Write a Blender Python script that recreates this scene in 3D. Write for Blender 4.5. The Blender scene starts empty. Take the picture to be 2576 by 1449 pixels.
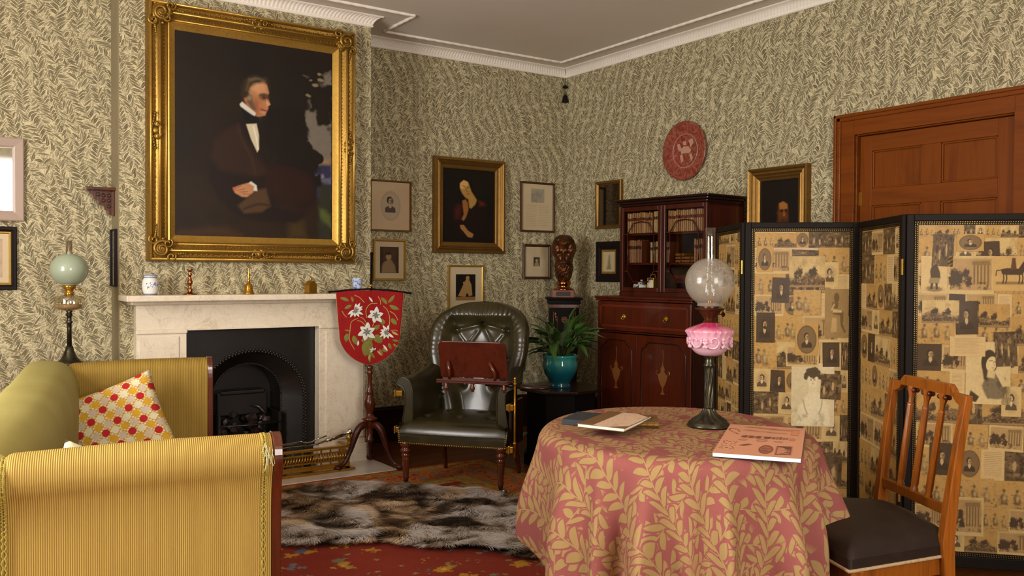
import bpy, bmesh, math, random
import numpy as np
from mathutils import Vector, Matrix
PI = math.pi
S = bpy.context.scene
COL = S.collection

# ------------------------------------------------------------------ camera
CAM = bpy.data.cameras.new('camera')
CAM.sensor_width = 36.0
CAM.lens = 2226.0 / 2576.0 * 36.0
CAM.clip_start = 0.05
cam_o = bpy.data.objects.new('camera', CAM)
COL.objects.link(cam_o)
_y, _p, _r = math.radians(34.545), math.radians(-0.981), math.radians(0.288)
FW = Vector((math.sin(_y) * math.cos(_p), math.cos(_y) * math.cos(_p), math.sin(_p)))
_r0 = Vector((math.cos(_y), -math.sin(_y), 0)); _u0 = _r0.cross(FW)
RT = math.cos(_r) * _r0 + math.sin(_r) * _u0
UP = -math.sin(_r) * _r0 + math.cos(_r) * _u0
m = Matrix((RT, UP, -FW)).transposed().to_4x4()
m.translation = Vector((0, 0, 1.3))
cam_o.matrix_world = m
S.camera = cam_o

# ------------------------------------------------------------------ world, daylight through the windows, exposure
S.view_settings.view_transform = 'Standard'
S.view_settings.look = 'None'
S.view_settings.gamma = 1.0
S.view_settings.use_curve_mapping = False
S.view_settings.exposure = 0.12
W = bpy.data.worlds.new('world'); S.world = W; W.use_nodes = True
W.node_tree.nodes['Background'].inputs[0].default_value = (0.75, 0.85, 1.0, 1)
W.node_tree.nodes['Background'].inputs[1].default_value = 0.5

def area_light(name, loc, target, sx, sy, energy, color):
    l = bpy.data.lights.new(name, 'AREA'); l.shape = 'RECTANGLE'; l.size = sx; l.size_y = sy
    l.energy = energy; l.color = color
    o = bpy.data.objects.new(name, l); COL.objects.link(o)
    o.location = loc
    o.rotation_euler = (Vector(target) - Vector(loc)).to_track_quat('-Z', 'Y').to_euler()
    return o
# rear wall window (behind the camera) and left wall window
area_light('daylight_rear', (0.95, -1.83, 1.80), (0.95, 1.0, 1.80), 1.50, 2.1, 205, (1.0, 0.94, 0.85))
area_light('daylight_left', (-1.83, 2.75, 1.75), (0.0, 2.75, 1.70), 1.70, 2.1, 260, (1.0, 0.96, 0.90))

# ------------------------------------------------------------------ helpers
def tag(o, label=None, cat=None, group=None, kind=None):
    if label: o['label'] = label
    if cat: o['category'] = cat
    if group: o['group'] = group
    if kind: o['kind'] = kind
    return o

def thing(name, label, cat, loc=(0, 0, 0), rotz=0.0, group=None, rot=None):
    o = bpy.data.objects.new(name, None); COL.objects.link(o)
    o.empty_display_size = 0.05
    o.location = loc
    o.rotation_euler = rot if rot else (0, 0, rotz)
    return tag(o, label, cat, group)

class B:
    """collects verts and faces for ONE mesh"""
    def __init__(s): s.v = []; s.f = []; s.uv = None
    def add(s, vs, fs):
        n = len(s.v); s.v += [tuple(a) for a in vs]; s.f += [tuple(i + n for i in f) for f in fs]; return s
    def box(s, c, d, M=None):
        x, y, z = c; a, b, h = d[0] / 2, d[1] / 2, d[2] / 2
        vs = [Vector((x + i * a, y + j * b, z + k * h)) for k in (-1, 1) for j in (-1, 1) for i in (-1, 1)]
        if M is not None: vs = [M @ v for v in vs]
        return s.add(vs, [(0, 2, 3, 1), (4, 5, 7, 6), (0, 1, 5, 4), (2, 6, 7, 3), (0, 4, 6, 2), (1, 3, 7, 5)])
    def span(s, a, b):
        return s.box([(a[i] + b[i]) / 2 for i in range(3)], [abs(b[i] - a[i]) for i in range(3)])
    def grid(s, fn, nu, nv, cu=False, cv=False, flip=False):
        vs = [fn(i / (nu if cu else nu - 1), j / (nv if cv else nv - 1)) for j in range(nv) for i in range(nu)]
        fs = []
        for j in range(nv if cv else nv - 1):
            for i in range(nu if cu else nu - 1):
                a = j * nu + i; b = j * nu + (i + 1) % nu; c = ((j + 1) % nv) * nu + (i + 1) % nu; d = ((j + 1) % nv) * nu + i
                fs.append((a, d, c, b) if flip else (a, b, c, d))
        return s.add(vs, fs)
    def lathe(s, prof, seg=24, c=(0, 0, 0), mod=None, caps=True, M=None):
        n0 = len(s.v)
        vs = []
        for k, (r, z) in enumerate(prof):
            for i in range(seg):
                t = 2 * PI * i / seg
                rr = r * (mod(t, z, k) if mod else 1)
                p = Vector((rr * math.cos(t), rr * math.sin(t), z))
                if M is not None: p = M @ p
                vs.append(p + Vector(c))
        fs = []
        for k in range(len(prof) - 1):
            for i in range(seg):
                j = (i + 1) % seg
                fs.append((k * seg + i, k * seg + j, (k + 1) * seg + j, (k + 1) * seg + i))
        if caps:
            fs.append(tuple(range(seg))[::-1]); fs.append(tuple((len(prof) - 1) * seg + i for i in range(seg)))
        return s.add(vs, fs)
    def tube(s, path, r, seg=8, caps=True, closed=False):
        path = [Vector(p) for p in path]; n = len(path)
        vs = []; up = Vector((0.13, 0.21, 0.97)).normalized(); prev = None
        for i, p in enumerate(path):
            if closed: t = (path[(i + 1) % n] - path[i - 1])
            else: t = path[min(i + 1, n - 1)] - path[max(i - 1, 0)]
            t.normalize()
            if prev is None:
                a = t.cross(up)
                if a.length < 1e-3: a = t.cross(Vector((1, 0, 0)))
            else: a = prev - t * prev.dot(t)
            a.normalize(); prev = a; b = t.cross(a)
            rr = r[i] if isinstance(r, (list, tuple)) else r
            for k in range(seg):
                q = 2 * PI * k / seg
                vs.append(p + a * (rr * math.cos(q)) + b * (rr * math.sin(q)))
        fs = []
        for i in range(n if closed else n - 1):
            for k in range(seg):
                a0 = i * seg + k; a1 = i * seg + (k + 1) % seg
                b0 = ((i + 1) % n) * seg + k; b1 = ((i + 1) % n) * seg + (k + 1) % seg
                fs.append((a0, a1, b1, b0))
        if caps and not closed:
            fs.append(tuple(range(seg))[::-1]); fs.append(tuple((n - 1) * seg + k for k in range(seg)))
        return s.add(vs, fs)
    def prism(s, poly, depth, M=None, c=(0, 0, 0)):
        """poly in the local xz plane, extruded along +y by depth"""
        n = len(poly)
        vs = [Vector((x, 0, z)) for x, z in poly] + [Vector((x, depth, z)) for x, z in poly]
        if M is not None: vs = [M @ v for v in vs]
        vs = [v + Vector(c) for v in vs]
        fs = [tuple(range(n)), tuple(range(2 * n - 1, n - 1, -1))]
        for i in range(n):
            j = (i + 1) % n; fs.append((j, i, n + i, n + j))
        return s.add(vs, fs)
    def ball(s, c, r, seg=10, rings=6, sc=(1, 1, 1)):
        c = Vector(c); vs = []; fs = []
        vs.append(c + Vector((0, 0, r * sc[2])))
        for j in range(1, rings):
            a = PI * j / rings
            for i in range(seg):
                t = 2 * PI * i / seg
                vs.append(c + Vector((r * sc[0] * math.sin(a) * math.cos(t), r * sc[1] * math.sin(a) * math.sin(t), r * sc[2] * math.cos(a))))
        vs.append(c + Vector((0, 0, -r * sc[2])))
        for i in range(seg): fs.append((0, 1 + i, 1 + (i + 1) % seg))
        for j in range(rings - 2):
            for i in range(seg):
                a = 1 + j * seg + i; b = 1 + j * seg + (i + 1) % seg
                fs.append((a, a + seg, b + seg, b))
        L = len(vs) - 1; o = 1 + (rings - 2) * seg
        for i in range(seg): fs.append((L, o + (i + 1) % seg, o + i))
        return s.add(vs, fs)
    def mesh(s, name, mt, smooth=False):
        me = bpy.data.meshes.new(name); me.from_pydata(s.v, [], s.f)
        if mt: me.materials.append(mt)
        if smooth: me.polygons.foreach_set('use_smooth', [True] * len(me.polygons))
        me.update(); return me

def obj(name, b, mt, parent=None, smooth=False, bev=0, auto=None, loc=None, rot=None, seg=2, weld=False):
    me = b.mesh(name, mt, smooth) if isinstance(b, B) else b
    o = bpy.data.objects.new(name, me); COL.objects.link(o)
    bm = bmesh.new(); bm.from_mesh(me)
    if weld: bmesh.ops.remove_doubles(bm, verts=bm.verts, dist=1e-5)
    bmesh.ops.recalc_face_normals(bm, faces=bm.faces); bm.to_mesh(me); bm.free()
    if auto is not None:
        me.set_sharp_from_angle(angle=math.radians(auto))
    if parent: o.parent = parent
    if loc: o.location = loc
    if rot: o.rotation_euler = rot
    if bev:
        md = o.modifiers.new('bevel', 'BEVEL'); md.width = bev; md.segments = seg; md.limit_method = 'ANGLE'; md.angle_limit = math.radians(40)
    return o

def share(name, me, parent=None, loc=(0, 0, 0), rot=(0, 0, 0), sc=(1, 1, 1)):
    o = bpy.data.objects.new(name, me); COL.objects.link(o)
    if parent: o.parent = parent
    o.location = loc; o.rotation_euler = rot; o.scale = sc
    return o

def dup(root, loc, rotz=None, label=None):
    r = root.copy(); COL.objects.link(r); r.location = loc
    if rotz is not None: r.rotation_euler = (0, 0, rotz)
    if label: r['label'] = label
    for ch in list(root.children):
        c = ch.copy(); COL.objects.link(c); c.parent = r
        for g in list(ch.children):
            d = g.copy(); COL.objects.link(d); d.parent = c
    return r

def structure(name, b, mt, **k):
    o = obj(name, b, mt, **k); o['kind'] = 'structure'; return o

# ------------------------------------------------------------------ node maths
def lin(c):
    if isinstance(c, str):
        c = [int(c[i:i + 2], 16) / 255 for i in (1, 3, 5)]
    return tuple(x / 12.92 if x <= 0.04045 else ((x + 0.055) / 1.055) ** 2.4 for x in c[:3])
def rgba(c): return (*lin(c), 1.0)

class X:
    """a float socket (or constant) with operators"""
    nt = None
    def __init__(s, k): s.k = k
def _m(op, *a, clamp=False):
    n = X.nt.nodes.new('ShaderNodeMath'); n.operation = op; n.use_clamp = clamp
    for i, q in enumerate(a):
        if isinstance(q, X): q = q.k
        if isinstance(q, (int, float)): n.inputs[i].default_value = q
        else: X.nt.links.new(q, n.inputs[i])
    return X(n.outputs[0])
X.__add__ = lambda a, b: _m('ADD', a, b); X.__radd__ = lambda a, b: _m('ADD', b, a)
X.__sub__ = lambda a, b: _m('SUBTRACT', a, b); X.__rsub__ = lambda a, b: _m('SUBTRACT', b, a)
X.__mul__ = lambda a, b: _m('MULTIPLY', a, b); X.__rmul__ = lambda a, b: _m('MULTIPLY', b, a)
X.__truediv__ = lambda a, b: _m('DIVIDE', a, b)
def fl(a): return _m('FLOOR', a)
def ab(a): return _m('ABSOLUTE', a)
def sn(a): return _m('SINE', a)
def mx(a, b): return _m('MAXIMUM', a, b)
def mn(a, b): return _m('MINIMUM', a, b)
def pw(a, b): return _m('POWER', a, b)
def cl(a): return _m('ADD', a, 0.0, clamp=True)
def step(d, w): return _m('MULTIPLY_ADD', d, 1.0 / w, 0.5, clamp=True)
def vec(x, y, z=0.0):
    n = X.nt.nodes.new('ShaderNodeCombineXYZ')
    for i, q in enumerate((x, y, z)):
        if isinstance(q, X): X.nt.links.new(q.k, n.inputs[i])
        else: n.inputs[i].default_value = q
    return n.outputs[0]
def white(v):
    n = X.nt.nodes.new('ShaderNodeTexWhiteNoise'); n.noise_dimensions = '3D'; X.nt.links.new(v, n.inputs['Vector'])
    return X(n.outputs['Value'])
def noise(v, scale, detail=2.0, rough=0.5, dist=0.0):
    n = X.nt.nodes.new('ShaderNodeTexNoise'); n.inputs['Scale'].default_value = scale; n.inputs['Detail'].default_value = detail
    n.inputs['Roughness'].default_value = rough; n.inputs['Distortion'].default_value = dist
    if v is not None: X.nt.links.new(v, n.inputs['Vector'])
    return X(n.outputs[0])
def voro(v, scale, feature='F1', rnd=1.0):
    n = X.nt.nodes.new('ShaderNodeTexVoronoi'); n.feature = feature; n.inputs['Scale'].default_value = scale
    n.inputs['Randomness'].default_value = rnd
    X.nt.links.new(v, n.inputs['Vector']); return n
def mixc(f, a, b):
    n = X.nt.nodes.new('ShaderNodeMix'); n.data_type = 'RGBA'
    if isinstance(f, X): X.nt.links.new(f.k, n.inputs[0])
    else: n.inputs[0].default_value = f
    for i, q in ((6, a), (7, b)):
        if isinstance(q, (str, tuple, list)): n.inputs[i].default_value = rgba(q)
        else: X.nt.links.new(q, n.inputs[i])
    return n.outputs[2]
def ramp(f, stops, interp='LINEAR'):
    n = X.nt.nodes.new('ShaderNodeValToRGB'); n.color_ramp.interpolation = interp
    e = n.color_ramp.elements
    while len(e) < len(stops): e.new(0.5)
    for q, (p, c) in zip(e, stops): q.position = p; q.color = rgba(c)
    X.nt.links.new(f.k if isinstance(f, X) else f, n.inputs[0]); return n.outputs[0]
def coords(kind='Object'):
    n = X.nt.nodes.new('ShaderNodeTexCoord'); s = X.nt.nodes.new('ShaderNodeSeparateXYZ')
    X.nt.links.new(n.outputs[kind], s.inputs[0]); return [X(o) for o in s.outputs], n.outputs[kind]

class Mat:
    """with Mat('name', rough=..) as m: ... m.color(socket)"""
    def __init__(s, name, color='#808080', rough=0.5, metal=0.0, coat=0.0, spec=0.5, sheen=0.0, trans=0.0, ior=1.45, alpha=1.0, sss=0.0):
        s.m = bpy.data.materials.new(name); s.m.use_nodes = True; s.nt = s.m.node_tree; s.b = s.nt.nodes['Principled BSDF']
        i = s.b.inputs
        i['Base Color'].default_value = rgba(color); i['Roughness'].default_value = rough; i['Metallic'].default_value = metal
        i['Coat Weight'].default_value = coat; i['Coat Roughness'].default_value = 0.08; i['Specular IOR Level'].default_value = spec
        i['Sheen Weight'].default_value = sheen; i['Transmission Weight'].default_value = trans; i['IOR'].default_value = ior
        i['Alpha'].default_value = alpha
        if sss: i['Subsurface Weight'].default_value = sss; i['Subsurface Radius'].default_value = (0.01, 0.01, 0.01)
        X.nt = s.nt
    def col(s, sock): s.nt.links.new(sock, s.b.inputs['Base Color']); return s
    def rough(s, x): s.nt.links.new(x.k, s.b.inputs['Roughness']); return s
    def bump(s, x, dist=0.001, strength=1.0):
        n = s.nt.nodes.new('ShaderNodeBump'); n.inputs['Distance'].default_value = dist; n.inputs['Strength'].default_value = strength
        s.nt.links.new(x.k if isinstance(x, X) else x, n.inputs['Height']); s.nt.links.new(n.outputs[0], s.b.inputs['Normal']); return s

def simple(name, color, **k): return Mat(name, color, **k).m
def mottled(name, c1, c2, scale=8, bump=0.0, detail=3, **k):
    m = Mat(name, c1, **k); (x, y, z), v = coords(); n = noise(v, scale, detail, 0.6)
    m.col(mixc(step(n - 0.5, 0.5), c1, c2))
    if bump: m.bump(n, bump)
    return m.m
def wood(name, c1, c2, axis=2, scale=14, rough=0.35, coat=0.3, stretch=0.12, spec=0.3):
    m = Mat(name, c1, rough=rough + 0.04, coat=coat * 0.35, spec=spec); c, v = coords()
    q = [c[i] * (stretch if i == axis else 1.0) for i in range(3)]
    n = noise(vec(*q), scale, 5, 0.65, 0.6)
    n2 = noise(vec(*[c[i] * (stretch * .4 if i == axis else 1.0) for i in range(3)]), scale * 7, 2, 0.5)
    f = n * 0.75 + n2 * 0.25
    m.col(ramp(f, [(0.30, c2), (0.50, c1), (0.72, c2)]))
    m.bump(n2, 0.0004)
    return m.m
# ------------------------------------------------------------------ patterned materials
def leaf_layer(x, y, ang, spc, pitch, tilt, w, L, wob, freq, seed, curve=5.0, jit=0.5, ajit=0.30):
    """leaves in pairs along wavering stems; returns (signed distance inside a leaf, stem distance, random, midrib distance)"""
    ca, sa = math.cos(ang), math.sin(ang)
    xr = x * ca + y * sa; yr = y * ca - x * sa
    xr = xr + sn(yr * freq + seed) * wob
    c = fl(xr / spc); a = xr - (c + 0.5) * spc
    h = white(vec(c, seed, 3.0))
    yr = yr + h * 0.37
    s = _m('SIGN', a); aa = ab(a)
    t = yr - aa * (1 / math.tan(tilt)) + aa * aa * curve / spc * 0.2 + s * (pitch * 0.25)
    row = fl(t / pitch); vv = (t - (row + 0.5) * pitch) * math.sin(tilt)
    r = white(vec(c, row, s + seed))
    u = aa / (L * math.sin(tilt) * (1 - jit * 0.5) + r * (L * math.sin(tilt) * jit * 0.5))
    hw = pw(mx(u, 0.0), 0.6) * mx(1 - u, 0.0) * (w / 2 * 2.45)
    r2 = white(vec(row, c, s * 3.0 + seed))
    vs = ab(vv + (r2 - 0.5) * aa * (ajit))
    d = hw - vs - mx(u - 1.0, 0.0) * 0.05
    return d, aa, r, vs

def wallpaper(name, ax):
    m = Mat(name, rough=0.75, spec=0.25)
    c, v = coords(); x, y = c[ax], c[2]
    n1 = noise(v, 4.5, 1.0); n2 = noise(vec(c[2], c[ax], c[1 - ax] + 5.0), 4.2, 1.0)
    x = (x + (n1 - 0.5) * 0.11) * 1.22; y = (y + (n2 - 0.5) * 0.11) * 1.22
    cream, rim = '#cbbc92', '#d2c49f'
    col = mixc(0.0, cream, cream)
    L = [(0.70, 0.112, 0.0215, 0.72, 0.0145, 0.084, 0.018, 15, 1.3, '#a8a080', '#948b6c', 0.00),
         (-0.85, 0.106, 0.0215, 0.66, 0.0145, 0.082, 0.018, 17, 4.1, '#938b6c', '#a1987a', 0.10),
         (1.75, 0.116, 0.0225, 0.74, 0.0150, 0.086, 0.020, 13, 7.7, '#81785b', '#928a6e', 0.22),
         (-2.70, 0.122, 0.0230, 0.70, 0.0150, 0.088, 0.026, 12, 9.2, '#7f775b', '#6b6349', 0.32),
         (0.25, 0.122, 0.0235, 0.70, 0.0150, 0.088, 0.026, 12, 2.9, '#5b533c', '#6b6348', 0.40)]
    for i, (ang, spc, pit, tilt, w, ln, wob, fr, sd, c1, c2, drop) in enumerate(L):
        d, aa, r, vs = leaf_layer(x, y, ang, spc, pit, tilt, w, ln, wob, fr, sd, curve=4.0)
        g = step(r - drop, 0.01) if drop else 1.0
        col = mixc(step(d + 0.0024, 0.0010) * g, col, rim)
        lc = mixc(step(r - 0.6, 0.3), c1, c2)
        lc = mixc(step(0.0008 - vs, 0.0008) * 0.45, lc, rim)
        col = mixc(step(d, 0.0010) * g, col, lc)
        if i >= 2: col = mixc(step(0.0012 - aa, 0.0008) * 0.6, col, c1)
    m.col(col)
    return m.m

def cloth_mat():
    m = Mat('brocade_cloth', rough=0.75, spec=0.15)
    uvn = X.nt.nodes.new('ShaderNodeUVMap'); s = X.nt.nodes.new('ShaderNodeSeparateXYZ'); X.nt.links.new(uvn.outputs[0], s.inputs[0])
    x0, y0 = X(s.outputs[0]), X(s.outputs[1])
    v = vec(x0, y0)
    n1 = noise(v, 3.0, 1.0); n2 = noise(vec(y0, x0, 4.0), 3.0, 1.0)
    x = x0 + (n1 - 0.5) * 0.16; y = y0 + (n2 - 0.5) * 0.16
    pink, gold, gold2 = '#8a4340', '#9c8155', '#8d7347'
    f = None
    for (ang, spc, pit, tilt, w, ln, wob, fr, sd) in ((-0.95, 0.118, 0.044, 0.75, 0.0230, 0.070, 0.022, 11, 5.3), (2.4, 0.130, 0.046, 0.7, 0.0230, 0.070, 0.022, 11, 9.3), (0.25, 0.135, 0.047, 0.68, 0.0245, 0.078, 0.024, 12, 2.0)):
        d, aa, r, vs = leaf_layer(x, y, ang, spc, pit, tilt, w, ln, wob, fr, sd, jit=0.35)
        keep = cl((noise(vec(x0, y0, sd), 4.2, 1.0) - (0.36 if sd < 3 else 0.40 if sd < 6 else 0.46)) * 40.0)
        kk = keep if sd > 3 else 1.0
        dd = mx(step(d, 0.0014), step(0.0022 - aa, 0.0012)) * kk
        halo = mx(step(d + 0.0045, 0.0015), step(0.0045 - aa, 0.0015)) * kk
        f = dd if f is None else mx(f * (1 - halo), dd)
    vn = voro(v, 6.3, rnd=0.75); sp = X.nt.nodes.new('ShaderNodeSeparateXYZ'); X.nt.links.new(vn.outputs['Position'], sp.inputs[0])
    dx = x0 - X(sp.outputs[0]); dy = y0 - X(sp.outputs[1])
    dist = X(vn.outputs['Distance']) / 6.3
    an = _m('ARCTAN2', dy, dx)
    rad = 0.021 + sn(an * 6.0) * 0.0035
    cr = X.nt.nodes.new('ShaderNodeSeparateXYZ'); X.nt.links.new(vn.outputs['Color'], cr.inputs[0])
    on = cl((X(cr.outputs[0]) - 0.60) * 50.0)
    fl_ring = step(rad + 0.006 - dist, 0.0015) * on
    f = f * (1 - fl_ring)
    f = mx(f, step(rad - dist, 0.0018) * on)
    v2 = voro(v, 27.0, rnd=0.9); d2 = X(v2.outputs['Distance']) / 27.0
    f = mx(f, step(0.0032 - d2, 0.0015) * 0.7)
    rib = sn(x0 * 1300.0) * 0.5 + 0.5
    g = mixc(rib * 0.30 + noise(v, 9, 3) * 0.4, gold, gold2)
    p = mixc(noise(v, 7, 3), '#834845', '#90544e')
    m.col(mixc(f, p, g)); m.bump(f + rib * 0.2, 0.0006)
    return m.m

def corded(name, c1, c2, c3, period=0.0050, ax=None):
    """ribbed upholstery: cords run along v, spaced in u (UVs in metres)"""
    m = Mat(name, c1, rough=0.75, spec=0.2)
    uvn = X.nt.nodes.new('ShaderNodeUVMap'); s = X.nt.nodes.new('ShaderNodeSeparateXYZ'); X.nt.links.new(uvn.outputs[0], s.inputs[0])
    u, vv = X(s.outputs[0]), X(s.outputs[1])
    w = sn(u * (2 * PI / period)) * 0.5 + 0.5
    n = noise(vec(u * 1.0, vv * 0.5), 3.5, 4, 0.6); n2 = noise(vec(u * 160, vv * 10), 1.0, 2)
    a = mixc(step(w - 0.42 + (n2 - 0.5) * 0.25, 0.8), c2, c1)
    m.col(mixc(step(n - 0.56, 0.35) * 0.5, a, c3)); m.bump(w, 0.0012)
    return m.m

def carpet_mat():
    m = Mat('carpet_wool', rough=0.95, spec=0.05)
    c, v = coords()
    k = 0.011
    X_, Y_ = fl(c[0] / k) * k, fl(c[1] / k) * k
    q = vec(X_, Y_)
    red = mixc(noise(v, 5.0, 3, 0.6), '#732a1f', '#82392b')
    vn = voro(q, 7.4, rnd=0.9); d = X(vn.outputs['Distance']); sc = X.nt.nodes.new('ShaderNodeSeparateXYZ'); X.nt.links.new(vn.outputs['Color'], sc.inputs[0])
    r1, r2 = X(sc.outputs[0]), X(sc.outputs[1])
    nn = noise(q, 26.0, 2.0, 0.6)
    mask = step(0.30 + (nn - 0.5) * 1.2 - d, 0.04) * cl((r1 - 0.12) * 30)
    mc = ramp(r2, [(0.0, '#6d6a4e'), (0.30, '#6b6a6e'), (0.55, '#a97a2c'), (0.75, '#7d6d42'), (0.9, '#5b6070')], 'CONSTANT')
    mc = mixc(step(0.11 - d, 0.03), mc, '#c09a50')
    field = mixc(mask, red, mc)
    vs = voro(q, 16.0, rnd=0.9); ds = X(vs.outputs['Distance']); s2 = X.nt.nodes.new('ShaderNodeSeparateXYZ'); X.nt.links.new(vs.outputs['Color'], s2.inputs[0])
    small = step(0.27 - ds, 0.05) * cl((X(s2.outputs[0]) - 0.62) * 30)
    field = mixc(small * 0.8, field, '#8a7c50')
    # border: bands counted from the hearth edge (y = 5.17) and from the right edge (x = 3.25)
    t = mn(5.17 - Y_, (3.32 - X_) * 1.0)
    bn = noise(vec(X_ * 1.0, Y_ * 1.0, 3.0), 17.0, 3.0, 0.7)
    b1 = ramp(bn, [(0.0, '#8d2a18'), (0.40, '#b0602a'), (0.50, '#8f5a2b'), (0.57, '#6b6468'), (0.66, '#b03a20')], 'CONSTANT')
    b2 = ramp(bn, [(0.0, '#a8481f'), (0.46, '#8a7a42'), (0.56, '#b5702c')], 'CONSTANT')
    bands = [(0.0, None)]
    col = mixc(step(t - 0.03, 0.004), '#8e3a1e', b2)
    col = mixc(step(t - 0.10, 0.004), col, '#8c7a3c')
    col = mixc(step(t - 0.12, 0.004), col, b1)
    col = mixc(step(t - 0.38, 0.004), col, '#8c7a3c')
    col = mixc(step(t - 0.40, 0.004), col, b2)
    col = mixc(step(t - 0.50, 0.004), col, field)
    m.col(col); m.bump(noise(v, 420, 2), 0.002)
    return m.m

def cushion_mat():
    m = Mat('crochet_dots', rough=0.85, spec=0.2)
    c, v = coords('Generated')
    x, y = c[0] * 10.4, c[2] * 10.4 / 0.866
    row = fl(y); x = x + _m('FLOORED_MODULO', row, 2.0) * 0.5; ci = fl(x)
    dx = x - ci - 0.5; dy = (y - row - 0.5) * 0.866
    d = pw(dx * dx + dy * dy, 0.5)
    k = _m('FLOORED_MODULO', ci * 1.0 + fl(row / 2.0) * 1.0 + _m('FLOORED_MODULO', row, 2.0) * 2.0, 4.0) / 4.0
    dc = ramp(k + 0.1, [(0.0, '#b3262b'), (0.25, '#d8cfae'), (0.50, '#cf9f2e'), (0.75, '#c9b7a2')], 'CONSTANT')
    base = mixc(step(sn(x * 14) * sn(y * 14) - 0.1, 0.3), '#c79a3a', '#e2d8b8')
    m.col(mixc(step(0.41 - d, 0.05), base, dc)); m.bump(step(0.42 - d, 0.2) + sn(y * 50) * 0.15, 0.003)
    return m.m

def marble(name, c1, c2, vein):
    m = Mat(name, c1, rough=0.28, coat=0.25)
    c, v = coords()
    n = noise(v, 2.6, 4, 0.6, 0.8); n2 = noise(v, 5.5, 5, 0.7, 1.6); n3 = noise(v, 14, 4, 0.7, 1.0)
    a = mixc(step(n - 0.5, 0.6), c1, c2)
    m.col(mixc(cl(step(0.012 - ab(n2 - 0.5), 0.03) * step(n - 0.45, 0.2) * 0.38 + step(0.010 - ab(n3 - 0.5), 0.03) * 0.2), a, vein))
    return m.m

def painted(name, rough=0.4, coat=0.0, spec=0.5):
    """flat pictures: pigment comes from the mesh's own colour attribute"""
    m = Mat(name, rough=rough, coat=coat, spec=spec)
    a = X.nt.nodes.new('ShaderNodeAttribute'); a.attribute_name = 'pigment'
    m.col(a.outputs['Color']); return m.m

M = {}
M['wall_x'] = wallpaper('willow_wallpaper_x', 0)
M['wall_y'] = wallpaper('willow_wallpaper_y', 1)
M['plaster'] = mottled('cream_plaster', '#ede5da', '#e4d9cc', 3, rough=0.8, spec=0.2)
M['ceiling'] = mottled('ceiling_paint', '#e4dbcf', '#ded2c4', 1.5, rough=0.9, spec=0.1)
M['cloth'] = cloth_mat()
M['cord'] = corded('gold_corded_cloth', '#bca050', '#82602b', '#98793a')
M['cord_in'] = corded('gold_corded_cloth_inner', '#977b36', '#7a5f28', '#876c2e', 0.0075)
M['pale'] = Mat('pale_green_damask', '#a59a55', rough=0.6, spec=0.3)
(_c, _v) = coords(); M['pale'].col(mixc(noise(_v, 4, 3), '#a39a5c', '#8a7d3c')); M['pale'] = M['pale'].m
M['carpet'] = carpet_mat()
M['cushion'] = cushion_mat()
M['marble'] = marble('cream_marble', '#e6dac6', '#d9c8ae', '#9a8d80')
M['hearth'] = marble('white_hearth_marble', '#d6ccc2', '#cabfb4', '#a39a92')
M['paint'] = painted('oil_paint', 0.45, 0.0, 0.3)
M['print'] = painted('printed_paper', 0.6, 0.03, 0.25)
def gild(name, c1, c2, dark, rough=0.34, scale=60):
    m = Mat(name, c1, rough=rough, metal=0.75); c, v = coords()
    n = noise(v, scale, 3, 0.6); n2 = noise(v, 6, 2)
    m.col(mixc(step(n - 0.60, 0.25) * (0.6 if scale > 100 else 0.22), mixc(n2, c1, c2), dark)); m.bump(n, 0.0006); return m.m
M['gilt'] = gild('burnished_gilt', '#cda552', '#b58d3c', '#5a3a10')
M['gilt_orn'] = gild('ornament_gilt', '#a98338', '#86642a', '#2e1c08', 0.40, 130)
M['gilt_dull'] = gild('dull_gilt', '#8f6c34', '#755426', '#3c2208', 0.42, 40)
M['frame_brown'] = wood('brown_frame_wood', '#4a2a16', '#33190c')
M['frame_black'] = simple('black_frame', '#1a1210', rough=0.5, spec=0.15)
M['mount'] = mottled('card_mount', '#cbb896', '#c2ae8b', 5, rough=0.8)
M['mahog'] = wood('mahogany', '#43170a', '#260b05', 2, 9, 0.28, 0.3)
M['mahog_h'] = wood('mahogany_cross', '#4a1809', '#2a0c05', 1, 9, 0.28, 0.3)
M['mahog_front'] = wood('mahogany_veneer', '#4a1a09', '#2b0e05', 2, 7, 0.25, 0.5)
M['doorwood'] = wood('door_mahogany', '#743a0c', '#582807', 2, 6, 0.36, 0.15, spec=0.15)
M['doorwood_h'] = wood('door_mahogany_rail', '#743a0c', '#582807', 1, 6, 0.36, 0.15, spec=0.15)
M['satin'] = wood('satin_birch', '#8c4e15', '#5a2d0a', 2, 16, 0.25, 0.6)
M['redwood'] = wood('red_turned_wood', '#52230f', '#301207', 2, 12, 0.18, 1.2)
M['darkwood'] = wood('dark_wood', '#26130c', '#160a07', 2, 10, 0.22, 0.5)
M['boards'] = wood('floor_boards', '#5c3216', '#3c1e0d', 0, 8, 0.35, 0.2, 0.08)
M['skirt'] = wood('dark_skirting', '#2a130a', '#1b0b06', 0, 8, 0.35, 0.3, 0.08)
M['leather'] = Mat('olive_leather', '#37341c', rough=0.25, coat=0.12, spec=0.6)
(_c, _v) = coords(); M['leather'].col(mixc(step(noise(_v, 7, 4) - 0.5, 0.5), '#322b12', '#1f1a0a')).bump(voro(_v, 800).outputs['Distance'], 0.00012); M['leather'] = M['leather'].m
M['iron'] = mottled('cast_iron', '#17100c', '#0c0908', 14, rough=0.38, spec=0.5, coat=0.1)
M['iron_b'] = simple('polished_iron', '#3a3431', rough=0.3, metal=0.7)
M['coal'] = mottled('coal', '#141010', '#2c1c14', 30, rough=0.35)
M['brass'] = gild('brass', '#c09135', '#9c6d20', '#5a3a10', 0.22, 25)
M['steel'] = simple('bright_steel', '#c9c2b4', rough=0.15, metal=1.0)
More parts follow.
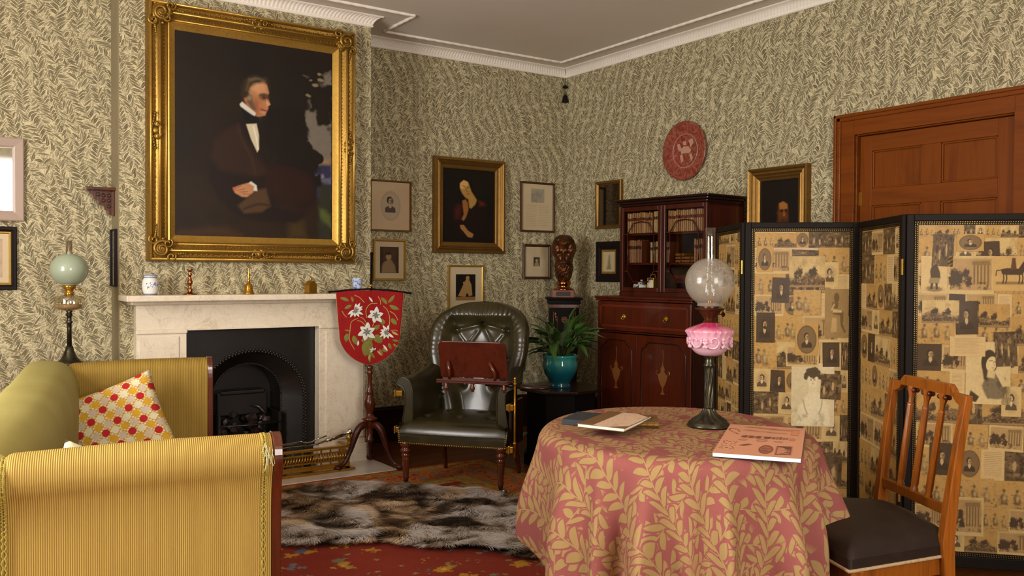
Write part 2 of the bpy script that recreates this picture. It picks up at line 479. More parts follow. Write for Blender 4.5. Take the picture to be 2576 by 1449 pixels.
M['bronze'] = Mat('bronze', '#4b2912', rough=0.34, metal=0.55); (_c, _v) = coords(); M['bronze'].col(mixc(step(noise(_v, 12, 3) - .5, .4), '#6a3a14', '#2a160a')); M['bronze'] = M['bronze'].m
M['pewter'] = mottled('antique_pewter', '#55503f', '#2c2a22', 30, rough=0.3, metal=0.85)
M['pink'] = Mat('pink_opal_glass', '#e0a0b4', rough=0.15, coat=0.5)
(_c, _v) = coords(); M['pink'].col(ramp(_c[2] + noise(_v, 30, 2) * 0.02, [(0.30, '#c39aa8'), (0.350, '#cc93a6'), (0.374, '#b2305c')])); M['pink'] = M['pink'].m
def frosted(name, col, alpha, rough):
    m = bpy.data.materials.new(name); m.use_nodes = True; nt = m.node_tree; nt.nodes.clear(); X.nt = nt
    out = nt.nodes.new('ShaderNodeOutputMaterial'); mix = nt.nodes.new('ShaderNodeMixShader'); tr = nt.nodes.new('ShaderNodeBsdfTransparent')
    p = nt.nodes.new('ShaderNodeBsdfPrincipled'); p.inputs['Base Color'].default_value = rgba(col); p.inputs['Roughness'].default_value = rough
    p.inputs['Coat Weight'].default_value = 0.5; p.inputs['Coat Roughness'].default_value = 0.06
    c, v = coords()
    if name.startswith('etched'):
        n = noise(v, 16, 3, 0.6, 1.4); z = step(ab(c[2] - 0.555) * -1.0 + 0.045, 0.02)
        f = cl(step(0.028 - ab(n - 0.5), 0.02) * z * 0.3 + alpha)
        nt.links.new(f.k, mix.inputs[0])
        dk = mixc(step(0.028 - ab(n - 0.5), 0.02) * z * 0.8, col, '#6a5c50'); nt.links.new(dk, p.inputs['Base Color'])
    else: mix.inputs[0].default_value = alpha
    nt.links.new(tr.outputs[0], mix.inputs[1]); nt.links.new(p.outputs[0], mix.inputs[2]); nt.links.new(mix.outputs[0], out.inputs[0])
    return m
M['globe'] = frosted('etched_globe_glass', '#a39a8c', 0.44, 0.22)
M['globe_green'] = frosted('sea_green_globe_glass', '#9aa58d', 0.90, 0.4)
def clear(name, tint='#ffffff', refl=0.10, rough=0.02):
    m = bpy.data.materials.new(name); m.use_nodes = True; nt = m.node_tree; nt.nodes.clear(); X.nt = nt
    out = nt.nodes.new('ShaderNodeOutputMaterial'); mix = nt.nodes.new('ShaderNodeMixShader'); tr = nt.nodes.new('ShaderNodeBsdfTransparent')
    gl = nt.nodes.new('ShaderNodeBsdfGlossy'); gl.inputs['Roughness'].default_value = rough; tr.inputs[0].default_value = rgba(tint)
    fr = nt.nodes.new('ShaderNodeLayerWeight'); fr.inputs[0].default_value = 0.5
    f = cl(pw(X(fr.outputs['Facing']), 4.0) * 0.7 + (refl + 0.04)); nt.links.new(f.k, mix.inputs[0])
    nt.links.new(tr.outputs[0], mix.inputs[1]); nt.links.new(gl.outputs[0], mix.inputs[2]); nt.links.new(mix.outputs[0], out.inputs[0])
    return m
M['glass'] = clear('clear_glass', '#f8f7f2', 0.03)
M['fontglass'] = clear('font_glass', '#e9e2d2', 0.16, 0.06)
M['pane'] = clear('cabinet_glass', '#fbfaf6', -0.02)
M['picglass'] = clear('picture_glass', '#ffffff', 0.0)
M['mirror'] = simple('silvered_mirror', '#d8dcdc', rough=0.03, metal=1.0)
M['mirror_dark'] = simple('dark_mirror', '#6a5f54', rough=0.05, metal=1.0)
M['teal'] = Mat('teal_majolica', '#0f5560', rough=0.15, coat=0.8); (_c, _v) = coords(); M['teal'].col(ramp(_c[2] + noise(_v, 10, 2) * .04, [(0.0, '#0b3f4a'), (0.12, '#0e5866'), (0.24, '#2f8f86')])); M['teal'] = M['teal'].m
M['leaf'] = Mat('plant_leaf', '#2f4a1c', rough=0.4, coat=0.2); (_c, _v) = coords(); M['leaf'].col(mixc(noise(_v, 18, 2), '#27421a', '#47672c')); M['leaf'] = M['leaf'].m
M['stem'] = simple('plant_stem', '#5c6a34', rough=0.5)
M['soil'] = mottled('soil', '#20150d', '#100a06', 40, rough=0.95)
def delft(name, base, blue, scale):
    m = Mat(name, base, rough=0.12, coat=0.6); c, v = coords(); n = noise(v, scale, 2, 0.5, 1.0)
    m.col(mixc(step(n - 0.55, 0.06), base, blue)); return m.m
M['delft'] = simple('white_glaze', '#dcd9d2', rough=0.12, coat=0.6)
M['delft_blue'] = simple('cobalt_glaze', '#39549c', rough=0.12, coat=0.6)
M['blue_cup'] = delft('blue_patterned_glaze', '#b9c3d8', '#4a66aa', 70)
M['teaglaze'] = delft('willow_china', '#c9cdd0', '#2a3146', 40)
M['copper'] = simple('copper', '#a8683c', rough=0.2, metal=1.0)
M['redcloth'] = mottled('red_woven_cloth', '#7a0f0e', '#8c1616', 60, 0.0004, rough=0.85, spec=0.2)
M['maroon'] = Mat('ruby_lustre', '#7b2a20', rough=0.25, coat=0.6)
(_c, _v) = coords(); _n = noise(_v, 26, 3, 0.6, 1.6); M['maroon'].col(mixc(step(_n - 0.5, 0.08), '#7c3024', '#915040')); M['maroon'] = M['maroon'].m
M['plate_fig'] = simple('plate_pale_lustre', '#b98a76', rough=0.25, coat=0.6)
M['velvet'] = mottled('dark_brown_horsehair', '#2a1e18', '#1d1511', 20, rough=0.5, spec=0.35)
M['piping'] = mottled('pale_braid', '#b9a183', '#94784f', 150, 0.001, rough=0.8)
M['braid'] = mottled('gold_green_braid', '#b99a3c', '#6f6a2c', 160, 0.001, rough=0.8)
M['fringe'] = simple('pale_thread', '#b9b58c', rough=0.8)
M['silk'] = simple('white_silk', '#cfc7a6', rough=0.5)
M['inlay'] = simple('boxwood_inlay', '#744620', rough=0.3, coat=0.2)
M['inlay_red'] = simple('crossbanding', '#5a200e', rough=0.3, coat=0.2)
M['black'] = simple('ebonised_wood', '#0f0b0a', rough=0.55, spec=0.1)
M['paper'] = simple('page_edges', '#e2dcc8', rough=0.8)
M['tan'] = simple('brown_calf', '#6b4a26', rough=0.5)
M['darkblue'] = simple('dark_slate_cloth', '#262b35', rough=0.45)
M['pot_shadow'] = M['soil']
# ------------------------------------------------------------------ the room
XR, YW, YB, ZC = 4.78, 6.13, 5.65, 3.07
XB0, XB1, YL = 1.06, 2.69, 5.86
XL, YR = -1.70, -1.70
# floor: joist slab and separate boards
fl_ = structure('floor', B().span((XL, YR, -0.06), (XR + 0.1, YW + 0.1, -0.021)), M['darkwood'])
pw_ = 0.148
bme = B().span((0, 0.0015, -0.02), (XR - XL, pw_ - 0.0015, 0.0)).mesh('board', M['boards'])
for i in range(int((YW - YR) / pw_) + 1):
    share('plank', bme, fl_, (XL, YR + i * pw_, 0))
structure('ceiling', B().span((XL, YR, ZC), (XR, YW, ZC + 0.1)), M['ceiling'])
# walls
b = B().span((XB1 - 0.3, YW, 0), (XR + 0.1, YW + 0.1, ZC)); structure('wall_back', b, M['wall_x'])
b = B().span((XL, YL, 0), (XB0 + 0.1, YL + 0.1, ZC)); structure('wall_back_left', b, M['wall_x'])
DY0, DY1, DZ = 2.315, 3.265, 2.152
b = B().span((XR, DY1, 0), (XR + 0.1, YW, ZC)).span((XR, YR, 0), (XR + 0.1, DY0, ZC)).span((XR, DY0, DZ), (XR + 0.1, DY1, ZC))
structure('wall_right', b, M['wall_y'])
# rear and left walls with their windows (behind and beside the camera)
b = B().span((XL, YR - 0.1, 0), (0.25, YR, ZC)).span((1.65, YR - 0.1, 0), (XR, YR, ZC)).span((0.25, YR - 0.1, 0), (1.65, YR, 0.8)).span((0.25, YR - 0.1, 2.8), (1.65, YR, ZC))
structure('wall_rear', b, M['wall_x'])
b = B().span((XL - 0.1, YR, 0), (XL, 1.95, ZC)).span((XL - 0.1, 3.55, 0), (XL, YL, ZC)).span((XL - 0.1, 1.95, 0), (XL, 3.55, 0.75)).span((XL - 0.1, 1.95, 2.75), (XL, 3.55, ZC))
structure('wall_left', b, M['wall_y'])
for nm, horiz, lo, hi, z0, z1, p in (('window_1', 0, 0.25, 1.65, 0.8, 2.8, YR), ('window_2', 1, 1.95, 3.55, 0.75, 2.75, XL)):
    b = B()
    def bar(a0, a1, c0, c1, t=0.05):
        if horiz == 0: b.span((a0, p - 0.08, c0), (a1, p - 0.08 + t, c1))
        else: b.span((p - 0.08, a0, c0), (p - 0.08 + t, a1, c1))
    bar(lo, lo + .06, z0, z1); bar(hi - .06, hi, z0, z1); bar(lo, hi, z0, z0 + .06); bar(lo, hi, z1 - .06, z1); bar(lo, hi, (z0 + z1) / 2 - .025, (z0 + z1) / 2 + .025)
    bar((lo + hi) / 2 - .012, (lo + hi) / 2 + .012, z0, z1, .03)
    structure(nm, b, M['plaster'])
# chimney breast, hollow behind the fire opening
FX0, FX1, FZ = 1.425, 2.28, 0.943
b = B()
b.span((XB0, YB, 0), (FX0 - 0.01, YW + 0.05, ZC)).span((FX1 + 0.01, YB, 0), (XB1, YW + 0.05, ZC)).span((FX0 - 0.01, YB, FZ + 0.01), (FX1 + 0.01, YW + 0.05, ZC)).span((FX0, YB + 0.40, 0), (FX1, YW, FZ))
structure('wall_chimney_breast', b, M['wall_x'])
# thin sheet on the breast's left return, its shade painted in as khaki
structure('breast_return_shade', B().span((XB0 - 0.006, YB - 0.0, 0), (XB0, YL, ZC - 0.08)), mottled('return_shade_khaki', '#8c7f62', '#817556', 5, rough=0.8))
# baseboards
b = B().span((XB1, YW - 0.025, 0), (XR, YW, 0.27)).span((XB1, YW - 0.032, 0.24), (XR, YW, 0.258)); structure('baseboard_back', b, M['skirt'], bev=0.004)
b = B().span((XR - 0.025, DY1 + 0.13, 0), (XR, YW, 0.27)).span((XR - 0.032, DY1 + 0.13, 0.24), (XR, YW, 0.258)); structure('baseboard_right', b, M['skirt'], bev=0.004)
b = B().span((XB1, YB, 0), (XB1 + 0.02, YW, 0.27)); structure('baseboard_breast', b, M['skirt'])
b = B().span((XL, YL - 0.025, 0), (XB0, YL, 0.27)); structure('baseboard_left', b, M['skirt'])

# cornice: a fluted cove mitred round the wall line, and a ribbon bead on the ceiling
def offset_path(path, d):
    """offset an open polyline (room on its right side when walking) inwards by d"""
    out = []
    n = len(path)
    for i, p in enumerate(path):
        dirs = []
        if i > 0: dirs.append((path[i] - path[i - 1]).normalized())
        if i < n - 1: dirs.append((path[i + 1] - path[i]).normalized())
        nm = [Vector((q.y, -q.x)) for q in dirs]
        if len(nm) == 1: out.append(p + nm[0] * d)
        else:
            s_ = nm[0] + nm[1]; out.append(p + s_ * (d / max(0.2, s_.dot(nm[0]))))
    return out
wl = [Vector(q) for q in ((XL, YL), (XB0, YL), (XB0, YB), (XB1, YB), (XB1, YW), (XR, YW), (XR, YR))]
prof = [(0.0, -0.070), (0.010, -0.070), (0.012, -0.058), (0.004, -0.054), (0.012, -0.050), (0.018, -0.036), (0.032, -0.020), (0.052, -0.008), (0.066, -0.006), (0.068, 0.0)]
corn = bpy.data.objects.new('trim_2', None)
segs = []
b = B()
for k in range(len(wl) - 1):
    L = (wl[k + 1] - wl[k]).length; nseg = max(2, int(L / 0.0065))
    P0 = [offset_path(wl, d) for d, z in prof]
    def f(u, v, k=k):
        j = round(v * (len(prof) - 1)); a, c = P0[j][k], P0[j][k + 1]
        p = a.lerp(c, u)
        s_ = u * L; g = 0.0
        if 4 <= j <= 7:
            g = 0.0045 * (0.5 + 0.5 * math.cos(s_ / 0.026 * 2 * PI)) * (1 if 5 <= j <= 6 else 0.6)
        q = (wl[k + 1] - wl[k]).normalized(); nn = Vector((q.y, -q.x))
        p = p - nn * g
        return (p.x, p.y, ZC + prof[j][1] + g * 0.8)
    b.grid(f, nseg, len(prof))
structure('trim_2', b, M['plaster'], smooth=True)
bp = offset_path(wl, 0.225)
b = B()
for k in range(len(bp) - 1):
    a, c = bp[k], bp[k + 1]; L = (c - a).length; n = max(3, int(L / 0.012))
    pts = []; rr = []
    for i in range(n + 1):
        p = a.lerp(c, i / n); pts.append((p.x, p.y, ZC - 0.004)); ph = (i / n * L) % 0.085 / 0.085
        rr.append(0.0085 + 0.004 * max(0.0, math.sin(PI * ph)) ** 0.5 if ph > 0.03 else 0.0075)
    b.tube(pts, rr, 8)
structure('trim_3', b, M['plaster'], smooth=True)

# door in the right wall
b = B()
def arch_prof(o): return o
AW = 0.125
for (y0, y1, z0, z1) in ((DY1 - 0.005, DY1 + AW, 0, DZ + AW - 0.005), (DY0 - AW, DY0 + 0.005, 0, DZ + AW - 0.005), (DY0, DY1, DZ - 0.005, DZ + AW - 0.005)):
    b.span((XR - 0.022, y0, z0), (XR, y1, z1))
structure('trim_4', b, M['doorwood_h'], bev=0.002)
b = B()
o_ = DY1 + AW; o2 = DY0 - AW; zt = DZ + AW
for (w, h) in ((0.020, 0.046), (0.042, 0.034)):
    b.span((XR - h, o_ - w, 0), (XR, o_, zt)).span((XR - h, o2, 0), (XR, o2 + w, zt)).span((XR - h, o2, zt - w), (XR, o_, zt))
structure('trim_5', b, M['doorwood_h'], bev=0.005)
b = B().span((XR, DY1 - 0.012, 0), (XR + 0.09, DY1, DZ)).span((XR, DY0, 0), (XR + 0.09, DY0 + 0.012, DZ)).span((XR, DY0, DZ - 0.012), (XR + 0.09, DY1, DZ))
structure('trim_6', b, M['doorwood_h'], bev=0.003)
structure('door_light_blocker', B().span((XR + 0.10, DY0 - 0.1, 0), (XR + 0.12, DY1 + 0.1, DZ + 0.1)), M['darkwood'])  # added slab, unseen, stops light leaking in around the door
door = thing('door_1', None, None, (XR + 0.03, 0, 0)); door['kind'] = 'structure'
D0, D1 = DY0 + 0.014, DY1 - 0.014
ys = [D0, 2.428, 2.742, 2.856, 3.172, D1]
zs = [0.006, 0.23, 0.78, 0.95, 1.716, 1.818, 2.045, DZ - 0.014]
for (a, c) in ((ys[0], ys[1]), (ys[4], ys[5])): obj('stile', B().span((0, a, zs[0]), (0.045, c, zs[-1])), M['doorwood'], door, bev=0.002)
for (a, c) in ((zs[0], zs[1]), (zs[2], zs[3]), (zs[4], zs[5]), (zs[6], zs[7])): obj('rail', B().span((0.0, ys[1], a), (0.045, ys[4], c)), M['doorwood_h'], door, bev=0.002)
for (a, c) in ((zs[1], zs[2]), (zs[3], zs[4]), (zs[5], zs[6])): obj('muntin', B().span((0.0, ys[2], a), (0.045, ys[3], c)), M['doorwood'], door, bev=0.002)
for (y0, y1) in ((ys[1], ys[2]), (ys[3], ys[4])):
    for (a, c) in ((zs[1], zs[2]), (zs[3], zs[4]), (zs[5], zs[6])):
        pn = obj('panel', B().span((0.016, y0, a), (0.03, y1, c)), M['doorwood'], door)
        bb = B(); t = 0.011
        bb.span((0.004, y0, a), (0.018, y0 + t, c)).span((0.004, y1 - t, a), (0.018, y1, c)).span((0.004, y0, a), (0.018, y1, a + t)).span((0.004, y0, c - t), (0.018, y1, c))
        obj('moulding', bb, M['doorwood'], pn, bev=0.004)
hg = obj('hinge', B().span((-0.006, D1 - 0.02, 1.72), (0.004, D1 + 0.004, 1.80)).span((-0.006, D1 - 0.02, 0.35), (0.004, D1 + 0.004, 0.43)), M['brass'], door)
# ------------------------------------------------------------------ fireplace
fp = thing('fireplace_surround', 'cream veined marble chimneypiece under the large gilt-framed portrait', 'fireplace', (1.87, YB, 0))
MX0, MX1 = 1.137 - 1.87, 2.612 - 1.87
def fs(x): return x - 1.87
sh = B().span((fs(1.052), -0.245, 1.122), (fs(2.675), 0.0, 1.158)); obj('shelf', sh, M['marble'], fp, bev=0.006)
obj('bed_moulding', B().span((fs(1.10), -0.12, 1.098), (fs(2.645), 0.0, 1.122)), M['marble'], fp, bev=0.008)
obj('frieze', B().span((MX0, -0.08, 0.943), (MX1, 0.0, 1.10)).span((fs(FX0) - 0.012, -0.088, 0.938), (fs(FX1) + 0.012, -0.07, 0.95)), M['marble'], fp, bev=0.003)
for (a, c) in ((MX0, fs(FX0)), (fs(FX1), MX1)):
    j = obj('jamb', B().span((a, -0.08, 0.13), (c, 0.0, 0.943)), M['marble'], fp, bev=0.003)
    w = 0.05 if a > 0 else 0.0
    i0, i1 = (a + 0.045, c - 0.012) if a > 0 else (a + 0.012, c - 0.045)
    obj('capital_moulding', B().span((a - 0.004, -0.094, 0.922), (c + 0.004, -0.07, 0.950)), M['marble'], j, bev=0.007)
    obj('raised_panel', B().span((i0, -0.087, 0.17), (i1, -0.07, 0.905)), M['marble'], j, bev=0.004)
    obj('plinth', B().span((a - 0.012, -0.098, 0.0), (c + 0.012, 0.0, 0.13)), M['marble'], j, bev=0.006)
hs = thing('hearthstone', 'pale marble hearth slab in front of the fireplace', 'hearth', (1.87, YB, 0))
obj('slab', B().span((fs(1.05), -0.479, 0.0), (fs(2.66), -0.082, 0.012)), M['hearth'], hs, bev=0.002)
obj('back_hearth', B().span((fs(FX0) + .002, -0.082, 0.0), (fs(FX1) - .002, 0.30, 0.012)), M['iron'], hs)

gr = thing('fire_grate', 'black cast iron arched register grate filled with coal', 'grate', (1.860, YB + 0.005, 0.012))
def arch_pts(r, zc, n=40, base=0.0, sq=1.0):
    pts = [(-r, base)] + [(-r * math.cos(PI * i / n), zc + r * sq * math.sin(PI * i / n)) for i in range(n + 1)] + [(r, base)]
    return pts
ZA = 0.455
# front plate with the arched hole
b = B(); n = 40
R1 = 0.352; ap = [(-R1 * math.cos(PI * i / n), ZA + R1 * 0.93 * math.sin(PI * i / n)) for i in range(n + 1)]
x0, x1, zt = fs(FX0) + 0.012, fs(FX1) + 0.008, FZ - 0.014
x0, x1, zt = FX0 - 1.86 - 0.009, FX1 - 1.86 + 0.009, FZ - 0.003
ou = []
for (x, z) in ap:
    t = math.atan2(z - ZA, x); 
    c_, s_ = math.cos(t), math.sin(t)
    k = min((x1 / c_) if c_ > 1e-6 else 1e9, (x0 / c_) if c_ < -1e-6 else 1e9, ((zt - ZA) / s_) if s_ > 1e-6 else 1e9)
    ou.append((c_ * k, ZA + s_ * k))
for y in (0.0, 0.012):
    vs = [(x, y, z) for x, z in ap] + [(x, y, z) for x, z in ou]
    b.add(vs, [(i, i + 1, n + 2 + i, n + 1 + i) for i in range(n)])
b.span((x0, 0, 0), (-R1, 0.012, ZA)).span((R1, 0, 0), (x1, 0.012, ZA)).span((x0, 0, ZA), (x0 + .01, .012, zt)).span((x1 - .01, 0, ZA), (x1, .012, zt))
for sx in (x0, x1):
    pass
b.add([(ou[i][0], 0, ou[i][1]) for i in (0,)] + [(x0, 0, ZA), (x0, 0, zt)], [(0, 1, 2)])
# fill the two upper corners of the plate
for s_ in (-1, 1):
    xx = x0 if s_ < 0 else x1
    cands = [q for q in ou if (q[0] * s_ > 0)]
    side = max([q for q in cands if abs(q[0] - xx) < 1e-4], key=lambda q: q[1]); top = max([q for q in cands if abs(q[1] - zt) < 1e-4], key=lambda q: abs(q[0]))
    b.add([(side[0], 0, side[1]), (top[0], 0, top[1]), (xx, 0, zt)], [(0, 1, 2)])
obj('front_plate', b, M['iron'], gr)
# splayed inner hood between the outer and the inner arch
R2 = 0.222; ZI = 0.470
def hood(u, v):
    t = PI * u
    if v < 0: v = 0
    r = R1 + (R2 - R1) * v; z = ZA + (ZI - ZA) * v
    return (-r * math.cos(t), 0.012 + 0.10 * v, z + r * 0.95 * math.sin(t))
b = B(); b.grid(hood, 41, 5)
for s_ in (-1, 1):
    b.grid(lambda u, v, s_=s_: (s_ * (R1 + (R2 - R1) * v), 0.012 + 0.10 * v, u * (ZA + (ZI - ZA) * v)), 4, 5)
b.grid(lambda u, v: (-R2 + 2 * R2 * u, 0.31, v * 0.72), 3, 3)
b.grid(lambda u, v: (-R2 * math.cos(PI * u), 0.11 + 0.20 * v, ZI + R2 * 0.95 * math.sin(PI * u)), 41, 3)
for s_ in (-1, 1): b.grid(lambda u, v, s_=s_: (s_ * R2, 0.11 + 0.20 * u, v * ZI), 3, 3)
obj('hood', b, M['iron'], gr, smooth=True, auto=40)
def rope(r, zc, sq, y, rad, name, mt, step_=0.022):
    pts = []
    for i in range(int(zc / step_)): pts.append((-r, y, 0.02 + i * step_))
    n = int(PI * r / step_)
    for i in range(n + 1):
        t = PI * i / n; pts.append((-r * math.cos(t), y, zc + r * sq * math.sin(t)))
    for i in range(int(zc / step_)): pts.append((r, y, zc - i * step_))
    b = B(); b.tube(pts, rad * 0.55, 6)
    for i in range(len(pts) - 1):
        p, q = Vector(pts[i]), Vector(pts[i + 1]); d = (q - p).normalized()
        sd = Vector((-d.z, 0, d.x)) if True else d
        c = (p + q) / 2
        for s_ in (-1, 1):
            b.ball(c + sd * (rad * 0.35 * s_) + d * (rad * .3 * s_) + Vector((0, -rad * 0.5, 0)), rad * 0.55, 6, 4)
    o = obj(name, b, mt, gr, smooth=True); return o
rope(R1 - 0.004, ZA, 0.93, -0.002, 0.016, 'outer_rope_moulding', M['iron_b'])
rope(R2 + 0.004, ZI, 0.95, 0.108, 0.008, 'inner_bead_moulding', M['iron_b'], 0.018)
b = B()
for i in range(4): b.tube([(-0.20, 0.04, 0.10 + i * 0.065), (0, -0.0, 0.10 + i * 0.065), (0.20, 0.04, 0.10 + i * 0.065)], 0.006, 6)
obj('bars', b, M['iron'], gr, smooth=True)
obj('basket', B().span((-0.20, 0.06, 0.05), (0.20, 0.30, 0.075)).span((-0.205, 0.05, 0.0), (-0.19, 0.30, 0.36)).span((0.19, 0.05, 0.0), (0.205, 0.30, 0.36)), M['iron'], gr)
obj('back_plate', B().span((-0.17, 0.20, 0.33), (0.17, 0.30, 0.49)).span((-0.15, 0.19, 0.47), (0.15, 0.30, 0.50)), M['iron'], gr, bev=0.01)
obj('damper_flap', B().tube([(0.05, 0.20, 0.40), (0.10, 0.17, 0.385), (0.13, 0.13, 0.34)], 0.012, 8), M['iron_b'], gr, smooth=True)
random.seed(5)
def lump(r, seed):
    rnd = random.Random(seed); bm = bmesh.new(); bmesh.ops.create_icosphere(bm, subdivisions=1, radius=r)
    for v in bm.verts: v.co *= rnd.uniform(0.7, 1.2)
    me = bpy.data.meshes.new('coal_lump'); bm.to_mesh(me); bm.free(); me.materials.append(M['coal']); return me
lumps = [lump(0.036, i) for i in range(5)]
for i in range(58):
    k = i / 58
    x, y = random.uniform(-0.16, 0.16), random.uniform(0.05, 0.26)
    z = 0.10 + 0.26 * k * (1 - (x / 0.22) ** 2 * 0.6)
    sc = random.uniform(0.6, 1.15)
    share('coal_lump', lumps[i % 5], gr, (x, y, z), (random.random() * 6, random.random() * 6, 0), (sc, sc, sc * .8))
o = share('paper_scrap', B().add([(0, 0, 0), (0.035, 0.0, 0), (0.018, 0.01, 0.03), (0.0, 0.02, 0.012)], [(0, 1, 2), (0, 2, 3), (1, 3, 2)]).mesh('paper_scrap', M['delft']), gr, (0.10, -0.02, 0.225), (0, 0, 0), (.8, .8, .8))

# brass fender
fd = thing('brass_fender', 'low brass fender with slanting fluted rails standing on the hearth', 'fender', (1.87, 5.34, 0.012))
FL_, FR_, FD_ = -0.62, 0.52, 0.16
def frun(z, dz, t, name, mt, out=0.0, bev=0.002):
    b = B(); b.span((FL_ - out, -t / 2 - out, z), (FR_ + out, t / 2 - out * 0, z + dz)).span((FR_ - t / 2, -t/2, z), (FR_ + t / 2 + out, FD_, z + dz)).span((FL_ - t / 2 - out, -t/2, z), (FL_ + t / 2, FD_, z + dz))
    return obj(name, b, mt, fd, bev=bev)
frun(0.0, 0.016, 0.05, 'base_plate', M['brass'], 0.012)
frun(0.022, 0.030, 0.012, 'lower_band', M['brass'])
frun(0.066, 0.010, 0.014, 'lower_rail', M['brass'])
frun(0.118, 0.010, 0.014, 'upper_rail', M['brass'])
frun(0.146, 0.018, 0.022, 'top_rail', M['brass'], 0.004, 0.005)
b = B()
n = 62
for i in range(n):
    x = FL_ + (FR_ - FL_) * (i + 0.5) / n
    b.tube([(x - 0.010, 0, 0.076), (x, -0.012, 0.095), (x + 0.008, 0, 0.118)], 0.0062, 6)
for i in range(9):
    y = FD_ * (i + 0.5) / 9; b.tube([(FR_, y - .006, 0.076), (FR_ + 0.010, y, 0.095), (FR_, y + .006, 0.118)], 0.006, 6)
fl2 = obj('slanting_flutes', b, M['brass'], fd, smooth=True); fl2['kind'] = 'stuff'
b = B()
for i in range(19):
    x = FL_ + (FR_ - FL_) * i / 18
    b.span((x - .004, -.004, .128), (x + .004, .004, .146)).span((x - .004, -.004, .050), (x + .004, .004, .066))
o = obj('spacers', b, M['brass'], fd); o['kind'] = 'stuff'
for s_ in (FL_, FR_): obj('corner_knob', B().lathe([(0.012, 0.0), (0.014, .01), (0.008, .02), (0.016, 0.035), (0.017, 0.05), (0.010, 0.062), (0.003, 0.07)], 14), M['brass'], fd, smooth=True, loc=(s_, 0, 0.164))
# fire irons
pk = thing('poker', 'bright steel fire iron with a turned knob lying on the fender rail', 'fire iron', (2.20, 5.36, 0.188))
def turned_along(p0, p1, prof, seg=14):
    p0, p1 = Vector(p0), Vector(p1); d = (p1 - p0); L = d.length; q = d.to_track_quat('Z', 'Y').to_matrix()
    b = B(); b.lathe([(r, t * L) for t, r in prof], seg, M=q); b.v = [tuple(Vector(v) + p0) for v in b.v]; return b
P0, P1 = (-0.02, 0.03, 0.0), (0.235, 0.04, 0.060)
obj('handle', turned_along(P0, P1, [(q_[0], q_[1] * 1.35) for q_ in [(0, .004), (.3, .005), (.31, .010), (.36, .006), (.40, .012), (.45, .007), (.50, .011), (.52, .011), (.75, .011), (.77, .006), (.80, .014), (.84, .007), (.87, .016), (.91, .012), (.93, .018), (.97, .021), (1.0, .012)]]), M['steel'], pk, smooth=True)
obj('shaft', B().tube([(-0.50, 0.03, -0.003), (-0.30, 0.03, -0.002), P0], 0.005, 8), M['steel'], pk, smooth=True)
tg = thing('fire_tongs', 'steel fire tongs with a looped bow resting behind the poker on the fender', 'fire iron', (2.14, 5.40, 0.19))
obj('bow', B().tube([(0.0 + 0.045 * math.sin(t), 0.02, 0.010 + 0.014 * (1 - math.cos(t))) for t in [PI * i / 9 - PI / 2 for i in range(10)]], 0.005, 8), M['steel'], tg, smooth=True)
obj('arms', B().tube([(-0.045, 0.02, 0.02), (-0.45, 0.03, 0.0)], 0.004, 6).tube([(-0.045, 0.02, 0.01), (-0.45, 0.05, 0.0)], 0.004, 6).tube([(0.04, .02, .02), (0.13, .022, .042)], .005, 6), M['steel'], tg, smooth=True)
# ------------------------------------------------------------------ painting with numpy onto fine meshes
def L3(c): return np.array(lin(c))
_noise_cache = {}
def vnoise(x, y, seed=0, oct=4, rough=0.55):
    rs = np.random.RandomState(seed); out = np.zeros_like(x); amp = 1; tot = 0; f = 1.0
    for o in range(oct):
        g = rs.rand(64, 64); xi = x * f; yi = y * f
        x0 = np.floor(xi).astype(int); y0 = np.floor(yi).astype(int); fx = xi - x0; fy = yi - y0
        fx = fx * fx * (3 - 2 * fx); fy = fy * fy * (3 - 2 * fy)
        a = g[y0 % 64, x0 % 64]; b = g[y0 % 64, (x0 + 1) % 64]; c = g[(y0 + 1) % 64, x0 % 64]; d = g[(y0 + 1) % 64, (x0 + 1) % 64]
        out += amp * ((a * (1 - fx) + b * fx) * (1 - fy) + (c * (1 - fx) + d * fx) * fy); tot += amp; amp *= rough; f *= 2
    return out / tot

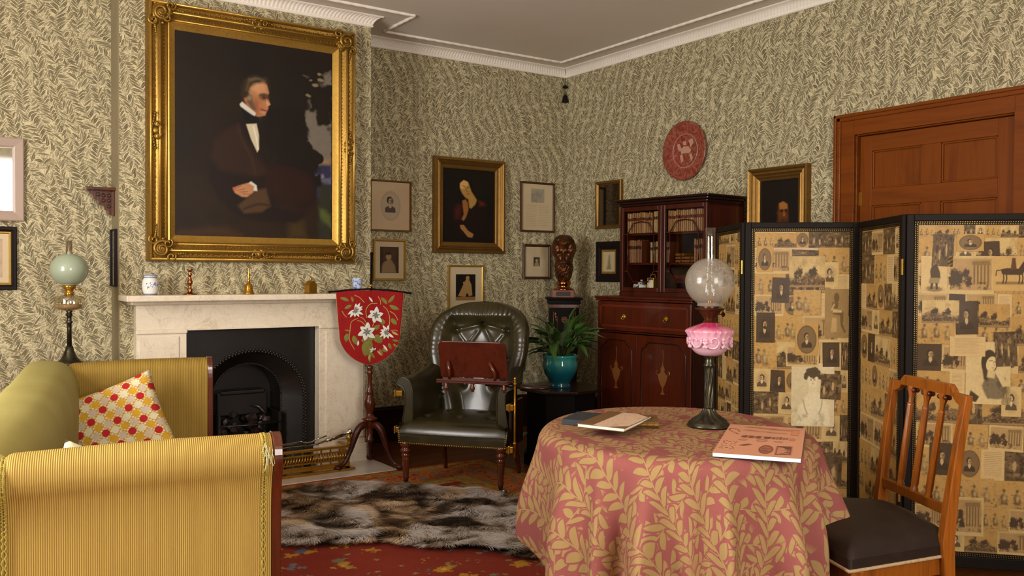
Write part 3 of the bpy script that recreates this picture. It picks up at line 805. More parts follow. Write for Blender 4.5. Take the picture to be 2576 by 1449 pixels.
class Pic:
    """colour picture, x in 0..asp, y in 0..1 (up)"""
    def __init__(s, asp, ny, base, seed=0):
        s.asp = asp; s.ny = ny; s.nx = max(3, int(ny * asp)); s.seed = seed
        s.x, s.y = np.meshgrid(np.linspace(0, asp, s.nx), np.linspace(0, 1, s.ny))
        s.im = np.tile(L3(base), (s.ny, s.nx, 1))
        s.k = 0
    def put(s, mask, color, a=1.0):
        c = L3(color) if isinstance(color, str) else color
        m = np.clip(mask * a, 0, 1)[..., None]; s.im = s.im * (1 - m) + c * m; return s
    def ell(s, cx, cy, rx, ry, color, soft=0.15, rot=0.0, a=1.0, rough=0.0):
        dx, dy = s.x - cx, s.y - cy; c, q = math.cos(rot), math.sin(rot)
        u, v = (dx * c + dy * q) / rx, (-dx * q + dy * c) / ry
        d = np.sqrt(u * u + v * v)
        if rough: d = d + (s.n(22, 4) - 0.5) * rough * 1.7
        return s.put((1 - d) / soft + 0.5, color, a)
    def n(s, f, oct=4):
        s.k += 1; return vnoise(s.x * f + 3.1 * s.k, s.y * f + 1.7 * s.k, s.seed + s.k, oct)
    def poly(s, pts, color, soft=0.006, a=1.0, rough=0.0):
        ins = np.zeros(s.x.shape, bool); dm = np.full(s.x.shape, 9.0); n = len(pts)
        X_, Y_ = s.x, s.y
        if rough: X_ = s.x + (s.n(20, 3) - .5) * rough; Y_ = s.y + (s.n(20, 3) - .5) * rough
        for i in range(n):
            (x0, y0), (x1, y1) = pts[i], pts[(i + 1) % n]
            with np.errstate(divide='ignore', invalid='ignore'):
                c = ((y0 > Y_) != (y1 > Y_)) & (X_ < (x1 - x0) * (Y_ - y0) / ((y1 - y0) if y1 != y0 else 1e-9) + x0)
            ins ^= c
            ex, ey = x1 - x0, y1 - y0; t = np.clip(((X_ - x0) * ex + (Y_ - y0) * ey) / (ex * ex + ey * ey + 1e-12), 0, 1)
            dm = np.minimum(dm, np.hypot(X_ - x0 - t * ex, Y_ - y0 - t * ey))
        d = np.where(ins, dm, -dm)
        return s.put(d / soft + 0.5, color, a)
    def line(s, pts, w, color, soft=0.004, a=1.0):
        dm = np.full(s.x.shape, 9.0)
        for i in range(len(pts) - 1):
            (x0, y0), (x1, y1) = pts[i], pts[i + 1]; ex, ey = x1 - x0, y1 - y0
            t = np.clip(((s.x - x0) * ex + (s.y - y0) * ey) / (ex * ex + ey * ey + 1e-12), 0, 1)
            dm = np.minimum(dm, np.hypot(s.x - x0 - t * ex, s.y - y0 - t * ey))
        return s.put((w / 2 - dm) / soft + 0.5, color, a)
    def mesh(s, name, w, h, mt):
        """front face in the xz plane (facing -y), a thin sheet with a rim"""
        nx, ny = s.nx, s.ny
        xs = (s.x / s.asp * w).ravel(); zs = (s.y * h).ravel()
        co = np.zeros((nx * ny, 3), np.float32); co[:, 0] = xs; co[:, 2] = zs
        i, j = np.meshgrid(np.arange(nx - 1), np.arange(ny - 1)); a = (j * nx + i).ravel()
        q = np.stack([a, a + 1, a + nx + 1, a + nx], 1).astype(np.int32)
        me = bpy.data.meshes.new(name); me.vertices.add(nx * ny); me.vertices.foreach_set('co', co.ravel())
        me.loops.add(q.size); me.loops.foreach_set('vertex_index', q.ravel())
        me.polygons.add(len(q)); me.polygons.foreach_set('loop_start', np.arange(0, q.size, 4, dtype=np.int32)); me.polygons.foreach_set('loop_total', np.full(len(q), 4, np.int32))
        me.update(); me.materials.append(mt)
        at = me.color_attributes.new('pigment', 'FLOAT_COLOR', 'POINT')
        col = np.ones((nx * ny, 4), np.float32); col[:, :3] = np.clip(s.im, 0, 1).reshape(-1, 3)
        at.data.foreach_set('color', col.ravel()); return me

def frame_ring(b, x0, x1, z0, z1, prof, y0=0.0):
    """mitred frame: prof = [(distance inward from the outer edge, height towards the room)] ; wall at y0, room towards -y"""
    n = len(prof); vs = []
    for (cx, cz, sx, sz) in ((x0, z0, 1, 1), (x1, z0, -1, 1), (x1, z1, -1, -1), (x0, z1, 1, -1)):
        for d, h in prof: vs.append((cx + sx * d, y0 - h, cz + sz * d))
    fs = []
    for k in range(4):
        k2 = (k + 1) % 4
        for i in range(n - 1): fs.append((k * n + i, k2 * n + i, k2 * n + i + 1, k * n + i + 1))
    b.add(vs, fs); return b

def wall_picture(name, label, w, h, fw, depth, pic, fmat, prof=None, inner=None, glass=True, group=None, mount=None, cat='picture', pm='print'):
    """origin at the lower left back corner; x along the wall, room towards -y"""
    t = thing(name, label, cat, group=group)
    b = B()
    pr = prof or [(0, 0), (0, depth * 0.8), (fw * 0.15, depth), (fw * 0.6, depth), (fw * 0.8, depth * 0.7), (fw, depth * 0.55), (fw, 0.002)]
    frame_ring(b, 0, w, 0, h, pr); b.box((w / 2, -0.002, h / 2), (w - 0.004, 0.003, h - 0.004))
    obj('frame', b, fmat, t)
    if inner:
        bb = B(); frame_ring(bb, fw, w - fw, fw, h - fw, [(0, depth * 0.2), (0, depth * 0.5), (inner[0] * .5, depth * 0.55), (inner[0], depth * 0.35), (inner[0], 0.003)]); obj('slip', bb, inner[1], t)
        f2 = fw + inner[0]
    else: f2 = fw
    if mount:
        mw = mount; bb = B(); frame_ring(bb, f2, w - f2, f2, h - f2, [(0, 0.003), (0, 0.0075), (mw[0], 0.0075), (mw[0] + 0.001, 0.004)] if len(mw) == 1 else [(0, 0.003), (0, 0.0075), (mw[0], 0.0075), (mw[0] + 0.001, 0.004)])
        obj('mount', bb, M['mount'], t); px, pz = f2 + mw[0], f2 + mw[0]
    else: px = pz = f2
    me = pic.mesh('picture', w - 2 * px, h - 2 * pz, M[pm]); share('image', me, t, (px, -0.006, pz))
    if glass: obj('glass', B().box((w / 2, -0.011, h / 2), (w - 2 * fw + 0.002, 0.001, h - 2 * fw + 0.002)), M['picglass'], t)
    return t
def on_back(t, x, z, y=YW): t.location = (x, y, z)
def on_right(t, y_left, z, x=XR):  # looking at the right wall the picture's x runs towards -y
    t.location = (x, y_left, z); t.rotation_euler = (0, 0, -PI / 2)

# ---- the large portrait
cx0, cz0, cw, ch = 1.366, 1.515, 1.013, 1.262
p = Pic(cw / ch, 330, '#17100c', 11)
A = cw / ch
def T(px_, py_):
    """photograph pixel -> picture coordinates"""
    u = (px_ - 440) / 395.0; top = 72 + 56 * u; bot = 601 + 2 * u
    return (u * A, (bot - py_) / (bot - top))
def TP(*q): return [T(*a) for a in q]
p.put(p.n(5) * 1.6 - 0.35, '#241a10', 0.8)
p.put((p.n(3, 3) - 0.45) * 2, '#1b1210', 0.6)
p.put(np.clip(1 - p.y * 1.8, 0, 1) * p.n(4), '#33200f', 0.8)
# sky
sky = TP((770, 195), (775, 250), (745, 300), (748, 360), (780, 400), (790, 440), (800, 480), (835, 500), (835, 175), (800, 182))
p.poly(sky, '#6d6458', 0.02, rough=0.07)
p.put(np.clip((p.n(7, 4) - 0.45) * 5, 0, 1) * (p.x > T(750, 0)[0]) * (p.y > T(800, 440)[1]) * (p.y < T(800, 270)[1]) * (p.im.sum(2) > 0.12), '#8d8170', 0.7)
p.put(np.clip(1 - np.abs(p.y - T(800, 405)[1]) / 0.03, 0, 1) * (p.x > T(775, 0)[0]), '#9a7550', 0.6)
p.poly(TP((785, 415), (835, 412), (835, 500), (795, 500)), '#2c2a44', 0.02, rough=0.02)
p.poly(TP((790, 440), (812, 436), (815, 446), (795, 450)), '#77767e', 0.01)
p.poly(TP((792, 450), (835, 446), (835, 462), (800, 464)), '#56566a', 0.01)
p.poly(TP((800, 460), (835, 465), (835, 603), (800, 603)), '#2b2a1e', 0.03, rough=0.02)
p.poly(TP((802, 520), (835, 540), (835, 575), (805, 545)), '#4b5228', 0.02, rough=0.02)
for (a, c, r) in ((750, 330, 20), (742, 270, 26), (756, 235, 22), (800, 235, 34), (822, 260, 26), (790, 265, 20), (812, 290, 22), (775, 215, 22), (830, 225, 18), (790, 190, 20)):
    q = T(a, c); p.ell(q[0], q[1], r / 395 * A, r / 500, '#1b130d', 0.4, rough=0.9)
for (a, c) in ((800, 184), (778, 200), (806, 200), (790, 212), (835, 208), (768, 238)):
    q = T(a, c); p.ell(q[0], q[1], .011, .006, '#7d6e52', 0.7, rough=2.0, a=.8)
for (a, c, r) in ((730, 300, 32), (735, 345, 38), (755, 375, 30), (770, 410, 34), (765, 450, 40), (730, 420, 50), (790, 395, 18), (700, 330, 60)):
    q = T(a, c); p.ell(q[0], q[1], r / 395 * A, r / 500, '#150e0b', 0.25, rough=0.7)
# ground
p.poly(TP((450, 585), (560, 572), (600, 590), (600, 603), (440, 603)), '#3a2410', 0.03, a=0.7, rough=0.03)
p.poly(TP((715, 560), (760, 555), (770, 603), (715, 603)), '#3c2c14', 0.03, a=0.7, rough=0.02)
# coat, arm, legs
p.poly(TP((593, 300), (560, 315), (525, 345), (515, 400), (520, 460), (540, 500), (580, 540), (640, 560), (740, 560), (790, 520), (795, 470), (760, 430), (700, 415), (668, 410), (650, 370), (645, 320), (625, 292)), '#1d110d', 0.015)
p.poly(TP((590, 312), (560, 325), (530, 350), (522, 400), (545, 430), (620, 445), (680, 445), (640, 400), (612, 350)), '#2d1b12', 0.03, a=0.9)
p.poly(TP((668, 412), (730, 418), (780, 440), (790, 500), (720, 520), (680, 500), (650, 480)), '#27110d', 0.03, a=0.8)
p.line(TP((590, 315), (598, 350), (625, 400), (632, 440)), 0.012, '#3d281a', 0.012, 0.5)
p.line(TP((700, 520), (760, 530), (800, 520)), 0.03, '#2b1510', 0.03, 0.6)
# hat or glove under the hand
p.poly(TP((590, 520), (635, 480), (660, 475), (672, 520), (650, 535), (605, 540)), '#4a3420', 0.015)
p.line(TP((605, 528), (640, 515), (668, 518)), 0.012, '#2c1c10', 0.01, 0.8)
# head
p.poly(TP((598, 250), (596, 215), (612, 196), (640, 192), (660, 200), (669, 222), (660, 212), (640, 206), (625, 220), (615, 250), (608, 262)), '#241a12', 0.018, rough=0.03)
p.poly(TP((622, 204), (646, 197), (662, 210), (668, 232), (664, 243), (671, 262), (665, 267), (666, 272), (662, 280), (658, 290), (640, 294), (622, 285), (610, 262), (612, 235)), '#a8754f', 0.008)
p.poly(TP((630, 205), (648, 202), (660, 215), (662, 232), (640, 235), (625, 225)), '#c08a60', 0.02, a=0.9)
p.poly(TP((612, 245), (640, 250), (650, 270), (640, 290), (622, 284), (612, 265)), '#8a4c34', 0.05, a=0.8)
p.ell(*T(655, 244), .022, .016, '#4a2a1c', 1.0, a=.8); p.ell(*T(630, 214), .035, .02, '#c79468', 1.2, a=.5)
p.poly(TP((640, 262), (655, 262), (656, 270), (642, 272)), '#b56a48', 0.01, a=0.8)
p.poly(TP((613, 232), (624, 238), (626, 258), (634, 276), (624, 274), (612, 254)), '#5a4a38', 0.014, rough=.012); p.ell(*T(618, 246), .012, .014, '#7f7358', .8, rough=.8, a=.7)
p.poly(TP((604, 246), (611, 243), (613, 252), (608, 258)), '#a5633f', 0.006)
p.line(TP((645, 239), (655, 237), (665, 240)), 0.009, '#38241a', 0.012)
p.line(TP((652, 246), (663, 246)), 0.007, '#4a2c1e', 0.006)
p.poly(TP((660, 248), (671, 262), (662, 268)), '#c88d64', 0.006)
p.line(TP((648, 275), (660, 278)), 0.007, '#7b2c22', 0.005)
p.line(TP((646, 281), (656, 284)), 0.006, '#c38a6a', 0.006, 0.7)
p.poly(TP((597, 240), (597, 214), (610, 195), (636, 187), (660, 192), (671, 208), (672, 222), (664, 211), (650, 205), (634, 208), (624, 218), (617, 238), (606, 248)), '#2f2418', 0.018, rough=0.03)
p.line(TP((612, 226), (616, 206), (632, 196)), 0.014, '#5d4c34', 0.014, 0.6)
p.line(TP((618, 200), (640, 197), (656, 203)), 0.012, '#6b5a40', 0.012, 0.6)
# collar, stock, shirt
p.poly(TP((594, 262), (600, 256), (634, 284), (632, 292), (620, 289), (596, 268)), '#c9c4b4', 0.006)
p.poly(TP((598, 270), (630, 292), (645, 296), (640, 308), (612, 312), (602, 292)), '#120d10', 0.008)
p.poly(TP((610, 313), (636, 311), (642, 340), (642, 376), (638, 384), (622, 350)), '#c4b798', 0.006)
p.line(TP((628, 318), (636, 350), (640, 376)), 0.006, '#e2dcc8', 0.006, 0.8)
# hand and cuff
p.poly(TP((612, 466), (622, 458), (636, 468), (638, 482), (626, 482)), '#c9c4b4', 0.006)
p.poly(TP((578, 476), (590, 470), (615, 462), (630, 470), (628, 486), (612, 498), (600, 498), (582, 488)), '#b07a55', 0.008)
for k in range(4): p.line(TP((580 + k * 7, 478 + k * 4), (598 + k * 8, 470 + k * 7)), 0.0045, '#7d4a30', 0.004, 0.7)
p.poly(TP((577, 474), (586, 474), (586, 482), (578, 482)), '#b35a44', 0.008, a=0.8)
p.im *= (0.93 + 0.14 * p.n(40, 2))[..., None]

big = thing('portrait_painting', 'large dark oil portrait of a seated man, ornate gilt frame over the mantelpiece', 'painting', (0, YB, 0))
share('canvas', p.mesh('portrait_canvas', cw, ch, M['paint']), big, (cx0, -0.045, cz0))
ox0, ox1, oz0, oz1 = 1.205, 2.545, 1.358, 2.925
b = B()
pr = [(0, 0.0), (0, .055), (.010, .075), (.022, .080), (.030, .066), (.045, .060), (.062, .074), (.074, .078), (.082, .070), (.100, .056), (.112, .060), (.120, .056)]
frame_ring(b, ox0, ox1, oz0, oz1, pr); big_fr = obj('outer_frame', b, M['gilt_orn'], big, smooth=True, auto=35)
b = B(); frame_ring(b, ox0 + .118, ox1 - .118, oz0 + .118, oz1 - .118, [(0, .04), (0, .062), (.006, .066), (.012, .062), (.036, .050), (cx0 - ox0 - .118, .046), (cx0 - ox0 - .118, .04)]); obj('inner_slip', b, M['gilt'], big, smooth=True, auto=30)
for (d, r_) in ((0.016, .008), (0.068, .007), (0.108, .005)):
    b = B(); 
    xa, xb, za, zb = ox0 + d, ox1 - d, oz0 + d, oz1 - d
    h_ = {0.016: .078, 0.068: .077, 0.108: .060}[d]
    b.tube([(xa, -h_, za), (xb, -h_, za)], r_, 8).tube([(xa, -h_, zb), (xb, -h_, zb)], r_, 8).tube([(xa, -h_, za), (xa, -h_, zb)], r_, 8).tube([(xb, -h_, za), (xb, -h_, zb)], r_, 8)
    obj('fillet', b, M['gilt'], big_fr, smooth=True)
# running leaf ornament in the two hollows
rnd = random.Random(3)
b = B()
def orn(x, z, r_, h_, ang):
    b.ball((x, -h_, z), r_, 6, 4, (1.0, .55, .6) if abs(math.sin(ang)) < .5 else (.6, .55, 1.0))
for d, h_, st, r0 in ((0.038, .062, .016, .0085), (0.092, .060, .012, .0055)):
    for (a, c, fix, hz) in ((ox0 + .1, ox1 - .1, oz0 + d, 1), (ox0 + .1, ox1 - .1, oz1 - d, 1), (oz0 + .1, oz1 - .1, ox0 + d, 0), (oz0 + .1, oz1 - .1, ox1 - d, 0)):
        n = int((c - a) / st)
        for i in range(n):
            q = a + (i + .5) * st; off = (0.006 if i % 2 else -0.006) * (1 if d < .05 else .5) + rnd.uniform(-.002, .002)
            r_ = r0 * rnd.uniform(.75, 1.15)
            if hz: orn(q, fix + off, r_, h_, 0)
            else: orn(fix + off, q, r_, h_, PI / 2)
o = obj('leaf_ornament', b, M['gilt_orn'], big_fr, smooth=True); o['kind'] = 'stuff'
def scroll(b, cx, cz, r, turns, s_, w, y, a0=0.0, sz=1):
    pts = []; rr = []; n = int(16 * turns)
    for i in range(n):
        k = i / (n - 1); t = a0 + s_ * 2 * PI * turns * k; q = r * (1 - 0.8 * k)
        pts.append((cx + q * math.cos(t), y - 0.012 * k, cz + sz * q * math.sin(t))); rr.append(w * (1 - 0.45 * k))
    b.tube(pts, rr, 8)
for (cx, cz, sx, sz) in ((ox0, oz0, 1, 1), (ox1, oz0, -1, 1), (ox0, oz1, 1, -1), (ox1, oz1, -1, -1)):
    b = B(); X0, Z0 = cx + sx * .075, cz + sz * .075
    b.ball((X0, -.055, Z0), .062, 16, 10, (1.15, .5, 1.15))
    scroll(b, X0, Z0, .052, 1.6, sx * sz, .012, -.085, PI * .25, 1)
    scroll(b, X0 + sx * .055, Z0 - sz * .045, .030, 1.3, -sx, .009, -.078, 0.5)
    scroll(b, X0 - sx * .045, Z0 + sz * .055, .030, 1.3, sx, .009, -.078, 2.0)
    scroll(b, X0 + sx * .035, Z0 + sz * .035, .030, 1.2, -sz, .008, -.085, 1.0)
    for k in range(7):
        t = k / 6; 
        b.ball((X0 + sx * (.06 + .085 * t), -.068, Z0 - sz * (.035 - .012 * t)), .013 * (1 - .6 * t), 7, 5, (1.4, .6, .9))
        b.ball((X0 - sx * (.035 - .012 * t), -.068, Z0 + sz * (.06 + .085 * t)), .013 * (1 - .6 * t), 7, 5, (.9, .6, 1.4))
    for k in range(9):
        t = 2 * PI * k / 9; b.ball((X0 + .062 * math.cos(t), -.068, Z0 + .062 * math.sin(t)), .014, 7, 5)
    obj('corner_cartouche', b, M['gilt_orn'], big_fr, smooth=True)
for (cx, cz, hz) in (((ox0 + ox1) / 2, oz0 + .05, 1), ((ox0 + ox1) / 2, oz1 - .05, 1), (ox0 + .05, (oz0 + oz1) / 2, 0), (ox1 - .05, (oz0 + oz1) / 2, 0)):
    b = B()
    b.ball((cx, -.070, cz), .026, 10, 6, (1, .6, 1))
    for s_ in (-1, 1):
        for k in range(6):
            t = k / 5
            for w in (-1, 1):
                q = .02 + .085 * t; e = w * (.026 - .018 * t)
                b.ball((cx + (s_ * q if hz else e), -.070, cz + (e if hz else s_ * q)), .014 * (1 - .5 * t), 7, 5, (1.3, .6, .8) if hz else (.8, .6, 1.3))
        scroll(b, cx + (s_ * .035 if hz else 0), cz + (0 if hz else s_ * .035), .02, 1.2, s_, .006, -.085)
    obj('centre_cartouche', b, M['gilt_orn'], big_fr, smooth=True)

# ---- head-and-shoulders helper for small engravings, prints and oils
def bust(p, cx, cy, s_, face='#b08a5e', hair='#241a10', coat='#1b140e', collar='#cbb894', look=1, beard=False, female=False, soft=0.12, shade='#6e5232'):
    k = s_
    if female: p.poly([(cx - 1.5 * k, cy - 3.2 * k), (cx - 1.5 * k, cy - 1.9 * k), (cx - .5 * k, cy - 1.3 * k), (cx + .5 * k, cy - 1.3 * k), (cx + 1.5 * k, cy - 1.9 * k), (cx + 1.6 * k, cy - 3.2 * k)], coat, soft * k)
    else: p.poly([(cx - 1.9 * k, cy - 3.4 * k), (cx - 1.7 * k, cy - 2.0 * k), (cx - .6 * k, cy - 1.3 * k), (cx + .6 * k, cy - 1.3 * k), (cx + 1.7 * k, cy - 2.0 * k), (cx + 1.9 * k, cy - 3.4 * k)], coat, soft * k)
    p.poly([(cx - .35 * k, cy - .8 * k), (cx + .35 * k, cy - .8 * k), (cx + .45 * k, cy - 1.7 * k), (cx, cy - (2.4 if not female else 2.0) * k), (cx - .45 * k, cy - 1.7 * k)], collar if not female else face, soft * k)
    p.ell(cx - .12 * look * k, cy + .22 * k, .88 * k, 1.10 * k, hair, 0.15, rough=.25)
    if female:
        for sg in (-1, 1): p.ell(cx + sg * .62 * k, cy + .0 * k, .34 * k, .62 * k, hair, .3, rough=.3)
    p.ell(cx + .08 * look * k, cy - .05 * k, .60 * k, .85 * k, face, 0.12)
    p.ell(cx + .38 * look * k, cy - .05 * k, .34 * k, .75 * k, shade, 1.2, a=.75); p.ell(cx + .1 * look * k, cy - .62 * k, .4 * k, .2 * k, shade, 1.2, a=.5)
    for sg in (-1, 1):
        p.ell(cx + (.10 * look + sg * .22) * k, cy + .08 * k, .17 * k, .11 * k, shade, .9, a=.6); p.ell(cx + (.10 * look + sg * .22) * k, cy + .06 * k, .09 * k, .045 * k, '#2c1d12', .7, a=.8)
        p.line([(cx + (.10 * look + sg * .24 - .13) * k, cy + .20 * k), (cx + (.10 * look + sg * .24 + .13) * k, cy + .20 * k)], .05 * k, hair, .05 * k, .7)
    p.line([(cx + .14 * look * k, cy + .08 * k), (cx + .2 * look * k, cy - .22 * k), (cx + .1 * look * k, cy - .25 * k)], .06 * k, shade, .06 * k, .8)
    p.line([(cx - .04 * k, cy - .46 * k), (cx + .26 * k * look, cy - .46 * k)], .07 * k, shade, .05 * k)
    if beard: p.ell(cx + .1 * look * k, cy - .72 * k, .5 * k, .48 * k, hair, .35, rough=.4)

# engraved woman, left of the wall, partly behind the chimney breast
q = Pic(.84, 110, '#c6ad8c', 21); q.put(q.n(4) - .3, '#bda283', .5); q.ell(.42, .5, .22, .31, '#a8957b', .06); q.ell(.42, .5, .2, .29, '#b5a389', .3)
bust(q, .41, .60, .075, '#b9a282', '#2f2a24', '#4a4238', '#c9bb9c', 1, female=True)
t = wall_picture('engraved_portrait', 'engraved oval portrait of a woman beside the edge of the chimney breast', .350, .392, .014, .022, q, M['gilt_dull']); on_back(t, 2.908, 1.612)
# lower left small portrait
q = Pic(.69, 90, '#3b2a1a', 22); q.put(q.n(6) - .3, '#5a3d24', .7); q.ell(.32, .62, .10, .12, '#a3815a', .3); q.poly([(.05, 0), (.1, .35), (.28, .52), (.42, .5), (.55, .3), (.6, 0)], '#8d7350', .05, rough=.05); q.ell(.3, .75, .12, .06, '#21160e', .4)
t = wall_picture('small_gilt_portrait', 'small portrait print in a cream mount and thin gilt frame directly above the banner screen', .276, .318, .018, .020, q, M['gilt'], mount=(.040,)); on_back(t, 2.935, 1.235)
# oil of a young woman
q = Pic(.66, 230, '#120c0a', 23); q.put(q.n(3) - .35, '#1e130d', .8)
def O(x, y): return ((x - 707) / 425 * .66, 1 - (y - 200 - (x - 707) * .07) / (635 - (x - 707) * .04))
def OP(*a): return [O(*i) for i in a]
q.poly(OP((790, 620), (860, 520), (930, 560), (1010, 470), (1060, 520), (1060, 700), (1000, 800), (850, 790), (800, 700)), '#1a0d0a', .03)
q.poly(OP((800, 560), (830, 510), (870, 520), (850, 640), (810, 640)), '#471410', .04, a=.7)
q.poly(OP((1000, 480), (1040, 490), (1060, 520), (1010, 530)), '#5b1c12', .03, a=.7)
q.poly(OP((840, 330), (870, 298), (915, 310), (935, 350), (940, 400), (965, 440), (985, 475), (975, 510), (940, 548), (925, 540), (918, 470), (895, 455), (868, 420), (846, 370)), '#a27a3c', .02)
q.poly(OP((845, 335), (872, 304), (908, 318), (915, 345), (890, 372), (868, 385), (850, 370)), '#c49a58', .02, a=.9)
q.line(OP((872, 352), (890, 362)), .008, '#3a2312', .006); q.line(OP((905, 372), (922, 362)), .008, '#3a2312', .006)
q.line(OP((893, 372), (905, 404), (915, 405)), .006, '#6b4520', .006); q.line(OP((905, 425), (925, 420)), .008, '#7b2a1c', .006)
q.poly(OP((832, 330), (850, 290), (900, 285), (950, 330), (960, 420), (935, 380), (915, 320), (880, 300), (848, 330), (846, 420), (870, 470), (850, 460)), '#0e0808', .012)
q.poly(OP((868, 480), (895, 470), (912, 500), (918, 560), (900, 620), (880, 655), (862, 640), (880, 600), (872, 530)), '#8b5a2a', .012)
q.poly(OP((850, 690), (880, 690), (915, 740), (960, 770), (950, 800), (915, 795), (880, 750), (855, 720)), '#95683a', .012)
t = wall_picture('woman_painting', 'gilt-framed oil of a dark-haired woman, chin on hand, above the armchair', .672, .764, .088, .05, q, M['gilt_dull'], prof=[(0, 0), (0, .035), (.008, .05), (.022, .05), (.030, .040), (.036, .044), (.046, .036), (.050, .040), (.062, .030), (.080, .026), (.088, .022), (.088, .003)], glass=False, pm='paint', cat='painting')
on_back(t, 3.449, 1.457)
# silhouette
q = Pic(.70, 140, '#17120f', 24); q.poly([(0, 0), (.70, 0), (.70, .14), (0, .14)], '#8d6d3c', .01)
q.poly([(.08, .18), (.20, .45), (.27, .62), (.25, .70), (.31, .72), (.36, .80), (.35, .90), (.42, .95), (.49, .90), (.47, .80), (.55, .62), (.59, .20), (.47, .16), (.40, .30), (.34, .14), (.20, .16)], '#a3814c', .008)
t = wall_picture('silhouette_picture', 'cut-paper figure silhouette on black in a cream mount, directly above the armchair back', .336, .36, .016, .02, q, M['gilt'], mount=(.058,)); on_back(t, 3.592, 1.0)
# document
q = Pic(.83, 150, '#cbb894', 25); q.poly([(.24, .60), (.60, .60), (.60, .90), (.24, .90)], '#a39883', .02); q.put(np.clip((q.n(16) - .5) * 6, 0, 1) * (abs(q.x - .42) < .17) * (abs(q.y - .75) < .14), '#8a8478', .8)
for i in range(14):
    for (a, c) in ((.10, .40), (.44, .74)):
        q.line([(a, .54 - i * .036), (c - .03 * ((i * 7) % 3), .54 - i * .036)], .008, '#9d8a68', .01, .7)
t = wall_picture('framed_document', 'framed printed leaf with two columns of text, above the tiny portrait', .360, .428, .018, .02, q, M['frame_brown']); on_back(t, 4.297, 1.648)
q = Pic(.7, 50, '#4a3b2c', 26); q.ell(.35, .62, .13, .16, '#b39c76', .3); q.poly([(.1, 0), (.15, .35), (.35, .5), (.55, .35), (.6, 0)], '#9c8868', .05)
t = wall_picture('tiny_portrait', 'tiny portrait photograph in a wide mount and brown frame, left of the bronze bust', .288, .298, .022, .02, q, M['frame_brown'], mount=(.088,)); on_back(t, 4.327, 1.247)

# right wall
q = Pic(.75, 20, '#0e0b0a', 27)
t = wall_picture('wall_mirror', 'upright dark mirror on the right wall above the black-framed drawing', .318, .392, .030, .03, q, M['gilt_dull'], glass=False, cat='mirror')
for c in list(t.children):
    if c.name.startswith('image'): bpy.data.objects.remove(c)
obj('mirror_glass', B().box((.159, -.012, .196), (.27, .002, .34)), M['mirror_dark'], t)
on_right(t, 5.690, 1.666)
q = Pic(.45, 80, '#c9b68e', 28); q.poly([(.12, .1), (.18, .5), (.2, .85), (.27, .88), (.28, .5), (.33, .1)], '#8b7c5e', .04, a=.7, rough=.05)
t = wall_picture('dark_mounted_print', 'narrow pale drawing in a broad black frame beside the glazed bookcase', .315, .333, .068, .02, q, M['frame_black'], inner=(.018, M['gilt'])); on_right(t, 5.690, 1.229)
q = Pic(.72, 150, '#130c08', 29); q.put(q.n(3) - .4, '#21140b', .7)
q.poly([(.33, .16), (.32, .45), (.34, .56), (.40, .61), (.48, .58), (.51, .48), (.51, .32), (.46, .20), (.40, .15)], '#5e3212', .06, rough=.03)
q.poly([(.34, .60), (.42, .63), (.50, .58), (.50, .50), (.36, .50)], '#94602a', .03); q.ell(.395, .475, .035, .022, '#1c0f08', .8, a=.85); q.ell(.475, .475, .03, .022, '#1c0f08', .8, a=.85)
q.poly([(.435, .49), (.455, .40), (.445, .38), (.425, .39)], '#9a5f2a', .02); q.ell(.42, .25, .10, .10, '#3e240d', .6, rough=.7); q.line([(.38, .33), (.48, .33)], .014, '#3b1a0c', .012)
q.poly([(.10, 0), (.2, .12), (.3, .2), (.5, .15), (.65, .08), (.7, 0)], '#1c120d', .03)
t = wall_picture('bearded_man_painting', 'small dark oil head of a bearded man, gilt frame, just above the folding screen', .478, .560, .085, .05, q, M['gilt_dull'], prof=[(0, 0), (0, .045), (.006, .055), (.018, .050), (.026, .038), (.040, .042), (.052, .030), (.060, .034), (.070, .026), (.085, .020), (.085, .003)], glass=False, pm='paint', cat='painting')
on_right(t, 4.058, 1.448)

# left alcove
t = thing('alcove_mirror', 'pale wooden framed mirror at the left edge, reflecting a bright window', 'mirror', (-0.02, YL, 1.585))
b = B(); frame_ring(b, 0, .602, 0, .478, [(0, 0), (0, .022), (.006, .026), (.045, .018), (.058, .012), (.058, .002)]); obj('frame', b, Mat('limed_frame', '#a58f80', rough=0.3, coat=0.3).m, t)
obj('mirror_glass', B().box((.301, -.008, .239), (.49, .002, .366)), M['mirror'], t)
t.rotation_euler = (0, 0, math.radians(0))
q = Pic(.7, 60, '#b39a7d', 31); q.poly([(.1, .1), (.6, .1), (.6, .9), (.1, .9)], '#8d7560', .01); q.put(q.n(6) - .4, '#6e5a4a', .6)
t = wall_picture('alcove_print', 'black-framed print with gilt slip under the pale mirror at the left edge', .44, .365, .030, .02, q, M['frame_black'], inner=(.012, M['gilt']), mount=(.03,), glass=False); t.location = (0.105, YL, 1.187)
# edge-on picture on the breast's left return, and the fretwork bracket above it
q = Pic(.7, 10, '#8d8572', 32)
t = wall_picture('edge_on_picture', 'dark framed picture seen edge-on on the side of the chimney breast', .13, .345, .012, .020, q, M['frame_black']); t.location = (XB0 - 0.006, 5.81, 1.205); t.rotation_euler = (0, 0, -PI / 2)
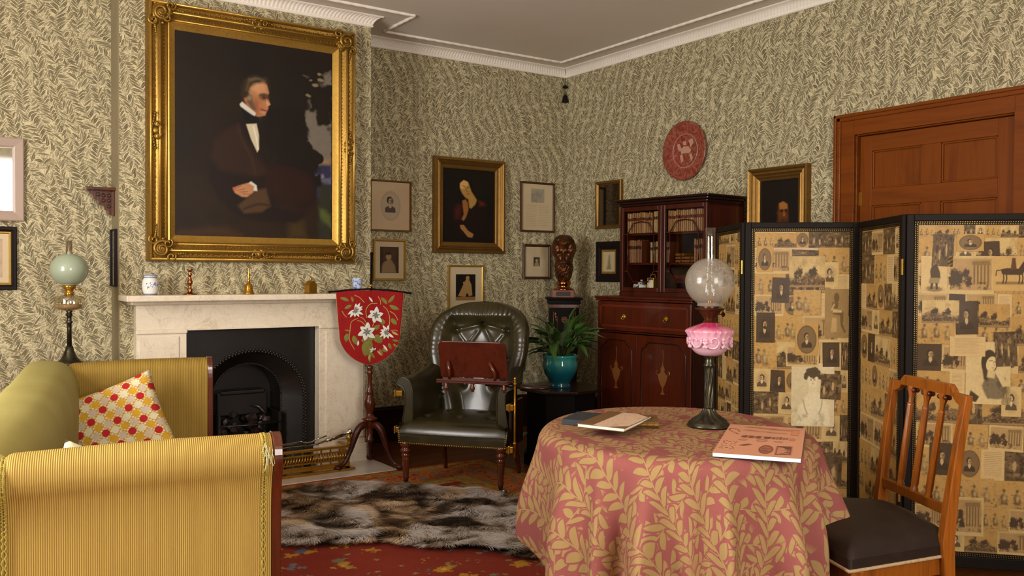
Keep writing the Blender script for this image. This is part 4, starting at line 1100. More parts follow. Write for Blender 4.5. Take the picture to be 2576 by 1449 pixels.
# room is towards -x there: the frame's -y axis must point to -x
t.rotation_euler = (0, 0, -PI / 2)
br = thing('wall_bracket', 'small fretwork wooden corner shelf above the edge-on picture', 'shelf', (XB0 - 0.006, 5.78, 1.632))
obj('top', B().span((-.165, -.055, .148), (0, .055, .166)), M['redwood'], br, bev=.003)
obj('back_plate', B().span((-.014, -.03, 0), (0, .03, .148)), M['redwood'], br, bev=.003)
b = B()
pts = [(-.014, .148), (-.150, .148), (-.132, .128), (-.118, .120), (-.110, .096), (-.088, .090), (-.080, .062), (-.058, .058), (-.052, .032), (-.034, .028), (-.030, .008), (-.014, .0)]
b.prism(pts, .010, c=(0, -.005, 0)); fr = obj('fret_support', b, M['redwood'], br)
b = B()
for (x, z) in ((-.03, .12), (-.06, .12), (-.09, .125), (-.03, .09), (-.06, .09), (-.03, .055)): b.tube([(x + .010 * math.cos(k * PI / 4), -.006, z + .010 * math.sin(k * PI / 4)) for k in range(8)], .003, 5, closed=True)
obj('fret_rings', b, M['darkwood'], br, smooth=True)
# lustre plate
pl = thing('lustre_plate', 'round ruby lustre plate with a beast in its centre, hung above the bookcase', 'plate', (XR - 0.004, 4.675, 2.207), rot=(0, -PI / 2, 0))
obj('dish', B().lathe([(.05, .0), (.13, .008), (.215, .022), (.219, .028), (.214, .031), (.135, .017), (.122, .012), (.112, .006), (.0, .004)], 64, caps=False), M['maroon'], pl, smooth=True)
b = B()
def blob(pts, h_=.006):
    n = len(pts); b.add([(y, x, h_) for x, y in pts] + [(y, x, h_ + .004) for x, y in pts], [tuple(range(n, 2 * n))] + [(i, (i + 1) % n, n + (i + 1) % n, n + i) for i in range(n)])
for q in ([(-.06, .0), (-.03, .03), (.02, .035), (.05, .01), (.04, -.02), (.0, -.015), (-.04, -.02)], [(-.06, -.02), (-.075, -.06), (-.06, -.08), (-.04, -.03)], [(.03, -.02), (.02, -.07), (.04, -.085), (.055, -.03)], [(.04, .02), (.06, .06), (.085, .055), (.075, .02), (.055, .0)], [(-.05, .02), (-.08, .05), (-.07, .085), (-.03, .075), (-.045, .045)], [(-.01, .04), (.0, .075), (.03, .07), (.02, .045)]):
    blob(q)
obj('beast_figure', b, M['plate_fig'], pl)
b = B(); b.tube([(.124 * math.cos(t), .124 * math.sin(t), .013) for t in [2 * PI * i / 48 for i in range(48)]], .0025, 6, closed=True); obj('well_line', b, M['plate_fig'], pl, smooth=True)
# pendant in the far corner
pe = thing('corner_pendant', 'tiny dark two-tier bell pendant hanging in the far corner under the cornice', 'ornament', (XR - .03, YW - .03, 2.78))
obj('cord', B().tube([(0, 0, .0), (0, 0, .215)], .002, 5), M['frame_black'], pe)
obj('upper_bell', B().lathe([(.004, .155), (.018, .145), (.024, .13), (.012, .125)], 10), M['frame_black'], pe, smooth=True)
obj('lower_bell', B().lathe([(.004, .075), (.020, .05), (.024, .02), (.030, .005), (.010, .0)], 10), M['frame_black'], pe, smooth=True)
# ------------------------------------------------------------------ soft furnishing helper: swept sheet with UVs in metres
def sheet(name, fn, nu, nv, mt, parent, swap=False, smooth=True, thick=0.0):
    """fn(u, v) -> point; stores UVs as arc length in metres"""
    P = np.array([[fn(i / (nu - 1), j / (nv - 1)) for i in range(nu)] for j in range(nv)])
    du = np.zeros((nv, nu)); dv = np.zeros((nv, nu))
    du[:, 1:] = np.cumsum(np.linalg.norm(np.diff(P, axis=1), axis=2), axis=1).mean(0)[None]
    dv[1:, :] = np.cumsum(np.linalg.norm(np.diff(P, axis=0), axis=2), axis=0).mean(1)[:, None]
    b = B(); b.add([tuple(p) for p in P.reshape(-1, 3)], [(j * nu + i, j * nu + i + 1, (j + 1) * nu + i + 1, (j + 1) * nu + i) for j in range(nv - 1) for i in range(nu - 1)])
    me = b.mesh(name, mt, smooth)
    uv = me.uv_layers.new(name='UVMap'); U = du.ravel(); V = dv.ravel()
    vi = np.zeros(len(me.loops), np.int32); me.loops.foreach_get('vertex_index', vi)
    a = np.stack([V[vi], U[vi]] if swap else [U[vi], V[vi]], 1).astype(np.float32); uv.data.foreach_set('uv', a.ravel())
    o = bpy.data.objects.new(name, me); COL.objects.link(o)
    if parent: o.parent = parent
    if thick:
        md = o.modifiers.new('cloth', 'SOLIDIFY'); md.thickness = thick; md.offset = -1
    return o
def cat(pts, n):
    """Catmull-Rom through pts, n samples"""
    P = [Vector(p) for p in pts]; P = [P[0] * 2 - P[1]] + P + [P[-1] * 2 - P[-2]]; m_ = len(P) - 3; out = []
    for i in range(n):
        t = i / (n - 1) * m_; k = min(int(t), m_ - 1); f = t - k; a, b_, c, d = P[k:k + 4]
        out.append(0.5 * ((2 * b_) + (c - a) * f + (2 * a - 5 * b_ + 4 * c - d) * f * f + (3 * b_ - a - 3 * c + d) * f ** 3))
    return out
def smst(a, b_, x):
    t = min(1, max(0, (x - a) / (b_ - a))); return t * t * (3 - 2 * t)

# ------------------------------------------------------------------ the settee
SR = math.radians(-11.4)
sofa = thing('settee', 'gold ribbed settee with high scrolled ends, its outer end filling the lower left corner', 'sofa', (0.183, 2.424, 0.008), SR)
SW, SL = 0.635, 2.30
# outer profile of an end in (y outward = negative, z), over the roll and down inside
def end_profile(s_):
    """s_=+1 near end (outside faces -y)"""
    return cat([(0.010, .06), (0.006, .25), (0.000, .50), (-.002, .66), (-.014, .735), (-.034, .775), (-.040, .805), (-.030, .838), (.005, .862), (.045, .858), (.078, .835), (.088, .79), (.088, .66), (.090, .42)], 60)
pf = end_profile(1)
def crest(u): return -0.014 * (1 - u) ** 2.0 - 0.004 * u ** 3 - 0.030 * (max(0, 0.05 - u) / 0.05) ** 2
def near_end(u, v):
    p = pf[int(round(v * 59))]; z = p[1]; k = smst(.55, .86, z)
    bow = 0.018 * math.sin(PI * u) * (0.5 if p[0] < .04 else -.5)
    return (SW * u, p[0] - bow, z + crest(u) * k)
sheet('near_end_cover', near_end, 60, 60, M['cord'], sofa)
def far_end(u, v):
    x, y, z = near_end(u, v); return (x, SL - y, z)
sheet('far_end_cover', far_end, 40, 60, M['cord_in'], sofa)
# wooden facings following the profile, at the front of both ends, and the back one of the near end
for (nm, yf) in (('near', lambda y: y), ('far', lambda y: SL - y)):
    for (x0, x1) in ((SW + .001, SW + .026), (-.030, -.003)):
        cr = crest(1 if x0 > 0 else 0)
        pts = [(p[0], p[1] + cr * smst(.55, .86, p[1])) for p in pf]
        c_ = (sum(p[0] for p in pts) / 60, .5)
        poly = [(yf(y - (.006 if y < .04 else -.004)), z + .004 * (z > .8)) for y, z in pts]
        b = B(); n = len(poly)
        b.add([(x0, y, z) for y, z in poly] + [(x1, y, z) for y, z in poly], [tuple(range(n)), tuple(range(2 * n - 1, n - 1, -1))] + [(i, (i + 1) % n, n + (i + 1) % n, n + i) for i in range(n)])
        if x0 > 0 or nm == 'near': obj('facing', b, M['redwood'], sofa, bev=.003)
# gimp braid down both edges of the near end, with a frayed tuft at the front corner
for u0, o_ in ((.022, 0), (.968, 0)):
    pts = []
    for j in range(0, 44):
        x, y, z = near_end(u0, j / 59 if j < 60 else 1)
        pts.append((x, y - .004, z))
    for s_ in (-1, 1):
        pp = []
        for i in range(len(pts) * 5 - 5):
            k = i / 5; a = Vector(pts[int(k)]); c = Vector(pts[min(int(k) + 1, len(pts) - 1)]); q = a.lerp(c, k - int(k))
            pp.append((q.x + s_ * (.0035 + .0022 * math.sin(i * 1.9)), q.y - .001 * math.cos(i * 1.9 + s_), q.z))
        obj('gimp_braid', B().tube(pp, .0027, 5), M['braid'], sofa, smooth=True)
b = B(); rnd = random.Random(9)
for i in range(13):
    x, y, z = SW - .012 + rnd.uniform(-.012, .012), -.045 + rnd.uniform(-.006, .004), .835 + rnd.uniform(-.02, .012)
    L_ = rnd.uniform(.015, .05); dx = rnd.uniform(-.01, .022)
    b.tube([(x, y, z), (x + dx * .5, y - .008, z - L_ * .4), (x + dx, y - .006, z - L_)], .0009, 4)
fr_ = obj('frayed_fringe', b, M['fringe'], sofa); fr_['kind'] = 'stuff'
# back: pale padded back with an outward roll along the whole length
bp_ = cat([(-.02, .10), (-.03, .40), (-.05, .62), (-.10, .74), (-.165, .79), (-.175, .83), (-.14, .865), (-.07, .872), (.00, .855), (.045, .80), (.065, .70), (.07, .55), (.075, .42)], 44)
def back(u, v):
    p = bp_[int(round(v * 43))]; e = 1 - abs(2 * u - 1)
    rd = smst(0, .05, 2 - 2 * u); z = p[1]
    xx = p[0] + .02 * math.sin(PI * u) * smst(.4, .8, z)
    z2 = .42 + (z - .42) * (0.90 + .10 * rd) if z > .42 else z
    return (xx, .012 + (SL - .03) * u, z2)
sheet('back_cover', back, 80, 44, M['pale'], sofa)
for u_ in (0.0, 1.0):
    cp_ = [back(u_, j / 43) for j in range(44)]
    obj('back_end', B().add(cp_, [tuple(range(44))]), M['pale'], sofa)
b = B(); b.span((-.01, .03, .14), (SW, SL - .03, .30)); obj('seat_rail', b, M['redwood'], sofa, bev=.01)
def seat(u, v):
    x, y = .05 + (SW - .03) * u, .085 + (SL - .17) * v
    e = min(smst(0, .10, u), smst(0, .06, 1 - u)) * min(smst(0, .04, v), smst(0, .04, 1 - v))
    return (x, y, .33 + .11 * e + .008 * math.sin(9 * y) * e)
sheet('seat_pad', seat, 24, 60, M['cord_in'], sofa)
obj('seat_border', B().span((.05, .085, .29), (SW + .005, SL - .085, .36)), M['cord_in'], sofa, bev=.02)
for (x, y) in ((SW - .04, .05), (SW - .04, SL - .05), (.02, .05), (.02, SL - .05)):
    obj('leg', B().lathe([(.014, 0), (.016, .02), (.012, .03), (.024, .06), (.028, .09), (.020, .11), (.030, .14)], 16, (x, y, 0)), M['redwood'], sofa, smooth=True)

def pillow(name, label, w, h, d, mt, loc, rot, n=34, corner=.06):
    t = thing(name, label, 'cushion', loc, rot=rot)
    b = B()
    for s_ in (-1, 1):
        def f(u, v, s_=s_):
            a, c = 2 * u - 1, 2 * v - 1
            pin = 1 - .09 * (1 - a * a) * (c * c) ** 1 * .9; pin2 = 1 - .09 * (1 - c * c) * (a * a)
            k = max(0, (1 - a ** 4) * (1 - c ** 4)) ** .5
            return (a * w / 2 * pin2, s_ * d / 2 * k + .003 * math.sin(7 * a + 5 * c), c * h / 2 * pin)
        b.grid(f, n, n, flip=(s_ > 0))
    obj('cover', b, mt, t, smooth=True, weld=True)
    return t
# local placing inside the settee: convert to world
def sw(x, y, z):
    c, s_ = math.cos(SR), math.sin(SR); return (.183 + x * c - y * s_, 2.424 + x * s_ + y * c, z)
pc = sw(.235, 1.995, .580)
cu = thing('dotted_cushion', 'square cushion with red, mustard and white dots at the far end of the settee', 'cushion', pc)
cu.rotation_mode = 'XYZ'
mm = Matrix.Rotation(math.radians(-20), 4, 'Z') @ Matrix.Rotation(math.radians(-22), 4, 'X') @ Matrix.Rotation(math.radians(-22), 4, 'Y')
cu.rotation_euler = mm.to_euler()
b = B(); w = .43
for s_ in (-1, 1):
    def f(u, v, s_=s_):
        a, c = 2 * u - 1, 2 * v - 1
        k = max(0, (1 - a ** 4) * (1 - c ** 4)) ** .5
        return (a * w / 2 * (1 - .07 * (1 - c * c)), s_ * .075 * k, c * w / 2 * (1 - .07 * (1 - a * a)))
    b.grid(f, 34, 34, flip=(s_ > 0))
me_ = obj('cover', b, M['cushion'], cu, smooth=True, weld=True)
wc = pillow('silk_cushion', 'corner of a small white silk cushion on the gold settee seat, behind its near end', .36, .36, .11, M['silk'], sw(.235, .190, .630), (0, 0, 0))
wc.rotation_euler = (Matrix.Rotation(SR, 4, 'Z') @ Matrix.Rotation(math.radians(8), 4, 'X') @ Matrix.Rotation(math.radians(22), 4, 'Y')).to_euler()
# ------------------------------------------------------------------ leather armchair
AC = (2.6625, 4.475); AR_ = math.atan2(-.764, .645)
ac = thing('leather_armchair', 'button-backed olive leather armchair on turned castored legs, near the far corner', 'armchair', (*AC, 0.008), AR_)
# seat: padded with rounded front, tufts
btn = [(-.20, .13), (0, .13), (.20, .13), (-.10, .27), (.10, .27), (-.20, .40), (0, .40), (.20, .40)]
def seat_half(y): return .338 - .05 * smst(.1, .55, y)
def ac_seat(u, v):
    a = 2 * u - 1; y = -.035 + .565 * v
    if v < .18:
        t = v / .18; ang = PI / 2 * t; y = .045 - .085 * math.cos(ang) ; z = .315 + .095 * max(0.0, math.sin(ang)) ** .8
    else:
        t = (v - .18) / .82; y = .045 + .50 * t; z = .41 + .022 * math.sin(PI * min(1, t * 1.1))
    hw = seat_half(y); x = a * hw
    edge = (1 - abs(a)) * hw
    z -= .035 * (1 - smst(0, .06, edge)) * (1 if v > .1 else .2)
    y += .012 * (a * a) * (1 if v < .2 else 0)
    for bx, by in btn:
        d = math.hypot(x - bx, y - by); z -= .020 * math.exp(-(d / .028) ** 2) - .004 * math.exp(-(d / .07) ** 2)
    return (x, y, z)
b = B(); b.grid(ac_seat, 90, 80); obj('seat', b, M['leather'], ac, smooth=True)
b = B(); b.grid(lambda u, v: ((2 * u - 1) * .327 * 1.0, -.040 + .012 * (2 * u - 1) ** 2, .272 + .065 * v), 30, 4)
b.grid(lambda u, v: (.327 - .05 * smst(.1, .55, u * .55), -.030 + .57 * u, .272 + .125 * v), 14, 3).grid(lambda u, v: (-.327 + .05 * smst(.1, .55, u * .55), -.030 + .57 * u, .272 + .125 * v), 14, 3)
b.grid(lambda u, v: ((2 * u - 1) * .327, -.03 + .57 * v, .275), 3, 3)
obj('seat_rail_cover', b, M['leather'], ac, smooth=True, auto=50)
for bx, by in btn:
    b = B(); b.ball((bx, by, ac_seat(.5 + bx / .325 / 2, .18 + (by - .045) / .5 * .82)[2] + .003), .010, 8, 5, (1, 1, .5))
    obj('seat_button', b, M['leather'], ac, smooth=True)
nb = B(); 
for i in range(58):
    a = -1 + 2 * i / 57; nb.ball((a * .327, -.043 + .012 * a * a, .279), .0042, 6, 4, (1, .6, 1))
for s_ in (-1, 1):
    for i in range(6): nb.ball((s_ * .328, -.040 + .012, .290 + i * .0115), .0042, 6, 4)
    for i in range(36): nb.ball((s_ * (.329 - .05 * smst(.1, .55, i * .0153)), -.025 + i * .0153, .279), .0042, 6, 4, (.6, 1, 1))
o = obj('brass_nail', nb, M['brass'], ac, smooth=True); o['kind'] = 'stuff'
# back
def hwv(v):
    if v < .70: return .225 + .105 * smst(0, .62, v)
    t = (v - .70) / .30; return .330 * max(0, (1 - t ** 2.6)) ** (1 / 2.1)
ZB0, ZB1 = .36, 1.105
tuft = [(0, .80), (-.175, .745), (.175, .745), (-.09, .60), (.09, .60), (-.19, .50), (.19, .50), (0, .44), (-.10, .28), (.10, .28)]
def ac_back(u, v, front=True):
    a = 2 * u - 1; vv = v ** 1.0; hw = hwv(vv); x = a * hw; z = ZB0 + (ZB1 - ZB0) * vv
    y = .50 + .17 * vv + (-.13) * (abs(x) / .33) ** 2.2 * (1 - .35 * vv)
    de = min(hw - abs(x), (ZB1 - z) * .95 + .0)
    de = max(0, de)
    r_ = min(1, de / .075)
    roll = math.sqrt(max(0, 1 - (1 - r_) ** 2)) * .075
    dip = smst(.075, .15, de) * .045
    t = roll - dip
    if front:
        for bx, bv in tuft:
            bz = ZB0 + (ZB1 - ZB0) * bv; d = math.hypot(x - bx, z - bz)
            t -= .030 * math.exp(-(d / .022) ** 2) - .010 * math.exp(-(d / .07) ** 2)
        # pleats running out from the upper buttons over the roll
        for bx, bv in tuft[:3]:
            bz = ZB0 + (ZB1 - ZB0) * bv
            if z > bz and de < .14:
                ang = math.atan2(x - bx * .6, z - bz + .12); t -= .0045 * (0.5 + .5 * math.cos(ang * 46)) * smst(.0, .04, de) * math.exp(-((x - bx) / .10) ** 2) * smst(.14, .10, de)
        if abs(x) > .2: t -= .0016 * (0.5 + .5 * math.cos(z * 95 + 7 * math.sin(z * 23) + 3 * abs(x))) * smst(0, .03, de) * smst(.14, .07, de)
        # diamond folds between buttons
        pairs = ((0, 1), (0, 2), (1, 3), (0, 3), (0, 4), (2, 4), (3, 5), (4, 6), (3, 7), (4, 7), (7, 8), (7, 9), (5, 8), (6, 9))
        for i, j in pairs:
            ax, az = tuft[i][0], ZB0 + (ZB1 - ZB0) * tuft[i][1]; bx, bz = tuft[j][0], ZB0 + (ZB1 - ZB0) * tuft[j][1]
            ex, ez = bx - ax, bz - az; q = max(0, min(1, ((x - ax) * ex + (z - az) * ez) / (ex * ex + ez * ez))); d = math.hypot(x - ax - q * ex, z - az - q * ez)
            t -= .010 * math.exp(-(d / .012) ** 2)
        return (x, y - t - .02, z)
    return (x, y + .035 * r_ ** .5, z)
b = B(); b.grid(ac_back, 110, 120)
b.grid(lambda u, v: ac_back(u, v, False), 40, 50, flip=True)
b.grid(lambda u, v: tuple(Vector(ac_back(0, u)).lerp(Vector(ac_back(0, u, False)), v)), 50, 3).grid(lambda u, v: tuple(Vector(ac_back(1, u)).lerp(Vector(ac_back(1, u, False)), v)), 50, 3)
obj('backrest', b, M['leather'], ac, smooth=True)
for bx, bv in tuft:
    b = B(); hw = hwv(bv); p_ = ac_back(.5 + bx / hw / 2, bv); b.ball((p_[0], p_[1] - .004, p_[2]), .009, 8, 5, (1, .5, 1))
    obj('back_button', b, M['leather'], ac, smooth=True)
# arms
for s_ in (-1, 1):
    prof_ = cat([(.262, .40), (.262, .52), (.268, .60), (.290, .645), (.330, .662), (.362, .650), (.368, .628), (.350, .612), (.325, .600), (.312, .56), (.318, .46), (.330, .38), (.332, .30)], 40)
    def arm(u, v, s_=s_):
        p_ = prof_[int(round(v * 39))]; y = .035 + .46 * u
        lift = .055 * smst(.35, 1, u); k = smst(.35, .62, p_[1])
        low = 0
        x = p_[0] - .055 * smst(.25, 1, u) * 1.0
        return (s_ * x, y, p_[1] + lift * k)
    b = B(); b.grid(arm, 30, 40)
    n = 40; f0 = [arm(0, j / 39) for j in range(n)]
    fr2 = [(x, y - .010, z) for x, y, z in f0]; cxy = (s_ * .300, .012, 0)
    b.add(f0 + fr2, [(i, i + 1, n + i + 1, n + i) for i in range(n - 1)])
    o = obj('arm_pad', b, M['leather'], ac, smooth=True, auto=60)
    fb = B(); fb.add(fr2, [tuple(range(n))]); fb.add([(x, y + .002, z) for x, y, z in fr2], [tuple(range(n))]); obj('arm_facing', fb, M['leather'], ac)
    pts = [Vector(q) + Vector((0, -.002, 0)) for q in fr2]; obj('arm_piping', B().tube(pts, .0035, 6), M['leather'], ac, smooth=True)
# legs
def flute(n, a): return lambda t, z, k: 1 - a * (0.5 + 0.5 * math.cos(n * t)) if 6 <= k <= 9 else 1
for s_ in (-1, 1):
    lp = [(.011, .045), (.014, .05), (.014, .058), (.020, .066), (.016, .075), (.017, .085), (.018, .092), (.020, .13), (.023, .165), (.024, .185), (.020, .190), (.027, .197), (.027, .205), (.021, .211), (.024, .216), (.033, .226), (.030, .238), (.021, .246), (.030, .256), (.034, .262), (.034, .285)]
    lg = obj('leg', B().lathe(lp, 32, (s_ * .295, .0, 0), mod=flute(10, .13)), M['redwood'], ac, smooth=True)
    c = s_ * .295
    obj('castor', B().lathe([(.014, .075), (.0145, .05), (.011, .034), (.008, .030)], 14, (c, 0, 0)).tube([(c, 0, .048), (c + .010, .0, .036), (c + .022, 0, .020)], .007, 8).lathe([(.004, -.007), (.016, -.007), (.0185, -.004), (.0185, .004), (.016, .007), (.004, .007)], 20, (c + .022, -.006, .0185), M=Matrix.Rotation(PI / 2, 3, 'X') @ Matrix.Rotation(0, 3, 'Z')), M['pewter'], lg, smooth=True)
    obj('leg', B().tube([(s_ * .24, .50, .30), (s_ * .245, .53, .15), (s_ * .25, .58, .03), (s_ * .25, .585, 0)], [.022, .018, .014, .013], 10), M['redwood'], ac, smooth=True)

# ------------------------------------------------------------------ reading stand clamped beside the chair
rs = thing('reading_stand', 'mahogany reading board on a brass rod, swung in front of the leather armchair', 'book stand', (*AC, 0.050), AR_)
bx0, bx1 = -.155, .250
# board: tilted, its back faces the camera
Mb = Matrix.Translation((0.138, -.055, .745)) @ Matrix.Rotation(math.radians(17), 4, 'X')
def tb(b, M_): b.v = [tuple(M_ @ Vector(v)) for v in b.v]; return b
w_, h_ = .205, .112
poly = [(-w_, -h_), (w_, -h_), (w_, h_ - .03), (w_ - .01, h_ - .008), (w_ - .03, h_), (-w_ + .03, h_), (-w_ + .01, h_ - .008), (-w_, h_ - .03)]
obj('board', tb(B().prism(poly, .012), Mb), M['mahog_h'], rs, bev=.003)
obj('ledge', B().span((-.085, -.055, .606), (.352, .045, .620)).span((-.082, -.062, .618), (.348, -.050, .630)), M['mahog_h'], rs, bev=.003)
for x in (-.005, .270):
    obj('strut', B().tube([(x, -.035, .623), (x + .004, -.062, .673), (x - .006 if x < 0 else x - .03, -.060, .735)], [.013, .010, .012], 8), M['redwood'], rs, smooth=True)
obj('prop_bar', B().span((-.05, -.047, .624), (.30, -.035, .638)), M['mahog_h'], rs, bev=.003)
for x, r_ in ((-.025, .017), (.135, .014), (.325, .015)):
    obj('knob', B().lathe([(.006, .05), (r_ * .8, .046), (r_ * .5, .036), (r_, .026), (r_ * 1.05, .016), (r_ * .6, .010), (r_ * .8, .004), (.003, 0)], 14, (x, -.045, .558)), M['redwood'], rs, smooth=True)
obj('swing_arm', B().tube([(.20, .0, .600), (.32, .02, .596), (.395, .03, .590)], .011, 8), M['darkwood'], rs, smooth=True)
obj('paddle', B().lathe([(.07, 0), (.085, .006), (.085, .016), (.07, .022)], 24, (.47, .06, .575), M=Matrix.Diagonal((1.25, .6, 1))), M['darkwood'], rs, smooth=True)
obj('brass_rod', B().tube([(.372, .02, .175), (.372, .02, .635)], .0065, 10).ball((.372, .02, .638), .009).lathe([(.010, 0), (.012, .006), (.010, .012)], 12, (.372, .02, .60)).lathe([(.010, 0), (.012, .006), (.010, .012)], 12, (.372, .02, .255)), M['brass'], rs, smooth=True)
for z in (.225, .47): obj('clamp', B().span((.325, -.005, z - .018), (.368, .03, z + .018)).span((.340, -.012, z - .024), (.350, .036, z + .024)), M['brass'], rs, bev=.003)
obj('side_panel', B().span((.333, .03, .23), (.350, .30, .49)), M['darkwood'], rs)
for z in (.30, .52): obj('arm_bracket', B().span((-.375, .03, z - .016), (-.334, .06, z + .016)).span((-.385, .025, z - .022), (-.375, .065, z + .022)), M['brass'], rs, bev=.003)

# ------------------------------------------------------------------ pole screen with an embroidered banner
PSX, PSY = 2.535, 5.335
ps = thing('banner_screen', 'tripod pole screen with a red lily-embroidered shield banner beside the fireplace', 'fire screen', (PSX, PSY, 0.012), math.radians(-22))
obj('pole', B().tube([(0, 0, .40), (0.004, 0, .9), (0.012, 0, 1.40)], .008, 10).ball((.012, 0, 1.41), .012), M['black'], ps, smooth=True)
tp = [(.020, .20), (.034, .205), (.034, .215), (.026, .225), (.026, .325), (.034, .335), (.060, .345), (.062, .353), (.040, .362), (.030, .375), (.026, .39), (.034, .405), (.042, .43), (.046, .45), (.040, .475), (.028, .50), (.024, .515), (.030, .525), (.024, .535), (.018, .56), (.016, .60), (.018, .64), (.026, .655), (.018, .665), (.024, .68), (.026, .695), (.014, .705), (.012, .73), (.018, .74), (.010, .75)]
obj('turned_column', B().lathe([(r * .85, z - .03) for r, z in tp], 28), M['redwood'], ps, smooth=True)
for k, ang in enumerate((205, 325, 85)):
    a = math.radians(ang); c_, s_ = math.cos(a), math.sin(a)
    prof_ = cat([(.015, .265), (.045, .285), (.085, .255), (.115, .19), (.145, .11), (.185, .045), (.225, .028)], 22)
    lg = obj('leg', B().tube([(c_ * p[0], s_ * p[0], p[1]) for p in prof_], [.017 + .008 * math.sin(PI * min(1, i / 14)) - .004 * (i / 21) for i in range(22)], 10), M['mahog'], ps, smooth=True)
    obj('pad_foot', B().ball((c_ * .228, s_ * .228, .020), .024, 12, 8, (1.2, 1, .85)), M['mahog'], lg, smooth=True)
    obj('knee_carving', B().ball((c_ * .055, s_ * .055, .272), .020, 8, 6).ball((c_ * .078, s_ * .078, .255), .015, 8, 6), M['mahog'], lg, smooth=True)
obj('cross_bar', B().tube([(-.255, -.016, 1.158), (-.13, -.018, 1.172), (0, -.018, 1.178), (.13, -.018, 1.168), (.262, -.016, 1.150)], .006, 8).ball((-.26, -.016, 1.157), .009).ball((.267, -.016, 1.149), .009), M['black'], ps, smooth=True)
obj('bar_boss', B().ball((0.006, -.022, 1.20), .010).tube([(0, -.01, 1.165), (0.004, -.012, 1.205)], .006, 6), M['brass'], ps, smooth=True)
# banner
BW, BT, BBm = .218, 1.158, .680
def bn_half(z):
    k = min(1.0, max(0.0, (z - BBm) / (BT - BBm)))
    if k > .42: return BW * (1 - .10 * max(0.0, 1 - (k - .42) / .58) ** 1.2)
    t = k / .42; return BW * .90 * max(0.0, 1 - (1 - t) ** 2.0) ** .62
def banner(u, v, off=0.0):
    z = BBm + (BT - BBm) * v; hw = bn_half(z); x = (2 * u - 1) * hw
    return (x, -.020 - off + .006 * math.sin(x * 22) - .004 * math.sin(z * 9), z + (.010 * math.cos(x / BW * PI / 2) - (.004 * x / BW)) * v)
b = B(); b.grid(banner, 40, 60); 
ban = obj('banner', b, M['redcloth'], ps, smooth=True); md = ban.modifiers.new('cloth', 'SOLIDIFY'); md.thickness = .004; md.offset = 1
edge = [banner(0, 1 - i / 60) for i in range(61)] + [banner(1, i / 60) for i in range(1, 61)]
obj('edge_cord', B().tube([(x, y - .001, z) for x, y, z in edge], .0028, 6), simple('buff_cord', '#a5824c', rough=.8), ban, smooth=True)
emb_w = simple('white_embroidery', '#c6c2b6', rough=.7); emb_g = mottled('green_gold_embroidery', '#7d6a22', '#56601f', 60, rough=.75); emb_t = simple('tan_embroidery', '#a98a48', rough=.75); emb_s = simple('grey_petal_shading', '#6b6a62', rough=.8)
def bpt(px_, py_, h_=.006):
    """detail-crop pixel -> banner surface"""
    x = (px_ - 555) / 475 * BW * 1.02; z = BT - (py_ - 165) / (1275 - 165) * (BT - BBm)
    return Vector((x, -.020 + .006 * math.sin(x * 22) - .004 * math.sin(z * 9) - h_, z))
def petal(b, px_, py_, ang, L_, w_, h_=.006, bend=.15):
    a = math.radians(ang); n = 7; vs = []; 
    for i in range(n):
        t = i / (n - 1); ww = w_ * max(0.0, math.sin(PI * min(1, t * .93 + .07))) ** .8
        cx_, cy_ = px_ + L_ * t * math.cos(a) - bend * L_ * t * t * math.sin(a), py_ - L_ * t * math.sin(a) - bend * L_ * t * t * math.cos(a)
        for s_ in (-1, 0, 1): vs.append(bpt(cx_ - s_ * ww * math.sin(a), cy_ - s_ * ww * math.cos(a), h_ + (.003 if s_ == 0 else 0)))
    b.add(vs, [(i * 3 + k, i * 3 + k + 1, i * 3 + 4 + k, i * 3 + 3 + k) for i in range(n - 1) for k in (0, 1)])
bg, bt_, bs = B(), B(), B()
for (x, y, a, l, w) in ((260, 300, 150, 130, 26), (320, 320, 95, 90, 18), (300, 370, 200, 110, 26), (790, 350, 120, 130, 26), (810, 330, 45, 150, 24), (830, 370, -35, 150, 32), (250, 800, -110, 130, 36), (330, 830, -80, 150, 38), (560, 900, -115, 260, 80), (640, 820, -70, 150, 60), (600, 880, 180, 170, 60), (860, 570, -65, 120, 34), (720, 580, -85, 90, 40), (820, 950, -80, 100, 22), (870, 900, -20, 90, 18), (880, 960, -50, 90, 18), (600, 730, 20, 110, 34), (280, 760, 160, 80, 14), (690, 1040, -70, 110, 20), (720, 1050, -30, 90, 16), (560, 1090, -100, 160, 22), (570, 1080, -70, 120, 20), (540, 1070, -130, 80, 18)): petal(bg, x, y, a, l, w, .005)
o = obj('green_leaves', bg, emb_g, ban, smooth=True); o['kind'] = 'stuff'
def stemp(pts, w): bt_.tube([bpt(x, y, .006) for x, y in [tuple(q) for q in cat([(a, c) for a, c in pts], 20)]], w, 5)
for q in (((340, 215), (410, 250), (480, 330)), ((670, 235), (700, 300), (705, 360)), ((740, 380), (800, 450), (830, 560), (825, 690)), ((505, 640), (470, 580), (420, 545)), ((390, 565), (300, 620), (280, 760), (275, 900), (345, 1045)), ((660, 340), (560, 350), (500, 440), (510, 560)), ((170, 455), (200, 510), (235, 550)), ((830, 460), (900, 510), (945, 600)), ((380, 600), (440, 620), (500, 690)), ((840, 760), (900, 750), (940, 765)), ((590, 690), (610, 640), (620, 560))): stemp(q, .0030)
for (x, y, a, l, w) in ((860, 770, -40, 110, 18), (560, 1120, -110, 90, 14), (660, 1060, -60, 110, 14), (740, 1020, -40, 80, 14)): petal(bt_, x, y, a, l, w, .006)
o = obj('tan_stems', bt_, emb_t, ban, smooth=True); o['kind'] = 'stuff'
bw = B()
